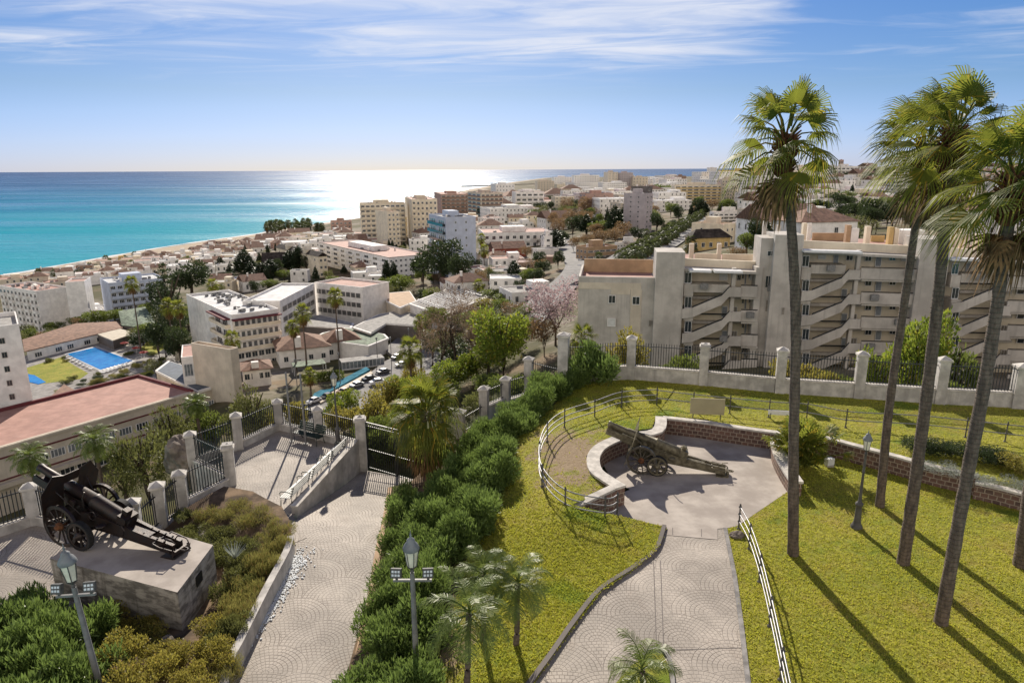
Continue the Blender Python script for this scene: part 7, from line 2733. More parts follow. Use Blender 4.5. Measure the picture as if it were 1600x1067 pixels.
# second wing: from the right end of the first along to the corner at px 492, then out to 603
def toloc(e_, p):
	c_, s_ = math.cos(e_.rotation_euler[2]), math.sin(e_.rotation_euler[2])
	v_ = Vector(p) - e_.location
	return Vector((v_.x * c_ + v_.y * s_, -v_.x * s_ + v_.y * c_, v_.z))
def wallrun(e_, pxa, pxb, pytop_a, ztop, thick, fl, nb, kind, wallm='plaster_white', roofm='roof_terrace'):
	"""wing whose top front edge runs between two pixels at level ztop"""
	a = P(*pxa, ztop)
	b = P(*pxb, ztop)
	a = toloc(e_, (a.x, a.y, ztop))
	b = toloc(e_, (b.x, b.y, ztop))
	L_ = (b.xy - a.xy).length
	al = math.atan2(b.y - a.y, b.x - a.x)
	o = empty('wing', (a.x, a.y, 0))
	o.parent = e_
	o.rotation_euler = (0, 0, al)
	h = a.z
	m_ = MB()
	m_.boxb(0, 0, -5, L_, thick, h - .8)
	for q in ((0, 0, L_, .3), (0, thick - .3, L_, thick), (0, .3, .3, thick - .3), (L_ - .3, .3, L_, thick - .3)):
		m_.boxb(q[0], q[1], h - .799, q[2], q[3], h)
	m_.build('wall', wallm, o)
	r_ = MB(); r_.boxb(.31, .31, h - .79, L_ - .31, thick - .31, h - .7); r_.build('roof', roofm, o)
	fh_ = 3.15
	for k in range(fl):
		for i in range(nb):
			inst(kind, 'window', o, (L_ * (.04 + .92 * (i + .5) / nb), 0, h - 2.0 - 1.7 - fh_ * k), (L_ * .92 / nb * .86, 1, 1.6))
	return o, L_, h
ztp = N.z + H + .6
o1, L1, h1 = wallrun(e, (437, 470), (491, 442), 0, ztp, 11, 3, 7, 'win:plaster_grey:glass_dark:3', roofm='roof_white')
o2, L2, h2 = wallrun(e, (491, 441), (566, 449), 0, ztp, 13, 3, 9, 'win:plaster_grey:glass_dark:3')
# low canopies and forecourt buildings
slabhouse([(552, 511), (580, 520), (604, 505), (650, 508), (660, 493), (626, 484), (590, 492)], -32.5, -37.5, 'plaster_dark', 'low flat-roofed hotel entrance canopy over dark openings', name='canopy', cat='canopy')
slabhouse([(490, 528), (575, 540), (606, 528), (600, 522), (540, 512), (505, 520)], -33.5, -38, 'plaster_white', 'low white restaurant with pale green flat roof', 'roof_green', cat='restaurant')
slabhouse([(455, 507), (548, 512), (552, 505), (500, 492), (470, 497)], -33.6, -39, 'plaster_dark', 'low base wing with grey roof at the foot of the window bands', cat='building')
eh, ph_ = slabhouse([(640, 474), (692, 492), (765, 462), (708, 448)], -29.5, -34, 'plaster_white', 'low hall with grey roof and pergola beams behind the leafless trees', 'pavement', cat='hall', name='hall')
pa_, pb_, pc_, pd_ = [Vector(q) for q in ph_]
m_ = MB()
for i in range(9):
	t = .12 + .8 * i / 9
	m_.cyl((*(pa_.lerp(pb_, t) * .9), 5.4), (*(pd_.lerp(pc_, t) * .9), 5.4), .14, n=4)
for t in (.1, .5, .9):
	m_.cyl((*(pa_.lerp(pd_, t) * .9), 5.2), (*(pb_.lerp(pc_, t) * .9), 5.2), .16, n=4)
m_.build('pergola', 'white_metal', eh)
slabhouse([(604, 470), (625, 480), (650, 470), (640, 455), (606, 458)], -30.0, -36, 'plaster_beige', 'low ochre-roofed building between hotel and hall', 'plaster_orange', cat='building', name='building')
# white building under the pink tree, left
house(T(800, 480), 16, 12, 4.5, R_(20), 'plaster_white', 'flat', label='low white villa with pale roof left of the blossom tree', roofmat='roof_gravel')
house(T(770, 430), 14, 11, 7, R_(10), 'plaster_white', 'flat', label='white house with light blue trim and domed chimney')
house(T(772, 414), 16, 11, 7.5, R_(15), 'plaster_redbrown', 'gable', label='dark red house behind the blue-trimmed one', roofmat='roof_tile')
house(T(806, 425), 20, 12, 4, R_(-5), 'plaster_brown', 'flat', label='low building with reddish terrace near the left street', roofmat='roof_pinkish')
block(845, 850, 863, 400, 368, 10, 3, 'plaster_white', 'white gabled end house beside the left street', style=('win', 'win'), name='house', cat='house')
# terracotta villas by the street
def hipv(px, pyb, w_, d_, h, yaw, lb, z=-37.5, wall='plaster_white', rise=3.0):
	q = P(px, pyb, z)
	e_ = empty('villa', q, lb, 'villa', 'tiled villas by the street', R_(yaw))
	vol(e_, 0, 0, w_, d_, -4, h, wall)
	gable_roof(e_, 0, 0, w_, d_, h, rise, 'roof_tile', 'x', .7, hip=True)
	winrow(e_, 'y', 0, w_, 4, .9, 1.2, 1.5, 'win:plaster_white:glass_dark:1', 0)
	winrow(e_, 'x', 0, d_, 2, .9, 1.2, 1.5, 'win:plaster_white:glass_dark:1', 0)
	m_ = MB(); m_.boxb(w_ * .32, -.1, h * .3, w_ * .32 + 1.6, 1.3, h + rise + .2); m_.build('chimney', 'plaster_white', e_)
	return e_
hipv(438, 572, 13, 12, 4.2, 24, 'villa with big terracotta hipped roof and white chimney', z=-38)
hipv(512, 560, 9, 8, 4.4, 24, 'smaller terracotta-roofed villa behind a white conservatory', z=-38)
hipv(382, 600, 6, 7, 3.2, 24, 'little red-tiled porch house beside the stair tower', z=-36, rise=1.6)
q = P(535, 580, -38)
e = empty('conservatory', q, 'white-framed conservatory along the street', 'conservatory', None, R_(24))
m_ = MB(); m_.boxb(0, 0, 0, 11, 3.5, 2.3); m_.build('glazing', 'glass_pale', e)
m_ = MB()
for i in range(12):
	m_.boxb(i * 1.0 - .06, -.06, 0, i * 1.0 + .06, -.001, 2.4)
m_.boxb(-.1, -.08, 2.2, 11.1, -.002, 2.5); m_.boxb(-.1, -.08, 0, 11.1, -.002, .5)
m_.build('frame', 'white_metal', e)
m_ = MB(); m_.boxb(-.1, 0, 2.31, 11.1, 3.6, 2.45); m_.build('roof', 'roof_gravel', e)
q = P(460, 590, -38)
e = empty('patio_canopy', q, 'green patio canopy on white posts between the villas', 'canopy', None, R_(24))
m_ = MB(); m_.boxb(0, 0, 2.6, 8, 5, 2.72); m_.build('roof', 'roof_green', e)
for x_ in (0.1, 7.9):
	for y_ in (0.1, 4.9):
		m_ = MB(); m_.boxb(x_ - .08, y_ - .08, -.5, x_ + .08, y_ + .08, 2.6); m_.build('post', 'white_metal', e)
# pool, club house, lawns
zp = -46.0
pool = [P(a_, b_, zp) for a_, b_ in ((103, 552), (148, 542), (207, 563), (158, 578))]
mb = MB(); mb.add([(q.x, q.y, TZ(q.x, q.y) * 0 + q.z + 1.25) for q in pool], [(0, 1, 2, 3)])
PZ = -44.6
def flat(name, pts, z, m, holes=()):
	w_ = [(P(a_, b_, z).x, P(a_, b_, z).y) for a_, b_ in pts]
	m_ = MB(); m_.prism(w_, z - 3.0, z)
	o = m_.build(name, [m]); o['kind'] = 'structure'
	return o
flat('pool_garden', [(30, 560), (100, 530), (200, 520), (270, 545), (300, 600), (200, 640), (60, 660), (30, 620)], PZ, 'pavement')
flat('garden_lawn', [(40, 575), (95, 558), (118, 572), (138, 583), (125, 592), (60, 600), (42, 590)], PZ + .05, 'leafy_lawn' if 'leafy_lawn' in M else 'lawn_turf')
flat('garden_lawn', [(218, 545), (232, 532), (262, 527), (268, 540), (240, 553)], PZ + .05, 'lawn_turf')
flat('garden_lawn', [(133, 612), (190, 590), (238, 578), (242, 583), (200, 600), (140, 622)], PZ + .05, 'lawn_turf')
flat('pool_terrace', [(97, 553), (150, 538), (215, 564), (158, 583)], PZ + .08, 'pavement')
flat('pool_rim', [(101, 553), (150, 540.5), (211, 564), (158, 580)], PZ + .12, 'roof_white')
flat('swimming_pool', [(104, 553), (149, 542.5), (207, 563.5), (157, 577.5)], PZ + .16, 'pool_water')
flat('small_pool', [(43, 584), (54, 586), (72, 597), (60, 600), (44, 596)], PZ + .10, 'pool_water')
def shed(pts, zr_, zb_, roofm, lb, name='clubhouse', cat='clubhouse', wallm='plaster_white', slope=0.0):
	w_ = [P(a_, b_, zr_) for a_, b_ in pts]
	c_ = sum((q for q in w_), Vector()) / len(w_)
	e_ = empty(name, (c_.x, c_.y, zb_), lb, cat, 'buildings of the town')
	poly = [(q.x - c_.x, q.y - c_.y) for q in w_]
	m_ = MB(); m_.prism([(x * .96, y * .96) for x, y in poly], -1, zr_ - zb_ - .31); m_.build('wall', wallm, e_)
	n_ = len(poly); h_ = zr_ - zb_
	m_ = MB()
	hs = [h_ + slope * (1 if i >= n_ / 2 else 0) for i in range(n_)]
	m_.add([(x, y, h - .3) for (x, y), h in zip(poly, hs)] + [(x, y, h) for (x, y), h in zip(poly, hs)], [tuple(range(n_ - 1, -1, -1)), tuple(range(n_, 2 * n_))] + [(i, (i + 1) % n_, (i + 1) % n_ + n_, i + n_) for i in range(n_)])
	m_.build('roof', roofm, e_)
	return e_, poly, h_
e_, pol, h_ = shed([(38, 549), (192, 512), (185, 502), (120, 512), (36, 538)], -41.3, PZ - .2, 'roof_tile', 'long low clubhouse with brown tiled roof behind the pool', slope=1.6)
a_, b_ = Vector(pol[0]), Vector(pol[1])
al = math.atan2(b_.y - a_.y, b_.x - a_.x)
for t in (.1, .3, .42, .6, .74, .86):
	q = (a_.lerp(b_, t)) * .96
	inst('win:plaster_white:glass_dark:2', 'window', e_, (q.x, q.y, .7), (2.4, 1, 1.5), al)
shed([(190, 508), (236, 513), (244, 505), (228, 487), (186, 494)], -40.8, PZ - .2, 'roof_green', 'low hall with mottled green sloping roof behind the awning', slope=2.0, wallm='plaster_dark', name='hall', cat='hall')
shed([(150, 521), (176, 532), (212, 520), (186, 513)], -41.4, PZ - .2, 'awning', 'cream awning roof over the poolside restaurant', name='awning_roof', cat='awning', wallm='plaster_dark')
shed([(46, 650), (100, 600), (132, 615), (76, 660)], -41.0, PZ - .2, 'roof_tile', 'brown tiled shed roof beside the small round pool', name='tiled_shed', cat='shed', slope=-.5)
# street furniture of the street with the blue court
flat('street', [(430, 690), (430, 650), (520, 612), (575, 585), (600, 565), (640, 545), (655, 520), (720, 515), (720, 560), (650, 622), (560, 690)], -36.9, 'road_light')
flat('hotel_forecourt', [(600, 545), (640, 512), (700, 512), (720, 540), (640, 575)], -36.8, 'road_light')
flat('blue_court', [(485, 617), (572, 573), (578, 577), (497, 622)], -36.6, 'court_blue')
flat('court_kerb', [(497, 624), (579, 580), (583, 583), (501, 629)], -36.55, 'plaster_beige')
# loungers and parasols by the pool, street lamps
def lounger(q, yaw, i):
	e_ = empty('sun_lounger', q, rz=yaw)
	auto(e_, 'white sun lounger', 'sun lounger', 'sun loungers round the pool')
	m_ = MB(); m_.boxb(-.35, -1, .3, .35, .45, .38); m_.add([(-.35, .45, .34), (.35, .45, .34), (.35, 1.0, .75), (-.35, 1.0, .75), (-.35, .45, .40), (.35, .45, .40), (.35, .97, .81), (-.35, .97, .81)], [(0, 3, 2, 1), (4, 5, 6, 7), (2, 3, 7, 6), (0, 1, 5, 4)]); m_.build('seat', 'white_metal', e_)
	for x_ in (-.3, .3):
		for y_ in (-.9, .4):
			m_ = MB(); m_.boxb(x_ - .03, y_ - .03, 0, x_ + .03, y_ + .03, .3); m_.build('leg', 'white_metal', e_)
for i in range(16):
	a_ = (99, 550) if i < 8 else (212, 568)
	px_, py_ = ((104 + (i % 8) * 5.4, 556 + (i % 8) * 2.7) if i < 8 else (160 + (i % 8) * 6.2, 583 - (i % 8) * 2.0))
	lounger(P(px_, py_ + (2 if i < 8 else 0), PZ + .13), R_(20 + i * 7), i)
for i, (px_, py_) in enumerate([(186, 541), (196, 545), (205, 549), (214, 553), (176, 538), (226, 560)]):
	e_ = empty('parasol', P(px_, py_, PZ + .1))
	auto(e_, 'faded red parasol' if i % 2 else 'cream parasol', 'parasol', 'parasols round the pool')
	m_ = MB(); m_.cyl((0, 0, 0), (0, 0, 2.3), .04, n=6); m_.build('pole', 'white_metal', e_)
	m_ = MB(); m_.lathe((0, 0, 2.0), [(1.4, 0), (1.35, .06), (.05, .5)], 8, smooth=False); m_.build('canopy', 'fabric_red' if i % 2 else 'awning', e_)
for i, (px_, py_, h_) in enumerate([(612, 572, 7), (465, 612, 7), (532, 600, 7), (655, 530, 7), (590, 566, 6), (640, 556, 7)]):
	e_ = empty('street_lamp', P(px_, py_, -36.9))
	auto(e_, 'thin grey street lamp', 'street lamp', 'street lamps of the villa street')
	m_ = MB(); m_.cyl((0, 0, 0), (0, 0, h_), .11, .07, 8); m_.build('pole', 'galvanised', e_)
	m_ = MB(); m_.lathe((0, 0, h_), [(.12, 0), (.26, .5), (.28, .55), (.08, .85)], 8); m_.build('lamp_head', 'lamp_hat', e_)
# clipped hedge
a = P(482, 598, -37); b = P(512, 590, -37)
mb = MB(); L_ = (b - a).length
hd = leaf_mesh('clipped_hedge', 'leaf_green', [((x_, 0, .9), (1.2, 1.0, 1.4)) for x_ in np.arange(0, 8, 1.2)], 5000, .35, seed=3, fill=.7)
o = bpy.data.objects.new('clipped_hedge', hd); COL.objects.link(o); o.location = (a.x, a.y, -37); o.rotation_euler = (0, 0, R_(24)); tag(o, 'tall clipped green hedge beside the villa street', 'hedge')
# ================= cars
def car_parts(paint):
	mb = MB()
	prof = [(-2.05, .35), (-2.1, .62), (-1.95, .86), (-1.2, .95), (-.65, 1.42), (.75, 1.45), (1.45, .98), (2.0, .86), (2.1, .6), (2.05, .35)]
	def side(y):
		return [(x, y, z) for x, z in prof]
	n = len(prof)
	v = side(-.84) + side(.84)
	# tumblehome
	v = [(x, y * (.82 if z > 1.2 else 1), z) for x, y, z in v]
	mb.add(v, [tuple(range(n)), tuple(range(2 * n - 1, n - 1, -1))] + [(i, i + n, (i + 1) % n + n, (i + 1) % n) for i in range(n)])
	body = mb.mesh('body', [paint])
	g = MB()
	for s_ in (-1, 1):
		g.add([(-1.05, s_ * .845, 1.0), (1.25, s_ * .845, 1.0), (.7, s_ * .705, 1.38), (-.6, s_ * .705, 1.38)], [(0, 1, 2, 3) if s_ < 0 else (3, 2, 1, 0)])
	g.add([(-1.17, -.72, .985), (-1.17, .72, .985), (-.66, .62, 1.425), (-.66, -.62, 1.425)], [(0, 3, 2, 1)])
	g.add([(1.43, -.72, 1.01), (1.43, .72, 1.01), (.78, .62, 1.455), (.78, -.62, 1.455)], [(0, 1, 2, 3)])
	glass = g.mesh('window', ['glass_dark'])
	w_ = MB(); w_.cyl((0, -.1, 0), (0, .1, 0), .32, n=14, m=0); w_.cyl((0, -.11, 0), (0, .11, 0), .19, n=10, m=1)
	wheel_ = w_.mesh('wheel', ['tyre', 'galvanised'])
	return body, glass, wheel_
CARM = {}
def car(q, yaw, paint, label=None, desc=None, van=False):
	if paint not in CARM:
		CARM[paint] = car_parts(paint)
	e = empty('parked_car', q, rz=yaw)
	if label:
		tag(e, label, 'car', 'parked cars')
	else:
		auto(e, desc, 'car', 'parked cars')
	e.scale = (.85, .85, .85)
	for nm, me in zip(('body', 'window'), CARM[paint][:2]):
		o = bpy.data.objects.new(nm, me); COL.objects.link(o); o.parent = e
		if van:
			o.scale = (1.1, 1.1, 1.3)
	for x in (-1.3, 1.3):
		for y in (-.78, .78):
			o = bpy.data.objects.new('wheel', CARM[paint][2]); COL.objects.link(o); o.parent = e
			o.location = (x, y, .33)
	return e
mark('blue court', 530, 595)
SZ = -36.88
for px, py, yw, pt, ds in [(491, 629, 60, 'car_white', 'white car'), (512, 622, 58, 'car_black', 'black car'), (538, 614, 55, 'car_red', 'dark red car'), (558, 604, 50, 'car_silver', 'silver car'), (577, 594, 45, 'car_black', 'black car'), (599, 583, 45, 'car_grey', 'grey car'), (590, 601, 25, 'car_white', 'white van'),
						   (468, 640, 60, 'car_blue', 'blue car'), (620, 560, 60, 'car_grey', 'grey car'), (628, 572, 30, 'car_white', 'white car'), (480, 648, 25, 'car_silver', 'silver car'), (610, 612, 25, 'car_silver', 'silver car')]:
	car(P(px, py, SZ), R_(yw), pt, desc='parked ' + ds, van=ds.endswith('van'))
for px, py, yw, pt, ds in [(838, 492, 70, 'car_white', 'white car'), (826, 498, 70, 'car_silver', 'silver car'), (905, 420, 70, 'car_grey', 'grey car'), (906, 411, 70, 'car_white', 'white car'), (961, 414, 30, 'car_grey', 'grey car'), (968, 409, 30, 'car_red', 'dark red car'), (985, 402, 30, 'car_white', 'white car'), (1000, 394, 35, 'car_silver', 'silver car'), (946, 424, 30, 'car_blue', 'blue car'), (15, 780, 30, 'car_grey', 'grey car'), (20, 768, 20, 'car_white', 'white car'), (560, 648, 30, 'car_black', 'black car')]:
	q = T(px, py)
	q.z += .12
	car(q, R_(yw), pt, desc='parked ' + ds)
# roads draped on the terrain
def road(name, pts, w_, m, dz=.25):
	line = smooth_line([T(a_, b_) for a_, b_ in pts], 6)
	A = [Vector(p[:2]) for p in line]
	B1, B2 = off_line(A, w_ / 2), off_line(A, -w_ / 2)
	vs = []
	for a_, b_ in zip(B1, B2):
		zz = max(TZ(*a_), TZ(*b_), TZ((a_[0] + b_[0]) / 2, (a_[1] + b_[1]) / 2)) + dz
		vs += [(a_[0], a_[1], zz), (b_[0], b_[1], zz)]
	m_ = MB(); m_.add(vs, [(2 * i, 2 * i + 2, 2 * i + 3, 2 * i + 1) for i in range(len(A) - 1)])
	o = m_.build(name, [m]); o['kind'] = 'structure'
	return o
road('street', [(815, 520), (840, 492), (865, 470), (900, 430), (898, 410), (880, 380), (868, 360)], 9, 'road_light', .5)
road('avenue', [(905, 447), (925, 434), (950, 420), (985, 398), (1015, 382), (1037, 370), (1060, 355), (1085, 340)], 8, 'road_light', .5)
road('avenue', [(945, 448), (985, 425), (1020, 403), (1055, 380), (1085, 357), (1105, 342)], 7, 'road_light', .5)
# parked cars behind railings etc done; breakwater
a = P(720, 292.5, SEA); b = P(845, 288, SEA)
mb = MB(); mb.prism([(a.x, a.y - 0), (b.x, b.y), (b.x + 20, b.y + 60), (a.x, a.y + 40)], SEA - 1, SEA + 3.5)
o = mb.build('breakwater', 'rock'); tag(o, 'long dark breakwater jutting into the glittering sea', 'breakwater')
# boat far out
q = P(483, 268.5, SEA)
e = empty('boat', q, 'tiny dark boat near the horizon', 'boat')
mb = MB(); mb.boxb(-28, -6, -1, 28, 6, 6); mb.build('hull', 'plaster_dark', e)
mb = MB(); mb.boxb(-20, -4, 6, -6, 4, 16); mb.build('cabin', 'plaster_dark', e)
# ------------------------------------------------------------------ the rest of the town
rs = random.Random(99)
TAKEN = []     # world footprints (x, y, r)
for o in list(COL.objects):
	if o.parent is None and o.get('category') in ('apartment block', 'hotel', 'house', 'villa', 'building', 'tower', 'hall', 'restaurant', 'clubhouse', 'canopy', 'block'):
		hw = []
		for c in o.children:
			if c.type == 'MESH' and c.name.startswith('wall'):
				for b_ in c.bound_box:
					ca, sa = math.cos(o.rotation_euler[2]), math.sin(o.rotation_euler[2])
					hw.append((o.location.x + b_[0] * ca - b_[1] * sa, o.location.y + b_[0] * sa + b_[1] * ca))
		if hw:
			x0, x1 = min(a[0] for a in hw), max(a[0] for a in hw)
			y0, y1 = min(a[1] for a in hw), max(a[1] for a in hw)
			n = max(1, int(max(x1 - x0, y1 - y0) / max(6, min(x1 - x0, y1 - y0))))
			for i in range(n):
				t = (i + .5) / n
				TAKEN.append((x0 + (x1 - x0) * (t if x1 - x0 > y1 - y0 else .5), y0 + (y1 - y0) * (t if y1 - y0 >= x1 - x0 else .5), min(x1 - x0, y1 - y0) * .5 + 1))
ROADPX = [(840, 492), (865, 470), (900, 430), (898, 410), (880, 380), (925, 434), (950, 420), (968, 409), (985, 398), (1000, 390), (1015, 382), (1037, 370), (1060, 355), (985, 425), (1002, 414), (1020, 403), (1038, 392), (1055, 380), (1085, 357)]
for a in ROADPX:
	q = T(*a)
	TAKEN.append((q.x, q.y, 9))
def free(q, r, add=True):
	for x, y, k in TAKEN:
		if (x - q.x) ** 2 + (y - q.y) ** 2 < (r + k) ** 2:
			return False
	if add:
		TAKEN.append((q.x, q.y, r))
	return True
WALLS = ['plaster_white'] * 10 + ['plaster_cream', 'plaster_beige', 'plaster_cream']
def scatter_houses(poly, n, wr, hr, desc_group, yaws=(0, 45), roofs=('flat', 'flat', 'flat', 'gable', 'hip'), walls=WALLS, roofmats=('roof_terrace', 'roof_gravel', 'roof_white', 'roof_white'), gap=.62, maxd=3000, nm='house', cat='house'):
	xs = [p[0] for p in poly]; ys = [p[1] for p in poly]
	k = 0
	tries = 0
	cols = {'plaster_white': 'white', 'plaster_cream': 'cream', 'plaster_beige': 'beige', 'plaster_pink': 'pink', 'plaster_brown': 'brown', 'plaster_yellow': 'yellow'}
	while k < n and tries < n * 25:
		tries += 1
		px, py = rs.uniform(min(xs), max(xs)), rs.uniform(min(ys), max(ys))
		if not in_poly((px, py), poly):
			continue
		q = T(px, py)
		if coast_dist(q.x, q.y)[0] < 38 or q.length > maxd:
			continue
		w_ = rs.uniform(*wr)
		if not free(q, w_ * gap):
			continue
		wl = rs.choice(walls)
		rf = rs.choice(roofs)
		h_ = rs.uniform(*hr)
		w2 = w_ * rs.uniform(.6, 1)
		yw = R_(rs.uniform(*yaws))
		c_ = Vector((math.cos(yw) * w_ / 2 - math.sin(yw) * w2 / 2, math.sin(yw) * w_ / 2 + math.cos(yw) * w2 / 2, 0))
		rm = rs.choice(roofmats) if rf == 'flat' else 'roof_tile'
		shape = {'flat': 'flat-roofed', 'gable': 'gable-roofed', 'hip': 'hip-roofed'}[rf]
		size = 'low' if h_ < 5.5 else ('two-storey' if h_ < 7.6 else 'tall')
		house(q - c_ - Vector((0, 0, .4)), w_, w2, h_, yw, wl, rf, desc='%s %s %s %s' % (size, cols.get(wl, 'pale'), shape, {'house': 'house', 'villa': 'villa'}.get(nm, 'block')), roofmat=rm, rs=rs, group=desc_group, name=nm, cat=cat)
		k += 1
	return k
tot = 0
# hand-placed trees first so that houses leave them room
G2 = 'trees of the town'
def T_(kind, px, pyb, hpx, wpx, desc=None, label=None, **kw):
	q = T(px, pyb)
	d = proj(q)[2]
	TAKEN.append((q.x, q.y, wpx * d / F * .32))
	return tr_at(kind, px, pyb, hpx, wpx, desc, G2, label=label, **kw)
T_('dark', 302, 478, 72, 74, label='huge dark rounded tree behind the cream hotel')
T_('dark', 258, 500, 60, 50, label='dark tree mass left of the huge dark rounded tree')
T_('norfolk', 270, 540, 128, 62, label='tall conifer with tiered branches beside the huge dark tree')
T_('dark', 250, 560, 60, 50, 'dark garden tree')
T_('dark', 285, 575, 70, 46, 'dark garden tree')
T_('olive', 245, 590, 30, 40, 'olive garden bush')
T_('broad', 190, 507, 26, 36, 'green bush')
T_('lime', 232, 505, 22, 26, 'bright green bush')
T_('broad', 150, 515, 34, 44, 'green bush')
T_('autumn', 128, 520, 28, 26, 'brownish bush')
T_('broad', 45, 535, 24, 30, 'green bush')
T_('autumn', 70, 535, 20, 24, 'brownish bush')
T_('dark', 690, 455, 84, 74, label='big dark feathery tree in front of the blue-white tower')
T_('dark', 662, 452, 60, 40, 'dark feathery tree')
T_('dark', 722, 458, 66, 44, 'dark feathery tree')
T_('broad', 625, 466, 40, 44, 'dark green tree')
T_('cypress', 606, 452, 42, 16, 'dark cypress')
T_('cypress', 616, 448, 36, 14, 'dark cypress')
for px, py, h_, w_ in [(384, 434, 44, 32), (396, 436, 30, 24), (410, 440, 32, 26), (424, 438, 34, 28), (437, 434, 34, 22), (455, 424, 34, 26), (468, 424, 40, 22), (480, 426, 34, 18), (492, 424, 38, 22), (504, 426, 28, 16)]:
	T_('cypress' if rs.random() < .5 else 'dark', px, py + 4, h_, w_, 'dark evergreen')
for px, py, h_, w_ in [(345, 422, 20, 12), (361, 432, 20, 12), (538, 430, 14, 10), (565, 436, 12, 10)]:
	T_('cypress', px, py, h_, w_, 'dark cypress')
for px, py, h_, w_, k in [(780, 455, 32, 40, 'dark'), (803, 450, 40, 24, 'cypress'), (770, 470, 22, 40, 'broad'), (790, 475, 20, 40, 'broad'), (812, 462, 26, 22, 'dark'), (745, 430, 26, 22, 'dark'), (822, 408, 26, 22, 'autumn'), (770, 492, 28, 60, 'yellow'), (730, 500, 26, 60, 'autumn'), (805, 500, 30, 46, 'autumn'),
						  (820, 520, 30, 50, 'broad'), (760, 520, 40, 50, 'yellow'), (800, 540, 34, 40, 'broad'), (690, 510, 30, 40, 'yellow'), (868, 395, 34, 26, 'cypress'), (872, 420, 30, 22, 'dark'), (880, 385, 26, 22, 'dark'), (895, 372, 36, 40, 'dark'), (916, 372, 34, 20, 'cypress'), (938, 372, 30, 40, 'broad'),
						  (960, 372, 46, 26, 'cypress'), (972, 368, 40, 18, 'cypress'), (950, 378, 20, 26, 'dark'), (1026, 368, 36, 26, 'dark'), (1060, 350, 30, 22, 'dark'), (1048, 340, 24, 26, 'broad'), (1068, 320, 20, 34, 'dark'), (1096, 340, 26, 22, 'cypress'), (1036, 310, 22, 34, 'broad'), (1044, 322, 16, 30, 'dark'),
						  (848, 358, 22, 24, 'broad'), (800, 330, 14, 30, 'broad'), (790, 330, 10, 16, 'broad')]:
	T_(k, px, py, h_, w_, {'dark': 'dark evergreen', 'cypress': 'dark cypress', 'broad': 'green tree', 'autumn': 'rust-brown tree', 'yellow': 'yellow-green tree'}[k])
# brown winter plane trees along the left street
for i in range(20):
	px = rs.uniform(862, 918) if i < 12 else rs.uniform(925, 990)
	py = rs.uniform(330, 398) if i < 12 else rs.uniform(370, 392)
	T_('autumn', px, py, rs.uniform(24, 36), rs.uniform(22, 30), 'rust-brown plane tree')
for i in range(16):
	t = i / 15
	T_('twiggy', 905 - 45 * t + rs.uniform(-8, 8) + (30 if i % 2 else -4), 345 - 30 * t, 20 - 8 * t, 26 - 8 * t, 'leafless brown tree')
for px, py, h_, w_ in [(825, 430, 30, 40), (690, 480, 40, 50), (648, 470, 30, 30), (640, 600, 34, 30), (985, 392, 18, 26), (840, 385, 16, 26)]:
	T_('twiggy', px, py, h_, w_, 'leafless brown tree')
# big pines on the right
for px, py, h_, w_ in [(1300, 372, 34, 44), (1335, 366, 44, 60), (1368, 366, 50, 60), (1392, 366, 40, 50), (1420, 372, 36, 60), (1450, 372, 30, 50), (1318, 385, 26, 40), (1290, 390, 30, 36)]:
	T_('pine', px, py, h_, w_, 'broad dark pine', trunkfrac=.3)
for px, py, h_, w_, k in [(1180, 400, 60, 34, 'dark'), (1192, 408, 60, 30, 'cypress'), (1165, 405, 46, 30, 'broad'), (1200, 380, 50, 24, 'cypress'), (1150, 412, 30, 30, 'autumn'), (1208, 350, 30, 34, 'dark'), (1230, 352, 34, 40, 'dark'), (1255, 345, 28, 40, 'broad'), (1274, 350, 34, 30, 'cypress'), (1240, 310, 20, 40, 'dark'),
						  (1262, 300, 26, 36, 'dark'), (1290, 318, 26, 36, 'broad'), (1310, 330, 30, 40, 'dark'), (1325, 322, 26, 30, 'broad'), (1350, 312, 14, 24, 'dark'), (1360, 290, 22, 34, 'dark'), (1376, 292, 22, 30, 'dark'), (1345, 276, 14, 26, 'dark'), (1268, 268, 12, 22, 'dark'), (1288, 268, 10, 18, 'dark'), (1500, 350, 34, 46, 'dark'), (1540, 352, 30, 40, 'broad'), (1470, 330, 20, 36, 'dark'), (1580, 340, 26, 40, 'dark')]:
	T_(k, px, py, h_, w_, {'dark': 'dark evergreen', 'cypress': 'dark cypress', 'broad': 'green tree', 'autumn': 'rust-brown tree'}[k])
# palm avenue
pmesh = {}
def street_palm(px, py, hpx, s, desc, grp='palms of the town'):
	q = T(px, py)
	d = proj(q)[2]
	return small_fan(px, py - hpx, d, s, desc=desc, seed=52 + rs.randrange(3), group=grp, zbase=q.z, leaf='leaf_farpalm')
for i in range(46):
	t = (i / 45) ** .9
	px = 966 + 132 * t + rs.uniform(-3, 3) + (22 * (1 - t) + 5 if i % 2 else 0)
	py = 420 - 80 * t + rs.uniform(-1, 1)
	street_palm(px, py, 20 - 11 * t, 2.3, 'avenue palm')
for px, py, h_, s in [(935, 425, 24, 1.9), (976, 425, 22, 2.2), (992, 422, 28, 2.2), (1012, 405, 22, 2), (1010, 382, 18, 2)]:
	street_palm(px, py, h_, s, 'avenue palm')
for i in range(60):
	px = rs.uniform(415, 508)
	py = rs.uniform(359, 368)
	q = T(px, py)
	d = proj(q)[2]
	small_fan(px, py - rs.uniform(9, 15), d, rs.uniform(3.4, 4.6), desc='dark beach palm', seed=52 + rs.randrange(3), group='palms of the beach grove', zbase=q.z, leaf='leaf_farpalm')
for px, py, h_ in [(165, 416, 12), (172, 418, 9), (195, 412, 8), (210, 408, 10), (140, 424, 8), (60, 436, 10), (85, 436, 10), (600, 352, 10), (1080, 395, 14)]:
	street_palm(px, py, h_, 3.0, 'small seafront palm')
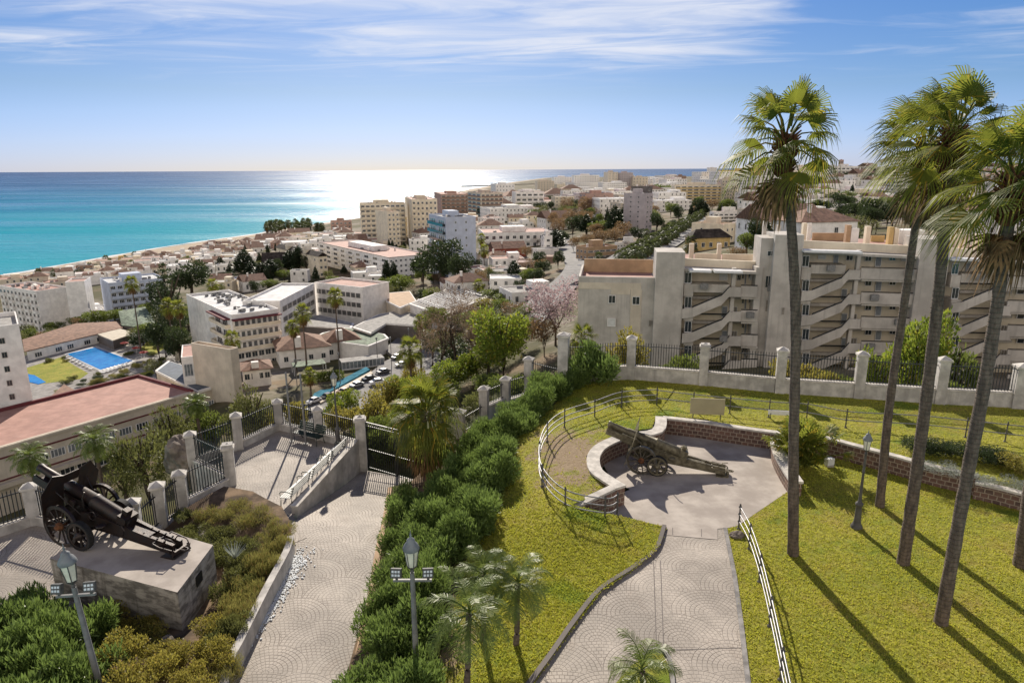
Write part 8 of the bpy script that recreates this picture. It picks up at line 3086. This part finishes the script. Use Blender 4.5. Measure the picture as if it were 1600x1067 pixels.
# houses
H1 = 'seafront houses'
tot += scatter_houses([(-20, 440), (60, 434), (150, 418), (260, 402), (330, 390), (405, 384), (405, 396), (330, 412), (250, 432), (150, 445), (0, 452)], 86, (9, 15), (3.5, 7), H1, yaws=(10, 40), roofs=('flat',) * 5 + ('gable', 'hip'), walls=WALLS + ['plaster_beige', 'plaster_brown', 'plaster_yellow'], roofmats=('roof_terrace', 'roof_terrace', 'roof_gravel'), gap=.50)
tot += scatter_houses([(330, 388), (410, 376), (520, 372), (600, 378), (600, 398), (510, 400), (430, 392), (340, 402)], 60, (12, 20), (4, 8), 'houses behind the beach', yaws=(5, 30), gap=.50, walls=WALLS + ['plaster_pink', 'plaster_beige'])
tot += scatter_houses([(130, 440), (330, 405), (400, 400), (390, 425), (330, 428), (240, 430), (165, 436)], 34, (10, 16), (4, 8), 'houses behind the seafront', yaws=(10, 35), gap=.52)
tot += scatter_houses([(620, 378), (700, 345), (870, 350), (865, 362), (745, 364), (700, 420), (740, 442), (700, 440), (640, 400)], 34, (12, 20), (5, 10), 'houses of the town centre', yaws=(0, 30), gap=.5)
tot += scatter_houses([(745, 400), (862, 402), (870, 440), (835, 470), (760, 470), (700, 480), (690, 460), (745, 440)], 22, (10, 15), (3.5, 7), 'houses by the left street', yaws=(0, 30), gap=.55)
tot += scatter_houses([(700, 318), (900, 305), (1050, 302), (1050, 330), (980, 345), (900, 335), (780, 345)], 60, (18, 34), (7, 17), 'blocks of the middle distance', yaws=(0, 25), roofs=('flat', 'flat', 'flat', 'hip'), gap=.42, walls=WALLS + ['plaster_beige', 'plaster_pink', 'plaster_lilac'], nm='apartment_building', cat='apartment block')
tot += scatter_houses([(850, 296), (1110, 286), (1240, 275), (1240, 300), (1060, 302), (860, 304)], 36, (24, 44), (9, 20), 'blocks of the far headland', yaws=(0, 20), roofs=('flat',), gap=.4, walls=WALLS + ['plaster_beige', 'plaster_pink'], nm='apartment_building', cat='apartment block')
tot += scatter_houses([(1160, 300), (1290, 268), (1400, 268), (1600, 265), (1640, 380), (1460, 372), (1420, 330), (1300, 330), (1280, 400), (1210, 400), (1170, 345)], 120, (12, 19), (4.5, 9), 'villas on the hillside', yaws=(0, 35), gap=.52, nm='villa', cat='villa')
tot += scatter_houses([(60, 500), (150, 480), (165, 505), (60, 520)], 6, (9, 12), (3, 6), 'houses behind the pool', gap=.5)
tot += scatter_houses([(330, 445), (500, 436), (620, 448), (640, 470), (620, 450), (480, 440), (340, 462)], 9, (9, 14), (4, 7), 'houses behind the cream hotel', gap=.5)
# more small trees between the houses
def scatter_trees(poly, n, kinds, hr, wr, grp=G2):
	xs = [p[0] for p in poly]; ys = [p[1] for p in poly]
	k = tries = 0
	nm = {'dark': 'dark evergreen', 'cypress': 'dark cypress', 'broad': 'green tree', 'autumn': 'rust-brown tree', 'olive': 'olive-green tree', 'pine': 'spreading pine'}
	while k < n and tries < n * 20:
		tries += 1
		px, py = rs.uniform(min(xs), max(xs)), rs.uniform(min(ys), max(ys))
		if not in_poly((px, py), poly):
			continue
		q = T(px, py)
		w_ = rs.uniform(*wr)
		if coast_dist(q.x, q.y)[0] < 45 or not free(q, w_ * .34):
			continue
		kd = rs.choice(kinds)
		h_ = rs.uniform(*hr) * (1.3 if kd == 'cypress' else 1)
		tree(kd, q - Vector((0, 0, .4)), h_, w_ * (.45 if kd == 'cypress' else 1), desc=nm[kd], group=grp)
		k += 1
scatter_trees([(1160, 300), (1290, 268), (1400, 268), (1600, 268), (1640, 380), (1460, 372), (1280, 400), (1210, 400), (1170, 345)], 90, ['dark', 'dark', 'broad', 'cypress', 'olive', 'pine'], (6, 11), (6, 12))
scatter_trees([(860, 345), (1050, 310), (1160, 330), (1160, 350), (1080, 345), (1000, 400), (930, 372)], 36, ['dark', 'broad', 'cypress', 'autumn'], (6, 12), (6, 11))
scatter_trees([(0, 440), (400, 390), (600, 380), (700, 400), (600, 400), (380, 430), (100, 440)], 40, ['broad', 'dark', 'olive', 'cypress'], (4, 8), (4, 8))
scatter_trees([(640, 440), (760, 470), (850, 470), (850, 420), (760, 400)], 20, ['broad', 'dark', 'autumn', 'olive'], (5, 9), (5, 9))
scatter_trees([(720, 340), (860, 320), (1050, 305), (1240, 290), (1240, 300), (900, 345)], 44, ['broad', 'dark', 'olive'], (8, 14), (10, 18))
for a in [(60, 470, 8), (145, 590, 3)]:
	pass
scatter_trees([(150, 505), (300, 490), (300, 590), (240, 560), (200, 520)], 16, ['broad', 'dark', 'olive', 'broad'], (5, 9), (6, 10), 'trees of the hotel gardens')
scatter_trees([(640, 470), (840, 490), (860, 560), (760, 600), (660, 560)], 26, ['broad', 'olive', 'autumn', 'dark'], (5, 9), (6, 10), 'trees of the hotel gardens')
scatter_trees([(330, 440), (500, 432), (620, 445), (640, 480), (480, 450), (340, 470)], 26, ['broad', 'dark', 'olive', 'cypress'], (5, 9), (6, 10), 'trees behind the cream hotel')
scatter_trees([(0, 500), (120, 510), (130, 545), (0, 560)], 10, ['broad', 'olive'], (5, 8), (6, 9), 'trees of the hotel gardens')
# low shrubs of the hotel garden and pool beds
for i in range(26):
	px = rs.uniform(60, 265)
	py = rs.uniform(585, 612) if i < 16 else rs.uniform(548, 572)
	if in_poly((px, py), [(97, 550), (150, 536), (218, 565), (158, 586)]):
		continue
	q = P(px, py, PZ)
	shrub(rs.choice(['mixed', 'boxhedge', 'dry']), q, rs.uniform(1.5, 3.2), rs.uniform(1, 1.6), desc='low garden bush', group='bushes round the pool', rs=rs)
for i, (px, py) in enumerate([(100, 622), (115, 628), (130, 622), (145, 610), (160, 604), (178, 598), (196, 590), (214, 582), (232, 575)]):
	q = P(px, py - 8, PZ)
	shrub('dry', q, 3.4, 1.6, desc='rusty hedge clump', group='rusty hedge along the pool path', rs=rs)
# bushes filling the slope on the left and centre
for i in range(80):
	px = rs.uniform(300, 820)
	py = rs.uniform(600, 700)
	q = P(px, py, -14)
	q = T(px, py)
	r = math.hypot(q.x, q.y)
	if r < 46 or r > 112 or (px > 430 and r > 92):
		continue
	shrub(rs.choice(['green', 'mixed', 'round', 'round', 'dry']), q - Vector((0, 0, .3)), rs.uniform(2.5, 4.5), rs.uniform(1.5, 3), desc='wild bush', group='bushes on the slope', rs=rs)
# grass tufts: countless
def grass(name, poly, zf, n, hgt, label, seed, m='grass_blade', keep=None):
	rg = random.Random(seed)
	xs = [p[0] for p in poly]; ys = [p[1] for p in poly]
	V = []
	k = 0
	while k < n:
		x, y = rg.uniform(min(xs), max(xs)), rg.uniform(min(ys), max(ys))
		# thin out with distance
		if rg.random() > min(1, (20.0 / max(6, math.hypot(x, y))) ** 2):
			n -= .25
			continue
		if not in_poly((x, y), poly) or (keep and not keep(x, y, rg)):
			n -= .25
			continue
		z = zf(x, y)
		for j in range(2):
			a = rg.random() * 6.28
			h = hgt * rg.uniform(.5, 1.2)
			w_ = rg.uniform(.012, .028)
			bx, by = x + rg.uniform(-.05, .05), y + rg.uniform(-.05, .05)
			lx, ly = rg.uniform(-.05, .05), rg.uniform(-.05, .05)
			V += [(bx - w_ * math.cos(a), by - w_ * math.sin(a), z - .005), (bx + w_ * math.cos(a), by + w_ * math.sin(a), z - .005), (bx + lx, by + ly, z + h)]
		k += 1
	me = bpy.data.meshes.new(name)
	me.from_pydata(V, [], [(3 * i, 3 * i + 1, 3 * i + 2) for i in range(len(V) // 3)])
	me.materials.append(M[m])
	o = bpy.data.objects.new(name, me)
	COL.objects.link(o)
	tag(o, label, 'grass', kind='stuff')
def thin(x, y, rg):
	return rg.random() > min(.97, worn_left(x, y) * 1.15)
grass('grass', right_lawn, lambda x, y: .02, 60000, .05, 'short sunlit turf of the lawn under the tall palms', 1)
grass('grass', left_lawn, zleft, 60000, .05, 'short turf between hedge and paved path', 2, keep=thin)
grass('grass', up_lawn, zup, 30000, .06, 'turf behind the long stone wall', 3)
# ------------------------------------------------------------------ wording of the automatic labels
def finalize():
	rank = {}
	info = []
	for o, desc, loc in AUTO:
		x, y, d = proj(loc)
		best = None
		for ph, mx, my in MARKS:
			dx, dy = x - mx, (y - my) * 1.6
			q = math.hypot(dx, dy)
			if best is None or q < best[0]:
				if abs(dx) >= abs(dy):
					w_ = 'right of' if dx > 0 else 'left of'
				else:
					w_ = 'in front of' if dy > 0 else 'beyond'
				best = (q, w_, ph)
		key = (desc, best[1], best[2])
		rank.setdefault(key, []).append((best[0], o))
	ords = ['nearest', 'second', 'third', 'fourth', 'fifth', 'sixth', 'seventh', 'eighth', 'ninth', 'tenth', 'eleventh', 'twelfth', 'thirteenth', 'fourteenth', 'fifteenth', 'sixteenth', 'seventeenth', 'eighteenth', 'nineteenth', 'twentieth', 'twenty-first', 'twenty-second', 'twenty-third', 'twenty-fourth', 'twenty-fifth', 'twenty-sixth', 'twenty-seventh', 'twenty-eighth', 'twenty-ninth', 'thirtieth']
	for (desc, w_, ph), L_ in rank.items():
		L_.sort(key=lambda q: q[0])
		for i, (_, o) in enumerate(L_):
			if len(L_) == 1:
				o['label'] = '%s %s the %s' % (desc, w_, ph)
			else:
				od = ords[i] if i < len(ords) else 'far'
				o['label'] = '%s %s the %s, %s' % (desc, w_, ph, 'nearest to it' if i == 0 else ('farthest from it' if i == len(L_) - 1 else od + ' from it'))
finalize()
